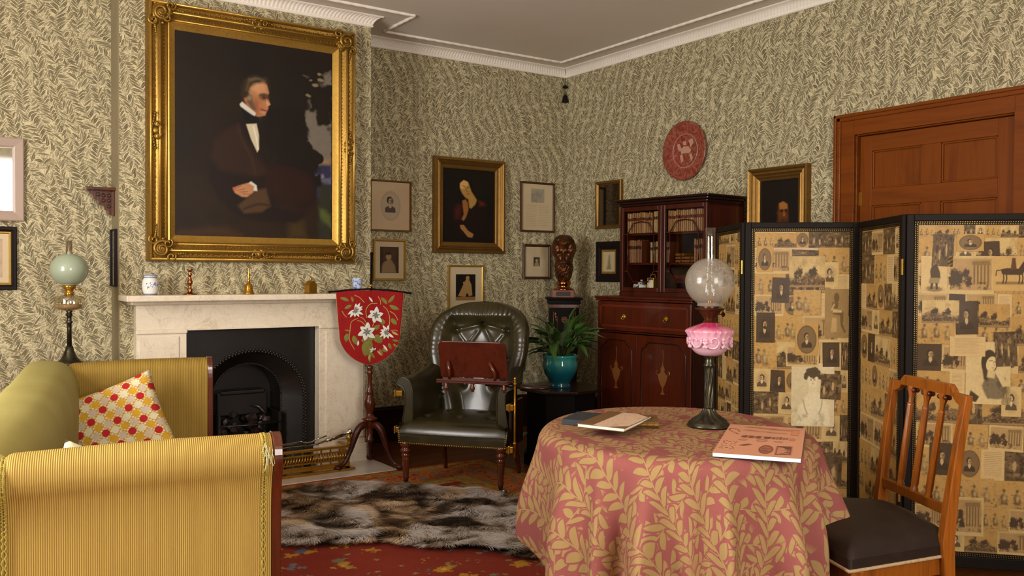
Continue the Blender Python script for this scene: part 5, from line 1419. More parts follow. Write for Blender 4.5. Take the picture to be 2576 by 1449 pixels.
def flower(x, y, angs, l, w, k=1.0):
    bw, bs = B(), B()
    for i, a in enumerate(angs): petal(bw, x, y, a, l * (0.85 + .3 * ((i * 37) % 10) / 10), w, .008 + .0006 * i); petal(bs, x, y, a, l * .45, w * .35, .0125 + .0006 * i)
    obj('white_lily', bw, emb_w, ban, smooth=True); obj('petal_shading', bs, emb_s, ban, smooth=True)
flower(350, 440, (75, 50, 20, 0, -40, -70, -100, -130, -155), 120, 20)
flower(635, 520, (130, 75, 185, 5, -60, -110), 125, 34)
flower(510, 770, (130, 75, 195, 15, -50, -110), 140, 38)
flower(790, 780, (150, 110, 70, 180, 210, 240, 275, 310), 115, 20)
flower(605, 1060, (100, 150, 200, 40), 60, 12)
for (x, y, a, l, w) in ((590, 320, 115, 95, 14), (385, 980, 75, 80, 14), (800, 1070, 115, 120, 14)): petal(bw, x, y, a, l, w, .008)
o = obj('lily_buds', bw, emb_w, ban, smooth=True); o['kind'] = 'stuff'
# ------------------------------------------------------------------ round table under its cloth
TC = Vector((2.27, 2.265)); TZ = .745
VA = math.atan2(.8236, .567)      # long axis points away from the viewer
rx_, ry_ = .565, .485             # along / across
tt = thing('round_table', 'round table hidden beneath the red and gold leafy cloth', 'table', (TC.x, TC.y, 0.008), VA)
obj('top', B().lathe([(0.001, TZ - .035), (1, TZ - .035), (1.004, TZ - .02), (1, TZ - .016), (0.001, TZ - .016)], 48, caps=False, M=Matrix.Diagonal((rx_ - .045, ry_ - .045, 1))), M['mahog_h'], tt, smooth=True, auto=40)
obj('pedestal', B().lathe([(.16, .03), (.16, .06), (.06, .09), (.05, .20), (.075, .35), (.06, .5), (.05, .6), (.10, .66), (.2, TZ - .035)], 24), M['mahog'], tt, smooth=True)
for k in range(3):
    a = 2 * PI * k / 3; obj('leg', B().tube([(.05 * math.cos(a), .05 * math.sin(a), .12), (.2 * math.cos(a), .2 * math.sin(a), .09), (.34 * math.cos(a), .34 * math.sin(a), .02)], [.035, .03, .02], 8), M['mahog'], tt, smooth=True)
# cloth: polar sheet, flat over the top then falling in soft folds
folds = [(-2.62, .09, .070), (-1.95, .09, .080), (-1.45, .12, .045), (-.98, .10, .06), (-.45, .12, .05), (.15, .13, .05), (.8, .15, .04), (1.5, .15, .05), (2.2, .13, .06), (2.75, .08, .085), (-3.05, .06, .070), (2.45, .06, .05), (-2.3, .06, .05)]
def cloth(u, v):
    th = 2 * PI * u - PI
    c_, s_ = math.cos(th), math.sin(th)
    rim = Vector((rx_ * c_, ry_ * s_)); R0 = rim.length; d = rim.normalized()
    RF = .045
    Lf = v * (R0 + .50)
    # hem length: a squarish cloth hangs lower at its corners
    sq = min(1 / max(abs(math.cos(th + .45)), 1e-3), 1 / max(abs(math.sin(th + .45)), 1e-3))
    Lmax = R0 + .35 + .15 * (sq - 1) / .41 + .10 * max(0.0, -math.cos(th)) ** 2 + .22 * math.exp(-((th + 1.05) / .95) ** 2)
    Lf = v * Lmax
    flat = R0 - RF
    if Lf <= flat:
        r = Lf; z = TZ + .001
        p = d * r; return (p.x, p.y, z + .0015 * math.sin(p.x * 9) * math.sin(p.y * 7) )
    a = Lf - flat
    arc = RF * PI / 2 * .93
    if a < arc:
        t = a / RF; r = flat + RF * math.sin(t); z = TZ - RF * (1 - math.cos(t)); fall = 0
    else:
        t = arc / RF; fall = a - arc; sl = math.cos(t) * .35
        r = flat + RF * math.sin(t) + fall * sl * .8; z = TZ - RF * (1 - math.cos(t)) - fall * .985
    amp = smst(0.0, .34, a - .02)
    w = 0
    for c0, wd, am in folds:
        dd = (th - c0 + PI) % (2 * PI) - PI
        w += am * (math.exp(-(dd / wd) ** 2) - .28 * math.exp(-((dd - wd * 2.0) / wd) ** 2) - .28 * math.exp(-((dd + wd * 2.0) / wd) ** 2))
    r += amp * (w * 1.1 + .008) + amp * .012 * math.sin(th * 9 + 1)
    p = d * r; return (p.x, p.y, z)
NU, NV = 420, 120
P = np.array([[cloth(i / NU, j / (NV - 1)) for i in range(NU)] for j in range(NV)])
b = B(); b.add([tuple(q) for q in P.reshape(-1, 3)], [(j * NU + i, j * NU + (i + 1) % NU, (j + 1) * NU + (i + 1) % NU, (j + 1) * NU + i) for j in range(NV - 1) for i in range(NU)])
me = b.mesh('tablecloth', M['cloth'], True)
uv = me.uv_layers.new(name='UVMap'); UVv = np.zeros((NV, NU, 2), np.float32)
for i in range(NU):
    th = 2 * PI * i / NU - PI + VA
    l = 0.0
    sq = 0
    dl = np.concatenate([[0], np.cumsum(np.hypot(np.diff(np.hypot(P[:, i, 0], P[:, i, 1])), np.diff(P[:, i, 2])))])
    UVv[:, i, 0] = dl * math.cos(th); UVv[:, i, 1] = dl * math.sin(th)
vi = np.zeros(len(me.loops), np.int32); me.loops.foreach_get('vertex_index', vi)
# turn the pattern so that its stems climb towards the viewer's side
a_ = -(VA - PI / 2); R_ = np.array([[math.cos(a_), -math.sin(a_)], [math.sin(a_), math.cos(a_)]])
uv.data.foreach_set('uv', (UVv.reshape(-1, 2) @ R_.T)[vi].astype(np.float32).ravel())
clo = bpy.data.objects.new('tablecloth', me); COL.objects.link(clo); clo.location = (TC.x, TC.y, 0); clo.rotation_euler = (0, 0, VA)
md = clo.modifiers.new('cloth', 'SOLIDIFY'); md.thickness = .0015; md.offset = 0
tag(clo, 'red brocade tablecloth with gold leafy stems, hanging in folds over the round table', 'tablecloth')
TT = TZ + .0035

# oil lamp
def at_px(px_, py_, z):
    d = FW + RT * ((px_ - 1288) / 2226) - UP * ((py_ - 724.5) / 2226); k = (z - 1.3) / d.z; return (k * d.x, k * d.y)
lx, ly = at_px(1783, 1072, TT)
lamp = thing('pink_oil_lamp', 'oil lamp with pink opal font, etched round globe and twisted metal column on the table', 'lamp', (lx, ly, TT))
tw = lambda t, z, k: 1 + (.07 * math.cos(14 * t + (0.14 - z) * 30 * 0 + k * .55) if 5 <= k <= 13 else 0)
bp2 = [(.077, 0), (.078, .006), (.073, .010), (.073, .015), (.066, .019), (.060, .024), (.052, .030), (.044, .035), (.037, .040), (.031, .045), (.027, .050), (.024, .055), (.0215, .060), (.0205, .064), (.020, .066)]
obj('base', B().lathe(bp2, 112, mod=tw), M['pewter'], lamp, smooth=True)
cpf = [(.0165 + (.001 if i in (0, 24) else 0), .064 + .152 * i / 24) for i in range(25)]
obj('column', B().lathe(cpf + [(.020, .218), (.021, .223), (.016, .228), (.017, .236), (.014, .240), (.019, .252), (.024, .262)], 96, mod=lambda t, z, k: 1 + (.085 * math.cos(8 * t - z * 62) if k < 25 else 0)), M['pewter'], lamp, smooth=True)
def fontmod(t, z, k):
    m_ = 1.0
    if z < .338: m_ += .020 * max(0, math.sin(7 * t + z * 40)) * max(0.0, math.sin(PI * (z - .26) / .08)) ** .5 if .26 < z < .338 else 0
    if .332 < z < .350: m_ += .028 * math.sin(22 * t)
    if z >= .350: m_ += .035 * math.sin(12 * t + (z - .35) * 60) * (.375 - z) / .025
    return m_
fpf = [(.020, .255), (.034, .257), (.048, .264), (.060, .275), (.069, .290), (.074, .306), (.077, .322), (.079, .333), (.084, .340), (.086, .345), (.082, .350), (.072, .356), (.056, .363), (.040, .369), (.026, .374), (.020, .377)]
fnt = obj('font', B().lathe(fpf, 132, mod=fontmod), M['pink'], lamp, smooth=True)
b = B()
for k in range(7):
    a0 = k * 2 * PI / 7 + .5; pts = []
    for i in range(26):
        s_ = i / 25; sg_ = -1 if k % 2 else 1; q = .026 * (1 - .72 * s_); tq = s_ * 6.4 + .9 * k; zz = .310 + q * math.sin(tq); aa = a0 + sg_ * q * math.cos(tq) / .076
        r_ = .078 if zz > .30 else .074; pts.append((r_ * math.cos(aa), r_ * math.sin(aa), zz))
    b.tube(pts, .0042, 7)
    for j in range(9):
        aa = a0 + .45 + .055 * (j % 3); zz = .292 + .012 * (j // 3) + .003 * (j % 2); b.ball((.0765 * math.cos(aa), .0765 * math.sin(aa), zz), .0068, 8, 5)
obj('scroll_relief', b, M['pink'], fnt, smooth=True)
obj('burner', B().lathe([(.020, .375), (.024, .379), (.019, .384), (.022, .392), (.028, .398), (.030, .404), (.036, .410), (.040, .418), (.052, .423), (.053, .427), (.034, .430), (.034, .436)], 32).tube([(.03, 0, .405), (.052, -.012, .404)], .002, 6).lathe([(.009, -.001), (.009, .001)], 12, (.055, -.014, .404), M=Matrix.Rotation(PI / 2, 3, 'Y')), M['bronze'], lamp, smooth=True, auto=45)
b = B(); b.tube([(.03, 0, .424), (.048, -.01, .428), (.058, -.012, .422), (.056, -.012, .414), (.050, -.012, .416)], .0022, 6); obj('gallery_arm', b, M['bronze'], lamp, smooth=True)
gp = [(.040, .434), (.046, .437), (.044, .444)]; gz, gr_ = .522, .089
for i in range(1, 30):
    a = -PI / 2 + .50 + (PI - .50 - .26) * i / 29; gp.append((gr_ * math.cos(a), gz + gr_ * .98 * math.sin(a)))
obj('globe', B().lathe(gp, 64, caps=False), M['globe'], lamp, smooth=True)
obj('chimney', B().lathe([(.021, .44), (.030, .47), (.033, .49), (.028, .52), (.021, .55), (.0185, .60), (.0180, .68), (.0185, .718), (.0165, .718), (.0165, .60)], 32, caps=False), M['glass'], lamp, smooth=True)
obj('wick_tube', B().lathe([(.010, .43), (.011, .455), (.008, .46)], 16), M['brass'], lamp, smooth=True)

# books
def book(name, label, loc, rz, w, d, h_, cover, pages=None, spine_r=True, cat_='book'):
    t = thing(name, label, cat_, loc, rz)
    obj('page_block', B().span((-w / 2 + .003, -d / 2 + .003, .0025), (w / 2 - .003, d / 2 - .003, h_ - .0025)), pages or M['paper'], t)
    obj('cover', B().span((-w / 2, -d / 2, 0), (w / 2, d / 2, .0028)).span((-w / 2, -d / 2, h_ - .0028), (w / 2, d / 2, h_)).span((-w / 2 - .001, -d / 2, 0), (-w / 2 + .003, d / 2, h_)), cover, t, bev=.0008)
    return t
A_ = Vector(at_px(1437, 1087, TT + .018)); B_ = Vector(at_px(1539, 1108, TT + .018)); C_ = Vector(at_px(1560, 1028, TT + .018)); D_ = Vector(at_px(1650, 1052, TT + .018))
cen = (A_ + B_ + C_ + D_) / 4; ex = (B_ - A_); ey = (C_ - A_ + D_ - B_) / 2
rz = math.atan2(ey.y, ey.x)
wL, wS = ey.length, min(.17, (ex - ey.normalized() * ex.dot(ey.normalized())).length)
bk1 = thing('marbled_book', 'half-calf bound book with a pale marbled board, lying on two smaller volumes', 'book', (cen.x, cen.y, TT + .0215), rz, rot=(math.radians(1.5), math.radians(1.0), rz))
wL = min(wL, .34)
obj('page_block', B().span((-wL / 2 + .002, -wS / 2 + .004, .002), (wL / 2 - .003, wS / 2 - .003, .011)), M['paper'], bk1)
obj('cover', B().span((-wL / 2, -wS / 2, 0), (wL / 2, wS / 2, .0022)).span((-wL / 2, -wS / 2, .0108), (wL / 2, wS / 2, .013)), M['tan'], bk1, bev=.0006)
mb = Mat('marbled_paper', '#c4a184', rough=.6); (_c, _v) = coords(); _n = noise(vec(_c[0] * .35, _c[1] * 2.2), 22, 4, .7, 1.8)
mb.col(ramp(_n, [(.3, '#a97f63'), (.5, '#cfb196'), (.7, '#b78d72')]))
b = B(); s2 = wS / 2; l2 = wL / 2; z = .0134
poly = [(-l2 + .045, s2 - .045), (-l2 + .0, s2 - .046), (-l2 + .0, -s2 + .04), (-l2 + .035, -s2 + .0), (l2 - .035, -s2 + .0), (l2 - .0, -s2 + .04), (l2, s2 - .046)]
poly = [(-l2 + .0005, s2 - .058), (-l2 + .0005, -s2 + .055), (-l2 + .055, -s2 + .0008), (l2 - .055, -s2 + .0008), (l2 - .0008, -s2 + .055), (l2 - .0008, s2 - .058)]
n = len(poly); b.add([(x, y, z) for x, y in poly] + [(x, y, z - .0005) for x, y in poly], [tuple(range(n))] + [(i, (i + 1) % n, n + (i + 1) % n, n + i) for i in range(n)])
obj('marbled_board', b, mb.m, bk1)
q = at_px(1480, 1056, TT + .008)
book('dark_book', 'thin black cloth-bound book at the back left edge of the table', (q[0] - .005, q[1] + .02, TT), rz + .05, .19, .11, .0195, M['darkblue'], simple('grey_pages', '#6d7076', rough=.7))
q = at_px(1622, 1062, TT + .01)
bk3 = thing('leather_book', 'small brown leather book with a gilt spine lying under the marbled book', 'book', (q[0] + .01, q[1] + .02, TT), rz - 1.25)
obj('page_block', B().span((-.05, -.085, .002), (.05, .078, .020)), M['paper'], bk3)
b = B(); b.span((-.053, -.09, 0), (.053, .082, .0025)).span((-.053, -.09, .0195), (.053, .082, .022)); obj('cover', b, M['tan'], bk3, bev=.001)
b = B()
b.grid(lambda u, v: (-.053 + .106 * u, -.088 - .007 * math.sin(PI * v), .0 + .022 * v), 2, 10); obj('spine', b, M['gilt_dull'], bk3, smooth=True)
b = B()
for x in (-.05, -.03, -.01, .012, .034, .05): b.tube([(x, -.088 - .008 * math.sin(PI * v), .022 * v) for v in [i / 8 for i in range(9)]], .0014, 5)
obj('spine_band', b, M['tan'], bk3, smooth=True)
# the salmon-coloured magazine
c00, c10, c11, c01 = [Vector(at_px(*q_, TT + .012)) for q_ in ((1798, 1141), (2013, 1153), (2026, 1080), (1834, 1066))]
mcen = (c00 + c10 + c11 + c01) / 4
mex = ((c10 - c00) + (c11 - c01)) / 2; mey = ((c01 - c00) + (c11 - c10)) / 2
mrz = math.atan2(mex.y, mex.x); mw, mh = mex.length, abs(mey.dot(Vector((-mex.y, mex.x)).normalized()))
mg = thing('salmon_journal', 'salmon pink printed journal lying at the right of the lamp base', 'magazine', (mcen.x, mcen.y, TT), mrz)
obj('page_block', B().span((-mw / 2, -mh / 2, .001), (mw / 2, mh / 2, .012)), simple('white_page_edges', '#e6e3da', rough=.7), mg)
obj('back_cover', B().span((-mw / 2 - .002, -mh / 2 - .002, -.0002), (mw / 2 + .002, mh / 2 + .002, .0012)), M['darkblue'], mg)
q = Pic(mw / mh, 210, '#c88e6e', 41); q.put(q.n(3) - .3, '#d29a7a', .6)
dk = '#7a4a3a'
a_ = mw / mh
def jt(u, v): return (u * a_, v)
import itertools
rnd = random.Random(4)
for (x, y, w_2, h_2) in ((.33, .92, .10, .03), (.52, .90, .12, .03), (.70, .88, .14, .03), (.47, .78, .10, .02), (.66, .76, .12, .02), (.30, .80, .07, .03)): q.poly([jt(x - w_2, y - h_2), jt(x + w_2, y - h_2), jt(x + w_2, y + h_2), jt(x - w_2, y + h_2)], dk, .03, a=.45)
for k in range(26):
    t_ = k / 26; q.ell((.10 + .07 * math.cos(t_ * 12.6)) * a_, .74 + .09 * math.sin(t_ * 9.4), .012 * a_, .014, dk, .6, a=.8)
    q.ell((.13 + .08 * math.cos(t_ * 18.8)) * a_, .27 + .12 * math.sin(t_ * 12.6), .010 * a_, .014, dk, .6, a=.7)
for k in range(36):
    x = .24 + .62 * k / 36; q.line([jt(x, .55 - .02 * rnd.random()), jt(x + .008, .60 + .02 * rnd.random())], .012, '#5f3a34', .01, .8 if rnd.random() > .25 else 0)
for (x, y, r1, r2) in ((.27, .46, .06, .03), (.50, .47, .07, .05), (.70, .46, .06, .03), (.86, .56, .04, .05)): q.ell(x * a_, y, r1 * a_, r2, dk, .3, a=.5); q.ell(x * a_, y, r1 * a_ * .7, r2 * .6, '#c98362', .3, a=.7)
q.poly([jt(.83, .70), jt(.93, .70), jt(.93, .92), jt(.83, .92)], dk, .01, a=.5); q.poly([jt(.84, .72), jt(.92, .72), jt(.92, .90), jt(.84, .90)], '#c98362', .01)
for k in range(3): q.ell((.30 + .03 * k) * a_, .28 + .02 * k, .05 * a_, .025, dk, .4, a=.5)
q.ell(.585 * a_, .20, .085 * a_, .13, '#6b4034', .12); q.ell(.585 * a_, .20, .068 * a_, .10, '#a3654c', .2); q.put(np.clip((q.n(24) - .5) * 6, 0, 1) * (np.hypot((q.x / a_ - .585) / .06, (q.y - .2) / .09) < 1), '#6b4034', .7)
q.poly([jt(.70, .06), jt(.88, .08), jt(.88, .34), jt(.70, .33)], '#6b4236', .012); q.put(np.clip((q.n(22) - .5) * 8, 0, 1) * (abs(q.x / a_ - .79) < .075) * (abs(q.y - .2) < .11), '#c98a6c', .8)
me_ = q.mesh('front_cover', mw + .003, mh + .003, M['print'])
o = share('front_cover', me_, mg, (-mw / 2 - .0015, -mh / 2 - .0015, .0128), (-PI / 2 * -1, 0, 0))
o.rotation_euler = (-PI / 2, 0, 0); o.scale = (1, 1, 1)
# mesh lies in xz facing -y: rotate so that z -> y and the face looks up
o.rotation_euler = (PI / 2, 0, 0); o.rotation_euler = (-PI / 2, 0, 0)
for v in me_.vertices: v.co = (v.co.x, v.co.z, 0.0)
me_.update(); o.rotation_euler = (0, 0, 0)
# ------------------------------------------------------------------ prints for the folding screen
INK, PAPER, TAN, WHT = '#3b2a18', '#ad8648', '#a67f45', '#bfa36c'
def pr_portrait_dark(sd):
    q = Pic(.78, 60, '#33251a', sd); q.put(q.n(4) - .4, '#4a3826', .6); bust(q, .39 + .04 * ((sd % 3) - 1), .60, .13, '#a98a5c', '#1c130c', '#20170f', '#b59a6c', 1 if sd % 2 else -1, beard=(sd % 3 == 0)); return q
def pr_vignette(sd):
    q = Pic(.74, 60, WHT, sd); q.put(q.n(5) - .35, PAPER, .5); q.ell(.37, .5, .26, .38, '#9a8058', .5, a=.6); bust(q, .36, .60, .115, '#bb9f72', '#33251a', '#4d3c28', '#c9b488', -1 if sd % 2 else 1, female=(sd % 2 == 0)); return q
def pr_land(sd):
    q = Pic(1.45, 60, PAPER if sd % 2 else WHT, sd); q.put(1.3 * (q.n(3) - .35), '#8f6f42', .7)
    h_ = .42 + .2 * (q.n(4) - .5) + .12 * np.sin(q.x * 4 + sd)
    q.put((h_ - q.y) * 14, '#6a5030', .75); t_ = .30 + .45 * (q.n(8) - .5)
    q.put((t_ - q.y) * 10, '#3a2a1a', .8)
    for k in range(4): q.ell(.2 + .35 * ((sd * 7 + k * 5) % 9) / 3, .38 + .05 * k, .10, .16, '#2f2216', .4, rough=.9)
    q.put(np.clip((q.n(18) - .5) * 6, 0, 1) * (q.y < .42), '#a58656', .55); q.put(np.clip((q.n(26, 2) - .55) * 6, 0, 1) * (q.y < h_), '#2f2216', .6); q.put(np.clip((q.n(5) - .5) * 4, 0, 1) * (q.y > h_ + .1), '#8a6b3e', .5)
    q.poly([(0, 0), (1.45, 0), (1.45, .09), (0, .07)], '#8d6e44', .02, a=.6); return q
def pr_ruin(sd):
    q = Pic(1.35, 60, WHT, sd); q.poly([(.07, .1), (1.28, .1), (1.28, .93), (.07, .93)], '#a58455', .01); q.put(q.n(4) * (q.y > .5) - .3, '#7d6038', .6)
    for k in range(5): q.poly([(.75 + k * .10, .25), (.80 + k * .10, .25), (.80 + k * .10, .78), (.75 + k * .10, .78)], '#6e5633', .012)
    q.poly([(.70, .76), (1.24, .76), (1.22, .88), (.72, .86)], '#7a6039', .02)
    for (x, y, r_) in ((.2, .5, .14), (.33, .42, .16), (.55, .55, .10), (.15, .35, .12), (.62, .33, .10)): q.ell(x, y, r_, r_ * 1.2, '#33261a', .35, rough=.9)
    q.put(np.clip((q.n(14) - .5) * 5, 0, 1) * (q.y < .32) * (q.x > .08) * (q.x < 1.27) * (q.y > .11), '#33261a', .8); return q
def pr_scene(sd):
    q = Pic(.85 if sd % 2 else 1.2, 56, '#4b3924', sd); q.put((q.n(6) - .5) * 4, '#8a6f47', .8); q.put((q.n(9) - .55) * 6, '#1f160e', .9)
    for k in range(4): q.ell(.15 + .18 * k + .05 * (sd % 3), .35 + .08 * ((sd + k) % 3), .05, .17, '#a98a5c' if (k + sd) % 2 else '#2a1d12', .5, rough=.6)
    return q
def pr_sketch(sd):
    q = Pic(1.25 if sd % 2 else .8, 64, PAPER, sd); q.put(q.n(3) - .3, WHT, .4); rnd = random.Random(sd); A_ = q.asp
    for k in range(3 if sd % 2 else 2):
        x = A_ * (.2 + .3 * k) + rnd.uniform(-.04, .04); y = rnd.uniform(.30, .42); c_ = rnd.choice(['#6a5030', '#7d6340', '#54402a'])
        q.ell(x, y + .30, .05, .06, c_, .5, rough=.8, a=.8); q.poly([(x - .09, y - .18), (x - .10, y + .14), (x, y + .25), (x + .09, y + .12), (x + .12, y - .18)], c_, .05, a=.75, rough=.06)
        q.ell(x + .02, y + .05, .05, .14, WHT, 1.0, a=.6); q.line([(x, y + .15), (x + rnd.choice([-1, 1]) * .16, y + rnd.uniform(-.05, .2))], .03, c_, .03, .7)
    q.put(np.clip((q.n(12) - .55) * 6, 0, 1) * (q.y < .3), '#5d4629', .7); q.put(np.clip((q.n(20, 2) - .6) * 6, 0, 1), '#6a5132', .35); return q
def pr_text(sd):
    q = Pic(.66, 52, '#c2a470', sd)
    for k in range(14): q.line([(.10, .90 - k * .058), (.56 - .1 * ((k * sd) % 3) / 3, .90 - k * .058)], .014, '#7b6340', .014, .7)
    return q
def pr_oval(sd):
    q = Pic(.78, 56, PAPER, sd); q.ell(.39, .5, .33, .44, '#4a3a27', .05); q.ell(.39, .5, .30, .41, '#6d5536', .1); bust(q, .39, .58, .10, '#b39466', '#2a1d12', '#2c2014', '#c0a476', 1); return q
def pr_statue(sd):
    q = Pic(.78, 80, '#8d7145', sd); q.put(q.n(4) - .4, '#76592f', .7)
    q.ell(.38, .82, .09, .10, '#5a4527', .2); q.poly([(.25, .74), (.45, .72), (.42, .60), (.58, .56), (.62, .50), (.60, .28), (.70, .12), (.64, .10), (.52, .26), (.50, .46), (.28, .48), (.20, .58)], '#5f492a', .02); q.poly([(.28, .58), (.55, .57), (.57, .52), (.25, .52)], '#c0a271', .015)
    q.poly([(.20, .12), (.40, .12), (.40, .40), (.24, .42)], '#a98a58', .02); q.line([(.30, .68), (.22, .58), (.45, .56)], .05, '#b3935f', .02, .8); return q
def pr_lady(sd):
    q = Pic(.80, 130, '#c7b68f', sd); q.put((q.n(3) - .4) * (q.y > .35), '#a99876', .7)
    q.poly([(.10, .02), (.14, .30), (.26, .46), (.34, .54), (.46, .54), (.58, .46), (.70, .32), (.72, .02)], '#d2c4a0', .03)
    q.line([(.22, .42), (.26, .28), (.30, .20)], .02, '#9c8a68', .02); q.line([(.58, .44), (.56, .30), (.52, .20)], .02, '#9c8a68', .02); q.put(np.clip((q.n(10) - .55) * 6, 0, 1) * (q.y < .3), '#98866a', .6)
    q.poly([(.34, .70), (.32, .52), (.48, .52), (.46, .68)], '#cdbc94', .02); q.ell(.40, .72, .085, .105, '#d3c39c', .12)
    for (x, y, r_) in ((.34, .86, .07), (.42, .88, .075), (.49, .84, .06), (.28, .82, .05), (.54, .78, .045), (.27, .77, .035), (.40, .82, .07)): q.ell(x, y, r_, r_ * .85, '#3f3326', .3, rough=.6)
    for s_ in (-1, 1): q.ell(.40 + s_ * .032, .735, .014, .007, '#2e2419', .5); q.line([(.40 + s_ * .032 - .016, .752), (.40 + s_ * .032 + .016, .753)], .005, '#4a3c2a', .005)
    q.line([(.40, .73), (.405, .70), (.397, .698)], .005, '#8a7858', .005); q.line([(.388, .675), (.415, .675)], .007, '#6b4f3a', .005); return q
def pr_leaning(sd):
    q = Pic(.84, 130, '#c2a976', sd); q.put((q.n(3) - .45), '#a58c5e', .5)
    q.poly([(.30, .30), (.40, .50), (.56, .52), (.74, .42), (.78, .20), (.66, .08), (.40, .10)], '#6b5d45', .03, rough=.03); q.put(np.clip((q.n(12) - .5) * 5, 0, 1) * (q.x > .36) * (q.y < .5) * (q.y > .1), '#3d3224', .7)
    q.ell(.44, .68, .15, .20, '#2a1f14', .1); q.poly([(.30, .62), (.34, .40), (.42, .38), (.40, .6)], '#30241a', .03)
    q.ell(.48, .65, .095, .125, '#c9b27e', .1, rot=-.35); q.poly([(.42, .56), (.56, .54), (.54, .42), (.40, .44)], '#bfa772', .03)
    q.poly([(.55, .52), (.64, .58), (.68, .52), (.78, .30), (.70, .28), (.60, .44)], '#c4ad79', .02); q.line([(.44, .70), (.50, .705)], .012, '#2b1f14', .01); q.line([(.53, .69), (.575, .68)], .012, '#2b1f14', .01)
    q.line([(.515, .68), (.535, .63), (.52, .625)], .008, '#7d6844', .008); q.line([(.49, .59), (.53, .588)], .010, '#6e4b32', .008); q.poly([(.04, .06), (.20, .03), (.26, .12), (.10, .22)], '#2b2118', .02); return q
def pr_soldier(sd):
    q = Pic(.70, 80, '#c1a672', sd); q.put(q.n(4) - .4, PAPER, .6); q.ell(.35, .12, .25, .07, '#7d6745', .4, rough=.5)
    q.poly([(.26, .38), (.24, .60), (.30, .78), (.42, .78), (.50, .58), (.52, .40)], '#3a2b1b', .02); q.poly([(.24, .42), (.20, .28), (.48, .26), (.50, .42)], '#8a744e', .02)
    q.poly([(.26, .28), (.24, .12), (.31, .12), (.33, .28)], '#33261a', .015); q.poly([(.38, .28), (.40, .10), (.46, .11), (.44, .28)], '#33261a', .015); q.ell(.36, .86, .06, .07, '#3a2a1c', .2); q.ell(.36, .84, .04, .045, '#b0905f', .3); return q
def pr_horse(sd):
    q = Pic(1.35, 70, '#b8965c', sd); q.put(q.n(4) - .4, '#a07d48', .6); q.poly([(.10, .18), (1.25, .18), (1.25, .28), (.10, .27)], '#7d6139', .03, a=.7)
    q.poly([(.25, .62), (.45, .66), (.80, .64), (.95, .85), (1.08, .88), (1.15, .76), (1.02, .74), (.98, .55), (.90, .46), (.40, .46), (.28, .50)], '#33211a', .02)
    for x in (.33, .42, .82, .92): q.line([(x, .5), (x + .02, .36), (x - .01, .22)], .04, '#33211a', .015)
    q.line([(.26, .60), (.12, .58), (.10, .44)], .03, '#2a1a12', .015); q.poly([(.55, .60), (.60, .95), (.70, .95), (.74, .62)], '#4a3020', .02); return q
pool = {}
def design(kind, sd):
    k = (kind, sd)
    if k not in pool:
        q = globals()['pr_' + kind](sd); q.im = q.im * .90 + L3('#9a7845') * .10; q.im *= (0.9 + .2 * q.n(30, 2))[..., None]; pool[k] = (q.mesh('print_' + kind, 1.0 * q.asp, 1.0, M['print']), q.asp)
    return pool[k]
tall = ['portrait_dark', 'vignette', 'oval', 'text', 'portrait_dark', 'vignette', 'scene', 'sketch']
M['backing'] = mottled('varnished_buff_paper', '#b48c50', '#9a7440', 4, rough=.5, coat=.2, spec=.3)
M['screenframe'] = simple('ebonised_leather_frame', '#17100c', rough=.5, spec=.12)
M['bead'] = gild('brass_beading', '#7d6433', '#584521', '#241708', .4, 60)

fsx = [(3.89, 3.55), (3.56, 3.07), (4.00, 2.70), (3.62, 2.22), (4.03, 1.79)]
SH = 1.565
scr = thing('folding_screen', 'tall four-leaf folding screen pasted with old engravings before the door', 'screen', (0, 0, 0))
spec_prints = {1: [('lady', 1, .33, .30, .30, .325), ('statue', 2, .615, .62, .19, .25), ('portrait_dark', 3, .02, .60, .13, .155), ('land', 4, .30, .80, .25, .16), ('ruin', 7, .28, .515, .23, .105), ('portrait_dark', 5, .60, .515, .115, .125), ('portrait_dark', 8, .15, .745, .12, .13), ('oval', 9, .02, .855, .11, .13), ('sketch', 12, .34, .70, .19, .13), ('oval', 14, .36, .555, .16, .165), ('scene', 15, .58, .40, .14, .13), ('scene', 17, .52, .09, .20, .17), ('vignette', 18, .58, .80, .12, .13)],
               3: [('leaning', 1, .33, .455, .25, .27), ('soldier', 2, .02, .79, .15, .165), ('ruin', 3, .20, .79, .26, .165), ('portrait_dark', 4, .26, .665, .125, .145), ('horse', 5, .50, .80, .24, .15), ('land', 6, .03, .70, .21, .10), ('land', 7, .41, .69, .17, .10), ('text', 8, .22, .60, .20, .085), ('portrait_dark', 11, .09, .235, .13, .14), ('scene', 10, .53, .57, .12, .15), ('oval', 13, .26, .92, .15, .075), ('portrait_dark', 16, .43, .865, .10, .12), ('vignette', 19, .57, .42, .11, .13), ('ruin', 9, .20, .05, .22, .17), ('scene', 20, .09, .875, .12, .14)]}
rnd = random.Random(77)
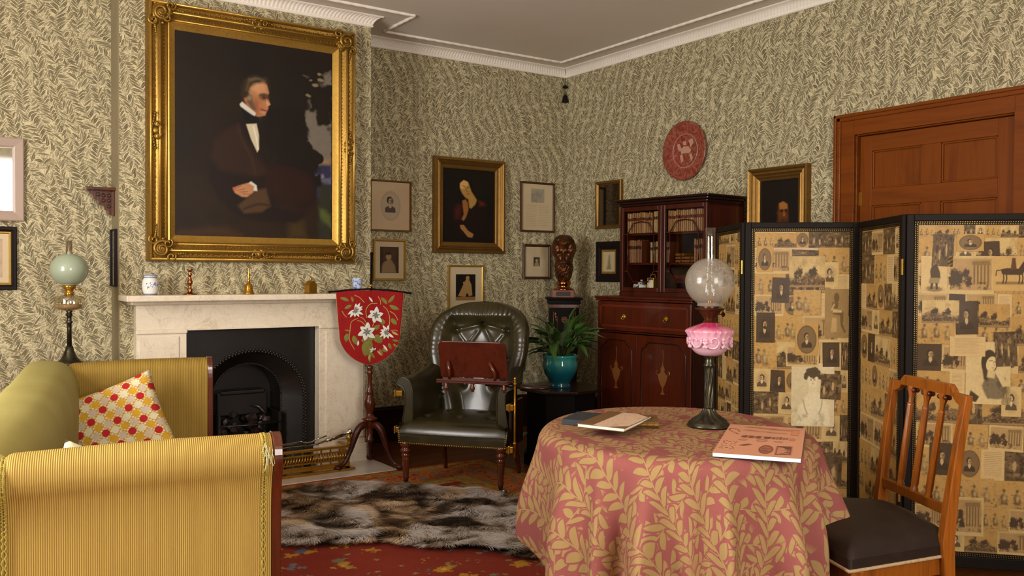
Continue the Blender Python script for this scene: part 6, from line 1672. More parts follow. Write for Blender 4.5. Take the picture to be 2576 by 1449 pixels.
for k in range(4):
    a, c = Vector(fsx[k]), Vector(fsx[k + 1]); d = c - a; Lk = d.length; rz = math.atan2(d.y, d.x)
    # panel's x runs from a to c; the viewer's side is -y in this frame
    e = bpy.data.objects.new('screen_leaf', None); COL.objects.link(e); e.parent = scr; e.location = (a.x, a.y, 0.0); e.rotation_euler = (0, 0, rz); e.empty_display_size = .05
    g = .004; W_ = Lk - 2 * g; fw_ = .030; T_ = .026
    b = B()
    for (x0, x1, z0, z1) in ((g, g + fw_, .0, SH), (Lk - g - fw_, Lk - g, .0, SH), (g + fw_, Lk - g - fw_, SH - fw_, SH), (g + fw_, Lk - g - fw_, .03, .03 + fw_ + .02)): b.span((x0, -T_ / 2, z0), (x1, T_ / 2, z1))
    obj('leaf_frame', b, M['screenframe'], e, bev=.003)
    ix0, ix1, iz0, iz1 = g + fw_, Lk - g - fw_, .03 + fw_ + .02, SH - fw_
    obj('backing', B().span((ix0, -.004, iz0), (ix1, .006, iz1)), M['backing'], e)
    b = B(); st = .0095
    for off in (.005, .013):
        for z in [iz0 + off + i * st for i in range(int((iz1 - iz0 - 2 * off) / st) + 1)]:
            b.box((ix0 + off, -.008, z), (.0036, .008, .0048)).box((ix1 - off, -.008, z), (.0036, .008, .0048))
        for x in [ix0 + off + i * st for i in range(int((ix1 - ix0 - 2 * off) / st) + 1)]:
            b.box((x, -.008, iz0 + off), (.0048, .008, .0036)).box((x, -.008, iz1 - off), (.0048, .008, .0036))
    o = obj('beading', b, M['bead'], e); o['kind'] = 'stuff'
    o = obj('beading_bed', B().span((ix0, -.0065, iz0), (ix0 + .018, -.003, iz1)).span((ix1 - .018, -.0065, iz0), (ix1, -.003, iz1)).span((ix0, -.0065, iz0), (ix1, -.003, iz0 + .018)).span((ix0, -.0065, iz1 - .018), (ix1, -.003, iz1)), M['screenframe'], e)
    px0, px1, pz0, pz1 = ix0 + .018, ix1 - .018, iz0 + .018, iz1 - .018
    PWid, PHei = px1 - px0, pz1 - pz0
    nn = [0]
    def paste(kind, sd, x, z, w, h, rot=0):
        me, asp = design(kind, sd); y = -.0046 - .00022 * (nn[0] % 12) - (.0028 if nn[0] > 60 else 0); nn[0] += 1
        o = share('print', me, e, (x, y, z), (0, rot, 0), (w / asp, 1, h)); return o
    # ground layer of assorted cuttings in ragged rows, then the ones that stand out
    z = pz0; 
    while z < pz1 - .02:
        hr = rnd.uniform(.10, .15); hr = min(hr, pz1 - z); x = px0 
        while x < px1 - .02:
            h = hr * rnd.uniform(.92, 1.0); kind = rnd.choice(['land', 'ruin', 'sketch', 'scene', 'vignette', 'oval', 'text', 'land', 'scene', 'sketch', 'sketch', 'vignette', 'ruin', 'portrait_dark']); sd = rnd.randint(1, 5) + (10 if kind in ('land', 'scene', 'sketch') else 0)
            asp = design(kind, sd)[1]; w = h * asp * rnd.uniform(.9, 1.1)
            if x + w > px1 - .03: w = px1 - x
            rt = rnd.uniform(-.05, .05) if px0 + .02 < x and x + w < px1 - .02 and z > pz0 + .02 and z + hr < pz1 - .03 else 0
            paste(kind, sd, x, z, w * 1.0, h, rt); x += w * rnd.uniform(.95, 1.0)
        z += hr * rnd.uniform(.94, .99)
    nn[0] = 61
    for it in spec_prints.get(k, []):
        kind, sd, fx_, fz, w, h = it; fx_ = fx_ / .78
        xx = px0 + fx_ * PWid * .95; zz = pz0 + fz * PHei
        w = min(w * .62, px1 - xx - .002); h2 = h * PHei * .70
        paste(kind, sd, xx, zz, w * 1.15 if xx + w * 1.15 < px1 else w, h2, rnd.uniform(-.07, .07) if kind in ('portrait_dark', 'scene', 'soldier') and .1 < fx_ < .8 else 0)
    for z in (.30, 1.30): obj('hinge', B().span((Lk - .008, -T_ / 2 - .002, z), (Lk + .004, -T_ / 2 + .004, z + .07)), M['brass'], e)

# ------------------------------------------------------------------ side chair
Pr, Pl, Fr = Vector((2.742, 1.515)), Vector((2.935, 1.872)), Vector((2.36, 1.60))
dn = (Pl - Pr); cw_ = dn.length; crz = math.atan2(-dn.y, -dn.x)   # local +x from the far post to the near post
chx = thing('dining_chair', 'golden wood dining chair with columned splats and dark seat, right of the table', 'chair', ((Pr.x + Pl.x) / 2 - .012, (Pr.y + Pl.y) / 2 + .008, 0.014), crz)
Hx = cw_ / 2; 
# local -y... the seat reaches towards the table: find the sign
def toloc(p):
    v = Vector((p[0], p[1])) - Vector(((Pr.x + Pl.x) / 2, (Pr.y + Pl.y) / 2)); c, s_ = math.cos(-crz), math.sin(-crz); return Vector((v.x * c - v.y * s_, v.x * s_ + v.y * c))
F1 = toloc(Fr); sy = 1 if F1.y > 0 else -1
SD = abs(F1.y); FWd = F1.x
def rear_post(s_):
    pts = [(s_ * Hx, -sy * -.0, 0.0, .0), ]
    b = B(); hs = [(0, .03), (.22, .010), (.44, .0), (.60, -.016), (.76, -.036), (.905, -.058)]
    w = [(.032, .036), (.034, .036), (.036, .040), (.032, .032), (.029, .027), (.028, .024)]
    vs = []
    for (z, o_), (wx, wy) in zip(hs, w):
        yc = sy * o_ * 1.0 if z > .44 else -sy * o_
        xx = s_ * (Hx + .012 * (z - .44) * (1 if z > .44 else 0) * 2)
        for dx, dy in ((-1, -1), (1, -1), (1, 1), (-1, 1)): vs.append((xx + dx * wx / 2, yc + dy * wy / 2, z))
    fs = [(0, 3, 2, 1), (20, 21, 22, 23)]
    for k in range(5):
        for i in range(4): a = k * 4 + i; c_ = k * 4 + (i + 1) % 4; fs.append((a, c_, c_ + 4, a + 4))
    return b.add(vs, fs)
def back_y(z): 
    hs = [(.44, .0), (.60, -.016), (.76, -.036), (.905, -.058)]
    for (z0, a), (z1, c) in zip(hs, hs[1:]):
        if z <= z1: return sy * (a + (c - a) * (z - z0) / (z1 - z0))
    return sy * -.058
for s_ in (-1, 1): obj('rear_leg', rear_post(s_), M['satin'], chx, bev=.003)
# top rail with a raised centre tablet
zt = .905; n_ = 1
hx = Hx + .0115 * .93
poly = [(-hx - .014, zt - .040), (-hx - .014, zt), (-hx + .055, zt + .001), (-hx + .060, zt + .010), (-hx + .080, zt + .026), (hx - .080, zt + .026), (hx - .060, zt + .010), (hx - .055, zt + .001), (hx + .014, zt), (hx + .014, zt - .040), (hx - .02, zt - .038), (hx - .045, zt - .028), (hx - .06, zt - .012), (-hx + .06, zt - .012), (-hx + .045, zt - .028), (-hx + .02, zt - .038)]
obj('top_rail', B().prism(poly, .022, c=(0, back_y(zt) - .011, 0)), M['satin'], chx, bev=.003)
lo = .535
obj('lower_rail', B().box((0, back_y(lo) , lo), (2 * Hx - .02, .018, .034)), M['satin'], chx, bev=.003)
for x in (-.085, 0, .085):
    b = B(); p0 = Vector((x * 1.0, back_y(lo), lo + .012)); p1 = Vector((x * 1.10, back_y(zt) , zt - .010)); d = p1 - p0; L_ = d.length; q = d.to_track_quat('Z', 'Y').to_matrix()
    b.lathe([(.014, 0), (.015, .010), (.011, .018), (.0130, .03), (.0115, L_ * .80), (.0115, L_ * .81), (.0115, L_ * .83), (.0085, L_ * .84), (.0095, L_ * .90), (.016, L_ * .96), (.018, L_)], 8, M=q); b.v = [tuple(Vector(v) + p0) for v in b.v]
    sp = obj('spindle', b, M['satin'], chx, smooth=True, auto=40)
    cb = B()
    for s_ in (-1, 1):
        for yy in (-1, 1): cb.ball((x * 1.10 + s_ * .017, p1.y + yy * .006, zt - .022), .009, 8, 6)
    obj('capital', cb, M['redwood'], sp, smooth=True)
# seat
def seatp(u, v, top=True):
    a = 2 * u - 1; hw = (Hx - .01) + (FWd - Hx + .012) * v if True else 0
    y = sy * (-.01 + (SD + .01) * v + .018 * (1 - a * a) * v)
    e = min(1, min((1 - abs(a)) * hw, (1 - v) * SD + .0, v * SD + .03) / .10); k = math.sqrt(max(0, 1 - (1 - max(0, e)) ** 2))
    return (a * hw, y, .425 + .055 * k + .022 * math.sin(PI * u) * math.sin(PI * min(1, v + .15)))
b = B(); b.grid(seatp, 40, 40)
rimv = lambda t: seatp(t * 4 if t < .25 else (1 if t < .5 else (3 - t * 4 if t < .75 else 0)), 0 if t < .25 else ((t - .25) * 4 if t < .5 else (1 if t < .75 else 4 - t * 4)))
rim = [rimv(i / 120) for i in range(120)]
b.add([(x, y, z) for x, y, z in rim] + [(x * 1.004, y * 1.0, .388) for x, y, z in rim], [(i, (i + 1) % 120, 120 + (i + 1) % 120, 120 + i) for i in range(120)])
obj('seat', b, M['velvet'], chx, smooth=True)
obj('seat_braid', B().tube([(x * 1.008, y + (.002 * sy if y * sy > .1 else 0), .390) for x, y, z in rim], .0058, 6, closed=True), M['piping'], chx, smooth=True)
fx = FWd
obj('seat_frame', B().add([(s_ * (w - .012), yy, z) for z in (.33, .386) for s_, w, yy in ((-1, Hx, 0), (1, Hx, 0), (1, fx, sy * (SD - .01)), (-1, fx, sy * (SD - .01)))], [(0, 1, 2, 3), (4, 5, 6, 7), (0, 1, 5, 4), (1, 2, 6, 5), (2, 3, 7, 6), (3, 0, 4, 7)]), M['satin'], chx)
for s_ in (-1, 1):
    obj('front_leg', B().add([(s_ * (fx - .024) + dx * w, sy * (SD - .028) + dy * w, z) for z, w in ((0, .013), (.386, .021)) for dx, dy in ((-1, -1), (1, -1), (1, 1), (-1, 1))], [(0, 3, 2, 1), (4, 5, 6, 7), (0, 1, 5, 4), (1, 2, 6, 5), (2, 3, 7, 6), (3, 0, 4, 7)]), M['satin'], chx, bev=.002)
# ------------------------------------------------------------------ secretaire bookcase against the right wall
F0 = Vector((4.316, 4.034)); e1 = Vector((.087, -.996)); e2 = Vector((-.996, -.087))
# local frame: x runs from the far end towards the near end, -y is the front
brz = math.atan2(e1.y, e1.x)
bc = thing('bookcase', 'mahogany secretaire bookcase with two glazed doors and urn-inlaid lower doors, by the far corner', 'bookcase', (F0.x, F0.y, 0), brz)
# x: 0 at the near end, negative towards the corner; y: 0 at cornice front plane, -.15 lower front, + towards the wall
LX0, LX1, LYF, LYB = -.855, .0, -.145, .42
ux0, ux1, uyf = -.795, -.015, .02
obj('plinth', B().span((LX0 - .005, LYF - .008, 0), (LX1 + .005, LYB, .09)), M['mahog_h'], bc, bev=.004)
obj('lower_carcase', B().span((LX0, LYF + .02, .09), (LX0 + .02, LYB, 1.118)).span((LX1 - .02, LYF + .02, .09), (LX1, LYB, 1.118)).span((LX0, LYB - .02, .09), (LX1, LYB, 1.118)).span((LX0, LYF + .02, .09), (LX1, LYB, .11)).span((LX0, LYF + .02, .885), (LX1, LYB, .895)), M['mahog'], bc)
obj('waist_moulding', B().span((LX0 - .016, LYF - .016, 1.124), (LX1 + .016, LYB, 1.140)).span((LX0 - .008, LYF - .008, 1.108), (LX1 + .008, LYB, 1.124)), M['mahog_h'], bc, bev=.005)
dr = obj('writing_drawer', B().span((LX0 + .006, LYF, .900), (LX1 - .006, LYF + .022, 1.104)), M['mahog_front'], bc, bev=.003)
b = B()
def band(b, x0, x1, z0, z1, w, y, t=.0012):
    b.span((x0, y - t, z0), (x1, y, z0 + w)).span((x0, y - t, z1 - w), (x1, y, z1)).span((x0, y - t, z0), (x0 + w, y, z1)).span((x1 - w, y - t, z0), (x1, y, z1)); return b
obj('crossbanding', band(B(), LX0 + .03, LX1 - .03, .925, 1.08, .014, LYF - .0004), M['inlay_red'], dr)
for x in (-.595, -.215):
    obj('ring_handle', B().lathe([(.001, 0), (.019, .0), (.021, .003), (.012, .007), (.006, .014), (.003, .016)], 20, (x, LYF, 1.00), M=Matrix.Rotation(PI / 2, 3, 'X')).tube([(x + .014 * math.sin(t), LYF - .012, .996 - .014 * math.cos(t) - .004) for t in [2 * PI * i / 16 for i in range(16)]], .0022, 6, closed=True), M['brass'], dr, smooth=True)
mid = -.475
for (x0, x1) in ((LX0 + .004, mid - .0015), (mid + .0015, LX1 - .004)):
    dd = obj('lower_door', B().span((x0, LYF, .095), (x1, LYF + .022, .880)), M['mahog_front'], bc, bev=.003)
    bd = B(); m_ = .042; z0, z1 = .14, .835
    ol = [(x0 + m_, z0), (x1 - m_, z0), (x1 - m_, z1 - .075), (x1 - m_ - .012, z1 - .045), (x1 - m_ - .04, z1 - .03), (x1 - m_ - .055, z1 - .008), (x1 - m_ - .08, z1), (x0 + m_ + .08, z1), (x0 + m_ + .055, z1 - .008), (x0 + m_ + .04, z1 - .03), (x0 + m_ + .012, z1 - .045), (x0 + m_, z1 - .075)]
    bd.tube([(x, LYF - .001, z) for x, z in ol], .0048, 6, closed=True); obj('astragal', bd, M['darkwood'], dd, smooth=True)
    cx_ = (x0 + x1) / 2; cz_ = .60
    ub = B(); prof_ = [(.003, -.105), (.020, -.10), (.006, -.085), (.005, -.06), (.022, -.035), (.036, .0), (.040, .025), (.022, .040), (.012, .050), (.020, .058), (.014, .075), (.006, .088), (.003, .11)]
    ub.add([(cx_ - r_, LYF - .0018, cz_ + z) for r_, z in prof_] + [(cx_ + r_, LYF - .0018, cz_ + z) for r_, z in prof_], [(i, i + 1, 14 + i, 13 + i) for i in range(12)])
    for s_ in (-1, 1): ub.tube([(cx_ + s_ * p[0], LYF - .001, cz_ + p[1]) for p in ((.038, .02), (.058, .035), (.055, .052), (.042, .045))], .0026, 5)
    ub.tube([(cx_, LYF - .001, cz_ + .10), (cx_ + .004, LYF - .001, cz_ + .15), (cx_ - .003, LYF - .001, cz_ + .19)], .002, 5)
    obj('urn_inlay', ub, M['inlay'], dd)
    if x0 > mid - .01: obj('centre_bead', B().span((mid - .004, LYF - .005, .095), (mid + .004, LYF + .004, .88)), M['mahog'], dd, bev=.002)
# upper stage
U0, U1 = 1.140, 1.775
obj('upper_carcase', B().span((ux0, uyf + .022, U0), (ux0 + .018, LYB, U1)).span((ux1 - .018, uyf + .022, U0), (ux1, LYB, U1)).span((ux0, LYB - .016, U0), (ux1, LYB, U1)).span((ux0, uyf + .022, U1 - .018), (ux1, LYB, U1)).span((ux0, uyf + .022, U0), (ux1, LYB, U0 + .018)).span((ux0, uyf, U0), (ux1, uyf + .022, U0 + .030)), M['mahog'], bc)
obj('cornice', B().span((ux0 - .006, uyf - .006, U1), (ux1 + .006, LYB, U1 + .018)).span((ux0 - .020, uyf - .020, U1 + .018), (ux1 + .020, LYB, U1 + .036)).span((ux0 - .032, uyf - .032, U1 + .036), (ux1 + .032, LYB, U1 + .052)), M['darkwood'], bc, bev=.006)
s1, s2, s3 = 1.585, 1.375, 1.262
for z, y0 in ((s1, .10), (s2, .10)): obj('shelf', B().span((ux0 + .018, uyf + y0 * .5, z - .014), (ux1 - .018, LYB - .016, z)), M['mahog_h'], bc, bev=.002)
umid = (ux0 + ux1) / 2
obj('divider', B().span((umid - .008, uyf + .04, U0 + .018), (umid + .008, LYB - .016, U1 - .018)), M['mahog'], bc)
obj('pigeonholes', B().span((umid + .012, uyf + .12, U0 + .10), (ux1 - .02, LYB - .02, U0 + .108)).span((umid + .12, uyf + .12, U0 + .018), (umid + .128, LYB - .02, U0 + .10)).span((umid + .24, uyf + .12, U0 + .018), (umid + .248, LYB - .02, U0 + .10)).span((umid + .012, uyf + .11, U0 + .108), (ux1 - .02, LYB - .02, U0 + .150)), M['mahog_h'], bc)
for (x0, x1) in ((ux0 + .001, umid - .0015), (umid + .0015, ux1 - .001)):
    z0, z1 = U0 + .031, U1 - .004; st = .030
    dd = obj('glazed_door', B().span((x0, uyf, z0), (x0 + st, uyf + .020, z1)).span((x1 - st, uyf, z0), (x1, uyf + .020, z1)).span((x0 + st, uyf, z0), (x1 - st, uyf + .020, z0 + st)).span((x0 + st, uyf, z1 - st), (x1 - st, uyf + .020, z1)), M['mahog'], bc, bev=.003)
    gx0, gx1, gz0, gz1 = x0 + st, x1 - st, z0 + st, z1 - st
    obj('glass', B().span((gx0, uyf + .010, gz0), (gx1, uyf + .012, gz1)), M['pane'], dd)
    w = gx1 - gx0; h = gz1 - gz0; cx_ = (gx0 + gx1) / 2
    a = .040; zt_, zl = gz1 - .085, gz1 - .160; zb, zl2 = gz0 + .040, gz0 + .115
    gb = B(); y = uyf + .006
    def gbar(*pts): gb.tube([(x, y, z) for x, z in pts], .0042, 6)
    gbar((gx0, zl), (gx0 + a, zl)); gbar((gx1, zl), (gx1 - a, zl)); gbar((gx0, zl2), (gx0 + a, zl2)); gbar((gx1, zl2), (gx1 - a, zl2))
    gbar((gx0 + a, zl), (gx0 + a + .055, zt_), (cx_, zt_ + .010), (gx1 - a - .055, zt_), (gx1 - a, zl)); gbar((gx0 + a, zl2), (gx0 + a + .055, zb), (gx1 - a - .055, zb), (gx1 - a, zl2))
    gbar((gx0 + a, zl), (gx0 + a, zl2)); gbar((gx1 - a, zl), (gx1 - a, zl2))
    obj('glazing_bar', gb, M['mahog'], dd, smooth=True)
# books and china inside: every book its own thing
def bk_w(p): # bookcase local -> world
    c, s_ = math.cos(brz), math.sin(brz); return (F0.x + p[0] * c - p[1] * s_, F0.y + p[0] * s_ + p[1] * c, p[2])
def spine_mesh(cov, gilt, w, h, d):
    pf_ = [(-w / 2, d), (-w / 2, .004), (-w * .36, .0), (0, -.003), (w * .36, .0), (w / 2, .004), (w / 2, d)]
    bb_ = B(); bb_.add([(x, y, z) for z in (0, h) for x, y in pf_], [tuple(range(7)), tuple(range(13, 6, -1))] + [(i, (i + 1) % 7, 7 + (i + 1) % 7, 7 + i) for i in range(7)])
    return (bb_, B().box((0, -.001, h * .84), (w * .7, .0052, h * .012)).box((0, -.001, h * .16), (w * .7, .0052, h * .012)).box((0, -.001, h * .5), (w * .7, .0052, h * .010)), B().box((0, -.001, h * .68), (w * .72, .0046, h * .14)))
cols = [('#7c5026', '#522210'), ('#6e431c', '#241509'), ('#84602e', '#5c190e'), ('#93794c', '#3e2512'), ('#5a2812', '#1c0f08'), ('#665028', '#33170c')]
cm = [(simple('book_leather_%d' % i, a, rough=.45), simple('spine_label_%d' % i, c, rough=.4)) for i, (a, c) in enumerate(cols)]
protos = []
for i in range(6):
    e = thing('old_book', None, 'book', (0, 0, -5)); w, h, d = .0172, .145, .10
    a, c, l = spine_mesh(*cols[i], w, h, d)
    obj('cover', a, cm[i][0], e, bev=.003); obj('spine_bands', c, M['gilt'], e); obj('spine_label', l, cm[i][1], e)
    protos.append([e, 0])
def place_book(i, x, y, z, sx, sz, label, group, lean=0, sy_=1):
    e, used = protos[i]
    if not used: o = e; protos[i][1] = 1
    else: o = dup(e, (0, 0, 0))
    o.location = bk_w((x, y, z)); o.rotation_euler = (0, lean, brz); o.scale = (sx, sy_, sz); o['label'] = label; o['group'] = group
rnd = random.Random(12)
ORD = ['first', 'second', 'third', 'fourth', 'fifth', 'sixth', 'seventh', 'eighth', 'ninth', 'tenth', 'eleventh', 'twelfth', 'thirteenth', 'fourteenth', 'fifteenth', 'sixteenth', 'seventeenth', 'eighteenth', 'nineteenth', 'twentieth', 'twenty-first', 'twenty-second', 'twenty-third', 'twenty-fourth', 'twenty-fifth', 'twenty-sixth']
def row(x0, x1, z, hmax, seq, label, group, y=.048, gaps=()):
    x = x0; k = 0
    while True:
        i = seq[k % len(seq)]; w = rnd.uniform(.85, 1.12)
        if x + .0180 * w > x1: break
        place_book(i, x + .009 * w, y, z, w, hmax / .145 * rnd.uniform(.94, 1.0), label % ORD[k], group); x += .0180 * w; k += 1
row(ux0 + .045, umid - .10, s1, .150, [0, 3, 0, 0, 1, 0, 2, 0], '%s book from the left on the top shelf behind the left glazed door', 'books on the left of the top shelf')
row(umid - .095, umid - .015, s1, .158, [3, 3, 3], '%s of the tall pale books ending the left top shelf of the bookcase', 'pale tall books on the top shelf')
row(umid + .035, ux1 - .02, s1, .152, [0, 2, 0, 3, 0, 4, 0, 2], '%s book from the left on the top shelf behind the right glazed door', 'books on the right of the top shelf')
row(ux0 + .055, umid - .20, s2, .168, [4, 1, 0, 5, 4, 1], '%s book from the left on the middle shelf behind the left glazed door', 'books on the left of the middle shelf')
row(umid - .125, umid - .012, s2, .150, [3, 4, 5, 3], '%s of the faded books at the right of the left door middle shelf', 'books on the right of the left middle shelf')
row(umid + .015, umid + .055, s2, .150, [5, 4], '%s slim book by the divider on the middle shelf, right glazed door', 'slim books beside the divider')
row(ux1 - .130, ux1 - .022, s2, .160, [0, 4, 2, 4], '%s standing book of the right-hand run on the middle shelf, right door', 'standing books on the right middle shelf')
# lying volumes on the right middle shelf
for k, (x, z) in enumerate(((umid + .115, 0), (umid + .115, .022), (umid + .115, .044), (umid + .195, 0), (umid + .195, .022))):
    o = dup(protos[1][0], bk_w((x + .055 * 0, .08, s2 + .011 + z))); o.rotation_euler = (0, PI / 2, brz); o.scale = (1.0, 1, .52); o.location = bk_w((x - .038, .08, s2 + .011 + z))
    o['label'] = '%s volume up in the %s flat pile behind the right glazed door' % (['first', 'second', 'third'][k % 3], 'left' if k < 3 else 'right'); o['group'] = 'lying books'
tp_ = thing('teapot', 'blue and white teapot on the bottom shelf behind the left glazed door', 'teapot', bk_w((ux0 + .150, .09, U0 + .018)), brz); tp_.scale = (1.2, 1.2, 1.2)
obj('body', B().lathe([(.030, 0), (.036, .01), (.040, .035), (.038, .052), (.020, .060)], 24), M['teaglaze'], tp_, smooth=True)
obj('lid', B().lathe([(.024, .058), (.020, .068), (.006, .073), (.008, .080), (.002, .086)], 20), M['teaglaze'], tp_, smooth=True)
obj('spout', B().tube([(.036, 0, .02), (.055, 0, .03), (.064, 0, .056)], [.009, .007, .005], 10), M['teaglaze'], tp_, smooth=True)
obj('handle', B().tube([(-.035, 0, .05), (-.058, 0, .052), (-.062, 0, .030), (-.048, 0, .012), (-.034, 0, .012)], .005, 8), M['delft'], tp_, smooth=True)
ck = thing('carriage_clock', 'small gilt carriage clock with a white dial beside the teapot in the bookcase', 'clock', bk_w((umid - .118, .062, U0 + .018)), brz)
obj('case', B().span((-.032, -.02, 0), (.032, .04, .012)).span((-.030, -.018, .10), (.030, .038, .112)).span((-.028, -.018, .012), (-.022, .038, .10)).span((.022, -.018, .012), (.028, .038, .10)), M['gilt'], ck, bev=.002)
obj('dial', B().span((-.021, -.014, .022), (.021, -.008, .096)), M['delft'], ck)
obj('carrying_handle', B().tube([(-.024, .01, .112), (-.020, .01, .135), (.020, .01, .135), (.024, .01, .112)], .003, 6), M['gilt'], ck, smooth=True)

# ------------------------------------------------------------------ pedestal and bust in the corner
pd = thing('ebonised_pedestal', 'black and marquetry square pedestal in the far corner carrying the bronze bust', 'pedestal', (4.45, 5.72, 0), math.radians(-34))
obj('base', B().span((-.16, -.16, 0), (.16, .16, .08)).span((-.14, -.14, .08), (.14, .14, .12)), M['black'], pd, bev=.006)
obj('shaft', B().add([(dx * w, dy * w, z) for z, w in ((.12, .095), (1.02, .118)) for dx, dy in ((-1, -1), (1, -1), (1, 1), (-1, 1))], [(0, 3, 2, 1), (4, 5, 6, 7), (0, 1, 5, 4), (1, 2, 6, 5), (2, 3, 7, 6), (3, 0, 4, 7)]), M['black'], pd, bev=.003)
obj('amber_band', B().span((-.123, -.123, 1.018), (.123, .123, 1.050)), M['redwood'], pd, bev=.004)
obj('cap', B().span((-.130, -.130, 1.05), (.130, .130, 1.085)).span((-.145, -.145, 1.085), (.145, .145, 1.102)), M['black'], pd, bev=.005)
b = B(); yf = -.1175
b.tube([(.022 * math.cos(t), yf, .925 + .022 * math.sin(t)) for t in [2 * PI * i / 16 for i in range(16)]], .004, 6, closed=True).ball((0, yf, .925), .008, 8, 5, (1, .5, 1))
for k in range(6): t = k * PI / 3; b.ball((.013 * math.cos(t), yf, .925 + .013 * math.sin(t)), .006, 6, 4, (1, .5, 1))
for s_ in (-1, 1):
    for k in range(5): b.ball((s_ * (.072 - .003 * k), yf + .002 * k, .97 - .024 * k), .012 - .0012 * k, 7, 5, (.7, .4, 1.3))
    b.tube([(s_ * .088, yf + .001, .99), (s_ * .088, yf + .005, .86), (s_ * .055, yf + .005, .84), (s_ * .055, yf + .001, .95)], .003, 5)
for k in range(4): b.ball((-.04 + .027 * k, yf + .006, .80), .011, 6, 4, (1, .4, .8))
obj('marquetry', b, M['inlay'], pd, smooth=True)
bu = thing('bronze_bust', 'brown bronze bust of a bearded man on the corner pedestal', 'bust', (4.45, 5.72, 1.102), math.radians(-40))
mb_ = mottled('red_marble', '#6e3a2c', '#8c5a48', 30, rough=.3)
obj('block', B().span((-.088, -.07, 0), (.088, .07, .060)), mb_, bu, bev=.004)
obj('name_plate', B().span((-.058, -.073, .012), (.058, -.070, .048)), M['iron_b'], bu)
obj('socle', B().lathe([(.085, .060), (.080, .070), (.058, .078), (.050, .088), (.056, .10), (.060, .112), (.058, .128), (.045, .14)], 28), M['copper'], bu, smooth=True)
# the head: one sculpted surface
hprof = cat([(0, .0), (.034, .02), (.052, .09), (.060, .20), (.062, .32), (.060, .42), (.060, .52), (.064, .62), (.070, .74), (.066, .86), (.050, .95), (.028, .99), (0, 1.0)], 91)
def head(u, v):
    th = 2 * PI * u; p = hprof[int(round(v * 90))]; r, h = max(0.0, p[0]), p[1]
    cx_, cy_ = math.cos(th), math.sin(th); z = 2 * h - 1
    x = cx_; front = max(0.0, -cy_)
    r *= 1.16; X_, Y_ = cx_ * r, cy_ * r * 1.22
    g = lambda c_, h0, sx, sz: math.exp(-((x - c_) / sx) ** 2 - ((h - h0) / sz) ** 2) * (1 if cy_ < 0 else 0)
    Y_ -= .022 * g(0, .50, .15, .055) + .012 * g(0, .56, .12, .06)                      # nose
    Y_ -= .010 * (g(.38, .64, .26, .028) + g(-.38, .64, .26, .028)); Y_ += .014 * (g(.34, .585, .17, .03) + g(-.34, .585, .17, .03))
    Y_ -= .007 * (g(.34, .585, .09, .016) + g(-.34, .585, .09, .016))
    Y_ -= .008 * (g(.50, .50, .2, .05) + g(-.50, .50, .2, .05)) + .006 * g(0, .76, .5, .06)
    lock = math.sin(th * 9 + 5 * math.sin(h * 17)) * .5 + math.sin(th * 19 - h * 44) * .35 + math.sin(h * 60 + th * 4) * .2
    bd = smst(.46, .34, h) * smst(.95, .2, cy_)
    Y_ -= bd * front * (.026 + .008 * lock); X_ *= 1 + bd * .10 * lock
    Y_ -= .010 * (g(.22, .425, .24, .025) + g(-.22, .425, .24, .025)); Y_ += .006 * g(0, .395, .2, .012); Y_ -= .006 * g(0, .375, .16, .014)
    side = smst(.45, .85, abs(x)) if cy_ < .3 else 1.0
    hair = max(side * smst(.44, .56, h), smst(.74, .84, h), smst(.0, .3, cy_) * smst(.3, .45, h))
    k = 1 + hair * (.20 * math.exp(-((h - .66) / .16) ** 2) + .08 + .055 * lock)
    return (X_ * k, Y_ * k + .004, .128 + .385 * h)
b = B(); b.grid(head, 140, 91, cu=True); obj('head', b, M['bronze'], bu, smooth=True, weld=True)
obj('neck', B().lathe([(.040, .13), (.038, .15), (.044, .20), (.05, .26)], 20), M['bronze'], bu, smooth=True)

# ------------------------------------------------------------------ plant on the low octagonal table
PLX, PLY, PLZ = 3.70, 4.79, .52
st_ = thing('octagonal_table', 'low dark octagonal table with a glossy top between the armchair and the bookcase', 'side table', (PLX + .03, PLY + .02, 0), math.radians(5))
oc = [(.30 * math.cos(PI / 8 + k * PI / 4), .30 * math.sin(PI / 8 + k * PI / 4)) for k in range(8)]
def octa(r, z0, z1): 
    s_ = r / .30; return B().add([(x * s_, y * s_, z) for z in (z0, z1) for x, y in oc], [tuple(range(8))[::-1], tuple(range(8, 16))] + [(i, (i + 1) % 8, 8 + (i + 1) % 8, 8 + i) for i in range(8)])
obj('top', octa(.30, PLZ - .020, PLZ), M['darkwood'], st_, bev=.004)
obj('cabinet_body', octa(.25, .08, PLZ - .020), M['black'], st_, bev=.004)
obj('plinth', octa(.27, 0, .08), M['black'], st_, bev=.004)
obj('pull', B().lathe([(.004, 0), (.010, .004), (.012, .012), (.005, .02), (.009, .03), (.002, .036)], 14, (-.115, -.225, .36), M=Matrix.Rotation(PI / 2, 3, 'X')), M['steel'], st_, smooth=True)
pt = thing('potted_plant', 'green leafy spathiphyllum-like house plant in a teal glazed jardiniere on the low dark table', 'plant', (PLX, PLY, PLZ))
pt['label'] = 'broad-leaved green house plant in a teal glazed jardiniere on the low dark table'
sc8 = lambda t, z, k: 1 + (.018 * math.cos(12 * t) if z > .17 else (.012 * abs(math.cos(6 * t)) if z > .05 else 0))
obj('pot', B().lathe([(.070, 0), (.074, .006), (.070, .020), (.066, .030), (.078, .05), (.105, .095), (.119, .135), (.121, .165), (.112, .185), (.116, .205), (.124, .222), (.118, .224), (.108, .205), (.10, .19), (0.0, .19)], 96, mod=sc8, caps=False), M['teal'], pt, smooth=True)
obj('soil', B().lathe([(.0, .196), (.104, .196)], 24, caps=False), M['soil'], pt)
rnd = random.Random(8)
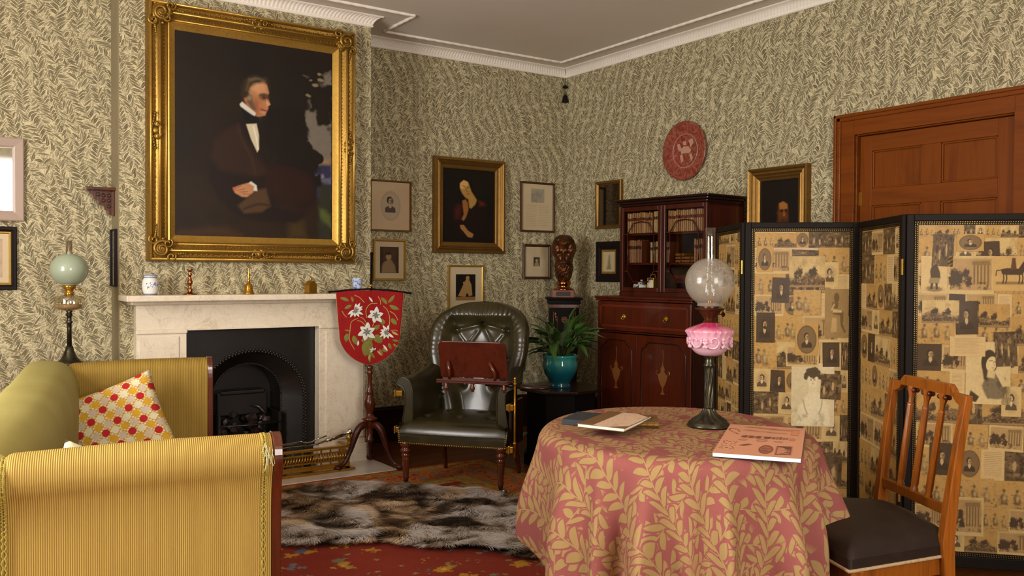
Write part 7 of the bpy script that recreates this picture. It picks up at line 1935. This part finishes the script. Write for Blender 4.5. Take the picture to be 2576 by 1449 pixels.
def leaf_mesh(L_, w_, droop, tw_):
    b = B(); n = 9
    vs = []
    for i in range(n):
        t = i / (n - 1); x = L_ * t * (1 - .10 * droop * t); z = -L_ * droop * t * t * .75; ww = w_ * max(0.0, math.sin(PI * t ** .75)) ** .9
        for s_ in (-1, -.5, 0, .5, 1): vs.append((x, s_ * ww, z + abs(s_) * ww * .45 + .002 * math.sin(t * 20) * abs(s_)))
    b.add(vs, [(i * 5 + k, i * 5 + k + 1, i * 5 + 6 + k, i * 5 + 5 + k) for i in range(n - 1) for k in range(4)]); return b.mesh('leaf', M['leaf'], True)
lms = [leaf_mesh(.18, .036, .45, 0), leaf_mesh(.21, .033, .7, 0), leaf_mesh(.15, .040, .2, 0), leaf_mesh(.19, .028, .95, 0)]
for i in range(60):
    az = rnd.uniform(0, 2 * PI); tilt = rnd.uniform(.10, .95) ** 1.0; hl = rnd.uniform(.06, .22) * (1.15 - .55 * tilt)
    if math.cos(az - 3.7) > .2 and i % 3: tilt = min(1.1, tilt + .2)
    base = Vector((.035 * math.cos(az), .035 * math.sin(az), .19)); top = base + Vector((math.cos(az) * hl * tilt, math.sin(az) * hl * tilt, hl))
    obj('stalk', B().tube([base, base.lerp(top, .5) + Vector((0, 0, .01)), top], [.004, .003, .0025], 5), M['stem'], pt, smooth=True)
    el = PI / 2 * (1 - .85 * tilt) * .95
    share('leaf', lms[i % 4], pt, top, (rnd.uniform(-.4, .4), -el, az), (rnd.uniform(.75, 1.05),) * 3)
# ------------------------------------------------------------------ lamp behind the settee
sl = thing('lamp_table', 'small dark table behind the far end of the settee, under the green-globed lamp', 'side table', (.78, 5.36, 0))
obj('top', B().lathe([(.001, .765), (.20, .765), (.205, .775), (.20, .785), (.001, .785)], 36, caps=False), M['darkwood'], sl, smooth=True, auto=40)
obj('stem', B().lathe([(.05, .06), (.03, .10), (.025, .3), (.045, .45), (.025, .6), (.06, .765)], 20), M['darkwood'], sl, smooth=True)
for k in range(3):
    a = 2 * PI * k / 3 + .3; obj('leg', B().tube([(.03 * math.cos(a), .03 * math.sin(a), .14), (.12 * math.cos(a), .12 * math.sin(a), .11), (.20 * math.cos(a), .20 * math.sin(a), .015)], [.02, .018, .014], 8), M['darkwood'], sl, smooth=True)
l2 = thing('green_oil_lamp', 'tall oil lamp with a sea-green opal globe and clear glass font behind the settee', 'lamp', (.752, 5.38, .785))
obj('base', B().lathe([(.075, 0), (.076, .008), (.060, .016), (.045, .030), (.034, .050), (.024, .075), (.018, .10)], 32), M['pewter'], l2, smooth=True)
obj('column', B().lathe([(.013, .09), (.012, .20), (.012, .225), (.020, .232), (.012, .240), (.012, .262), (.018, .27), (.012, .285), (.020, .296)], 20), M['pewter'], l2, smooth=True)
obj('font', B().lathe([(.012, .292), (.040, .298), (.070, .306), (.076, .318), (.077, .365), (.070, .374), (.035, .378), (.022, .382)], 40, caps=False), M['fontglass'], l2, smooth=True)
obj('oil', B().lathe([(.001, .302), (.068, .308), (.072, .320), (.072, .330), (.001, .330)], 32, caps=False), simple('lamp_oil', '#b39a78', rough=.1), l2, smooth=True)
obj('burner', B().lathe([(.024, .380), (.026, .395), (.018, .400), (.024, .410), (.034, .418), (.036, .432), (.028, .440)], 28).tube([(.03, 0, .41), (.058, -.005, .41)], .003, 6).lathe([(.010, -.002), (.010, .002)], 12, (.060, -.005, .41), M=Matrix.Rotation(PI / 2, 3, 'Y')), M['brass'], l2, smooth=True)
gp = []; 
for i in range(30):
    a = -PI / 2 + .42 + (PI - .42 - .28) * i / 29; gp.append((.097 * math.cos(a), .520 + .090 * math.sin(a)))
obj('globe', B().lathe([(.040, .436)] + gp, 56, caps=False), M['globe_green'], l2, smooth=True)
obj('chimney', B().lathe([(.022, .44), (.028, .48), (.020, .54), (.0175, .60), (.0165, .68), (.0150, .68), (.0150, .60)], 28, caps=False), M['fontglass'], l2, smooth=True)

# ------------------------------------------------------------------ mantelpiece
MZ = 1.1585; my = YB - .13
jr = thing('blue_white_jar', 'small white porcelain jar painted with blue flowers at the left end of the mantelshelf', 'jar', (1.205, my, MZ))
obj('body', B().lathe([(.034, 0), (.036, .004), (.045, .028), (.048, .055), (.045, .082), (.037, .100), (.036, .112), (.041, .118), (.036, .119), (.032, .11)], 40), M['delft'], jr, smooth=True)
b = B()
for z, r_ in ((.006, .0378), (.103, .0375), (.114, .0395)): b.tube([(r_ * math.cos(t), r_ * math.sin(t), z) for t in [2 * PI * i / 32 for i in range(32)]], .0026, 5, closed=True)
rnd = random.Random(2)
for a0 in (-2.05, -1.15, 0.6, 2.4):
    for k in range(11):
        a = a0 + rnd.uniform(-.26, .26); z = .055 + rnd.uniform(-.018, .018); r_ = .0465
        b.ball((r_ * math.cos(a), r_ * math.sin(a), z), rnd.uniform(.003, .0065), 7, 4, (.5, .5, 1))
    for k in range(6): a = a0 + .30 + .07 * k; b.ball((.0468 * math.cos(a), .0468 * math.sin(a), .055 + .008 * math.sin(k * 1.7)), .0028, 6, 4)
obj('blue_decoration', b, M['delft_blue'], jr, smooth=True)
cs = thing('candlestick', 'turned copper-coloured candlestick on the mantelshelf, left of the hand bell', 'candlestick', (1.432, my, MZ))
obj('stick', B().lathe([(.040, 0), (.041, .004), (.030, .008), (.016, .014), (.012, .022), (.018, .030), (.010, .036), (.009, .055), (.015, .066), (.017, .080), (.010, .090), (.008, .115), (.014, .122), (.008, .130), (.012, .145), (.018, .152), (.012, .156)], 28), M['copper'], cs, smooth=True)
bl = thing('hand_bell', 'brass hand bell with a slender handle at the middle of the mantelshelf', 'bell', (1.79, my, MZ))
obj('bell', B().lathe([(.036, 0), (.036, .004), (.030, .014), (.026, .034), (.025, .050), (.020, .062), (.010, .068), (.008, .074)], 32, mod=None), M['brass'], bl, smooth=True)
b = B()
for z, r_ in ((.010, .033), (.020, .029), (.032, .0268), (.046, .0258)): b.tube([(r_ * math.cos(t), r_ * math.sin(t), z) for t in [2 * PI * i / 24 for i in range(24)]], .0012, 5, closed=True)
obj('ring_mould', b, M['brass'], bl, smooth=True)
obj('handle', B().lathe([(.007, .072), (.011, .082), (.006, .092), (.007, .112), (.005, .122), (.0055, .140), (.003, .156), (.004, .162), (.001, .168)], 16), M['brass'], bl, smooth=True)
bx = thing('brass_box', 'small brass house-shaped box with a finial on the mantelshelf, right of the hand bell', 'box', (2.20, my, MZ), math.radians(20))
obj('body', B().span((-.034, -.022, .006), (.034, .022, .056)).span((-.039, -.026, 0), (.039, .026, .006)), M['brass'], bx, bev=.002)
obj('lid', B().prism([(-.037, .056), (.037, .056), (.030, .064), (.012, .082), (-.012, .082), (-.030, .064)], .048, c=(0, -.024, 0)), M['brass'], bx, bev=.002)
obj('finial', B().lathe([(.008, .082), (.004, .088), (.009, .094), (.003, .104), (.001, .110)], 14), M['brass'], bx, smooth=True)
cp = thing('blue_patterned_cup', 'small blue patterned cup at the right end of the mantelshelf, above the banner', 'cup', (2.530, my, MZ))
obj('cup', B().lathe([(.026, 0), (.028, .010), (.031, .06), (.037, .092), (.041, .100), (.037, .101), (.028, .06), (.001, .02)], 36, caps=False), M['blue_cup'], cp, smooth=True)
# ------------------------------------------------------------------ carpet and fur rug
cpz = .008
b = B(); b.span((-1.5, -1.2, 0.0), (3.32, 5.168, cpz))
cpo = obj('carpet', b, M['carpet']); tag(cpo, 'large red patterned carpet with a banded border along the hearth edge', 'carpet')
out = [(1.45, 4.02), (1.52, 4.35), (1.66, 4.62), (1.74, 4.86), (1.98, 5.00), (2.16, 4.97), (2.30, 4.80), (2.62, 4.50), (2.86, 4.18), (2.98, 3.92), (2.82, 3.62), (2.70, 3.36), (2.52, 3.15), (2.30, 3.20), (2.20, 3.42), (2.02, 3.58), (1.86, 3.80), (1.62, 3.88)]
rug = thing('fur_rug', 'shaggy grey and brown fur rug lying on the red carpet before the armchair', 'rug', (2.2, 4.1, cpz))
O_ = [Vector((x - 2.2, y - 4.1)) for x, y in out]
b = B(); n = len(O_); b.add([(0, 0, .022)] + [(p.x * .90, p.y * .90, .004) for p in O_], [(0, 1 + i, 1 + (i + 1) % n) for i in range(n)])
obj('hide', b, simple('fur_hide', '#3a2a1e', rough=.9), rug)
rs_ = np.random.RandomState(4); NS = 90000
pts = rs_.uniform(-1.1, 1.2, (NS * 3, 2)); px_, py_ = pts[:, 0], pts[:, 1]; ins = np.zeros(len(pts), bool)
for i in range(n):
    a, c = O_[i], O_[(i + 1) % n]
    cc = ((a.y > py_) != (c.y > py_)) & (px_ < (c.x - a.x) * (py_ - a.y) / ((c.y - a.y) + 1e-12) + a.x); ins ^= cc
pts = pts[ins][:NS]; N = len(pts); x, y = pts[:, 0], pts[:, 1]
big_ = vnoise(x * 3.2 + 9, y * 3.2 + 4, 5, 3); med = vnoise(x * 7 + 3, y * 7 + 8, 6, 3); fine = vnoise(x * 22 + 3, y * 22 + 8, 7, 2)
# hair lies mostly towards the lower left of the picture, swirling with the folds
# four pelts side by side: each a ridge, coloured paler on the crest and darker between, hair combed outwards and towards the viewer
ax_ = np.array([.72, -.69]); tt_ = x * ax_[0] + y * ax_[1]; ss = -x * ax_[1] + y * ax_[0]
ridge = np.sin(ss * 13 + 9 * (big_ - .5) + 3 * (med - .5))
ang = 3.9 + (big_ - .5) * 3.6 + ridge * .9 + (med - .5) * 2.6 + (vnoise(x * 30 + 7, y * 30 + 1, 3, 2) - .5) * 1.6 + rs_.normal(0, .18, N)
clump = vnoise(x * 34 + 2, y * 34 + 5, 8, 2); Ln = .058 + .034 * rs_.rand(N) + .014 * ridge
z0 = .006 + .020 * (.5 + .5 * ridge) + .016 * big_
lift = .24 + .35 * rs_.rand(N)
tone = np.clip(.54 + .20 * ridge + 3.4 * (med - .5) + .8 * (big_ - .5) + 1.3 * (clump - .5) + rs_.normal(0, .10, N), 0, 1)
c_d, c_m, c_l, c_w = [np.array(lin(q)) for q in ('#2e2018', '#7d6a55', '#b9a997', '#e2dad4')]
def lerp3(t):
    t = t[:, None]; return np.where(t < .4, c_d + (c_m - c_d) * (t / .4), np.where(t < .75, c_m + (c_l - c_m) * ((t - .4) / .35), c_l + (c_w - c_l) * ((t - .75) / .25)))
colr = lerp3(tone); tan_ = (vnoise(x * 2.6 + 1, y * 2.6 + 2, 9, 2) > .6)[:, None]; colr = np.where(tan_, colr * np.array([1.05, .86, .62]), colr)
d = np.stack([np.cos(ang), np.sin(ang)], 1); side = np.stack([-d[:, 1], d[:, 0]], 1) ; w0 = .0021
K = 4; V = np.zeros((N, 2 * K + 1, 3), np.float32); C_ = np.zeros((N, 2 * K + 1, 3), np.float32)
bend = rs_.normal(0, .18, N)
for k in range(K + 1):
    t = k / K; r_ = Ln * t; hh = z0 + Ln * lift * (t - .75 * t * t) * 1.1
    bx_ = x + d[:, 0] * r_ + side[:, 0] * bend * Ln * t * t; by_ = y + d[:, 1] * r_ + side[:, 1] * bend * Ln * t * t
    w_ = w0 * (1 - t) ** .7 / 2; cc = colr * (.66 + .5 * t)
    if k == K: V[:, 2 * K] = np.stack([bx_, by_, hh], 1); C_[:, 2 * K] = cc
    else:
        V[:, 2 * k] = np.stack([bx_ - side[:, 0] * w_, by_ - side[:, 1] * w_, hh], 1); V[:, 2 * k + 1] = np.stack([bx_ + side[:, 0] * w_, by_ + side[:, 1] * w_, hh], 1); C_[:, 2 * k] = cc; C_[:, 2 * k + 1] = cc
V[:, :, 2] = np.maximum(V[:, :, 2], .002)
base = (np.arange(N) * (2 * K + 1))[:, None]
tri = []
for k in range(K - 1): tri += [[2 * k, 2 * k + 1, 2 * k + 3], [2 * k, 2 * k + 3, 2 * k + 2]]
tri += [[2 * K - 2, 2 * K - 1, 2 * K]]
F_ = (base[:, None, :] + np.array(tri)[None]).reshape(-1, 3).astype(np.int32)
me = bpy.data.meshes.new('fur'); me.vertices.add(N * (2 * K + 1)); me.vertices.foreach_set('co', V.ravel()); me.loops.add(F_.size); me.loops.foreach_set('vertex_index', F_.ravel())
me.polygons.add(len(F_)); me.polygons.foreach_set('loop_start', np.arange(0, F_.size, 3, dtype=np.int32)); me.polygons.foreach_set('loop_total', np.full(len(F_), 3, np.int32)); me.update()
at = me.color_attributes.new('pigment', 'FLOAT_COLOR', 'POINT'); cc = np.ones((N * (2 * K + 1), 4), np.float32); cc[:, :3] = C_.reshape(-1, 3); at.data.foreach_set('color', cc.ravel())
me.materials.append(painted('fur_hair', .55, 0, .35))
fo = share('fur', me, rug); fo['kind'] = 'stuff'
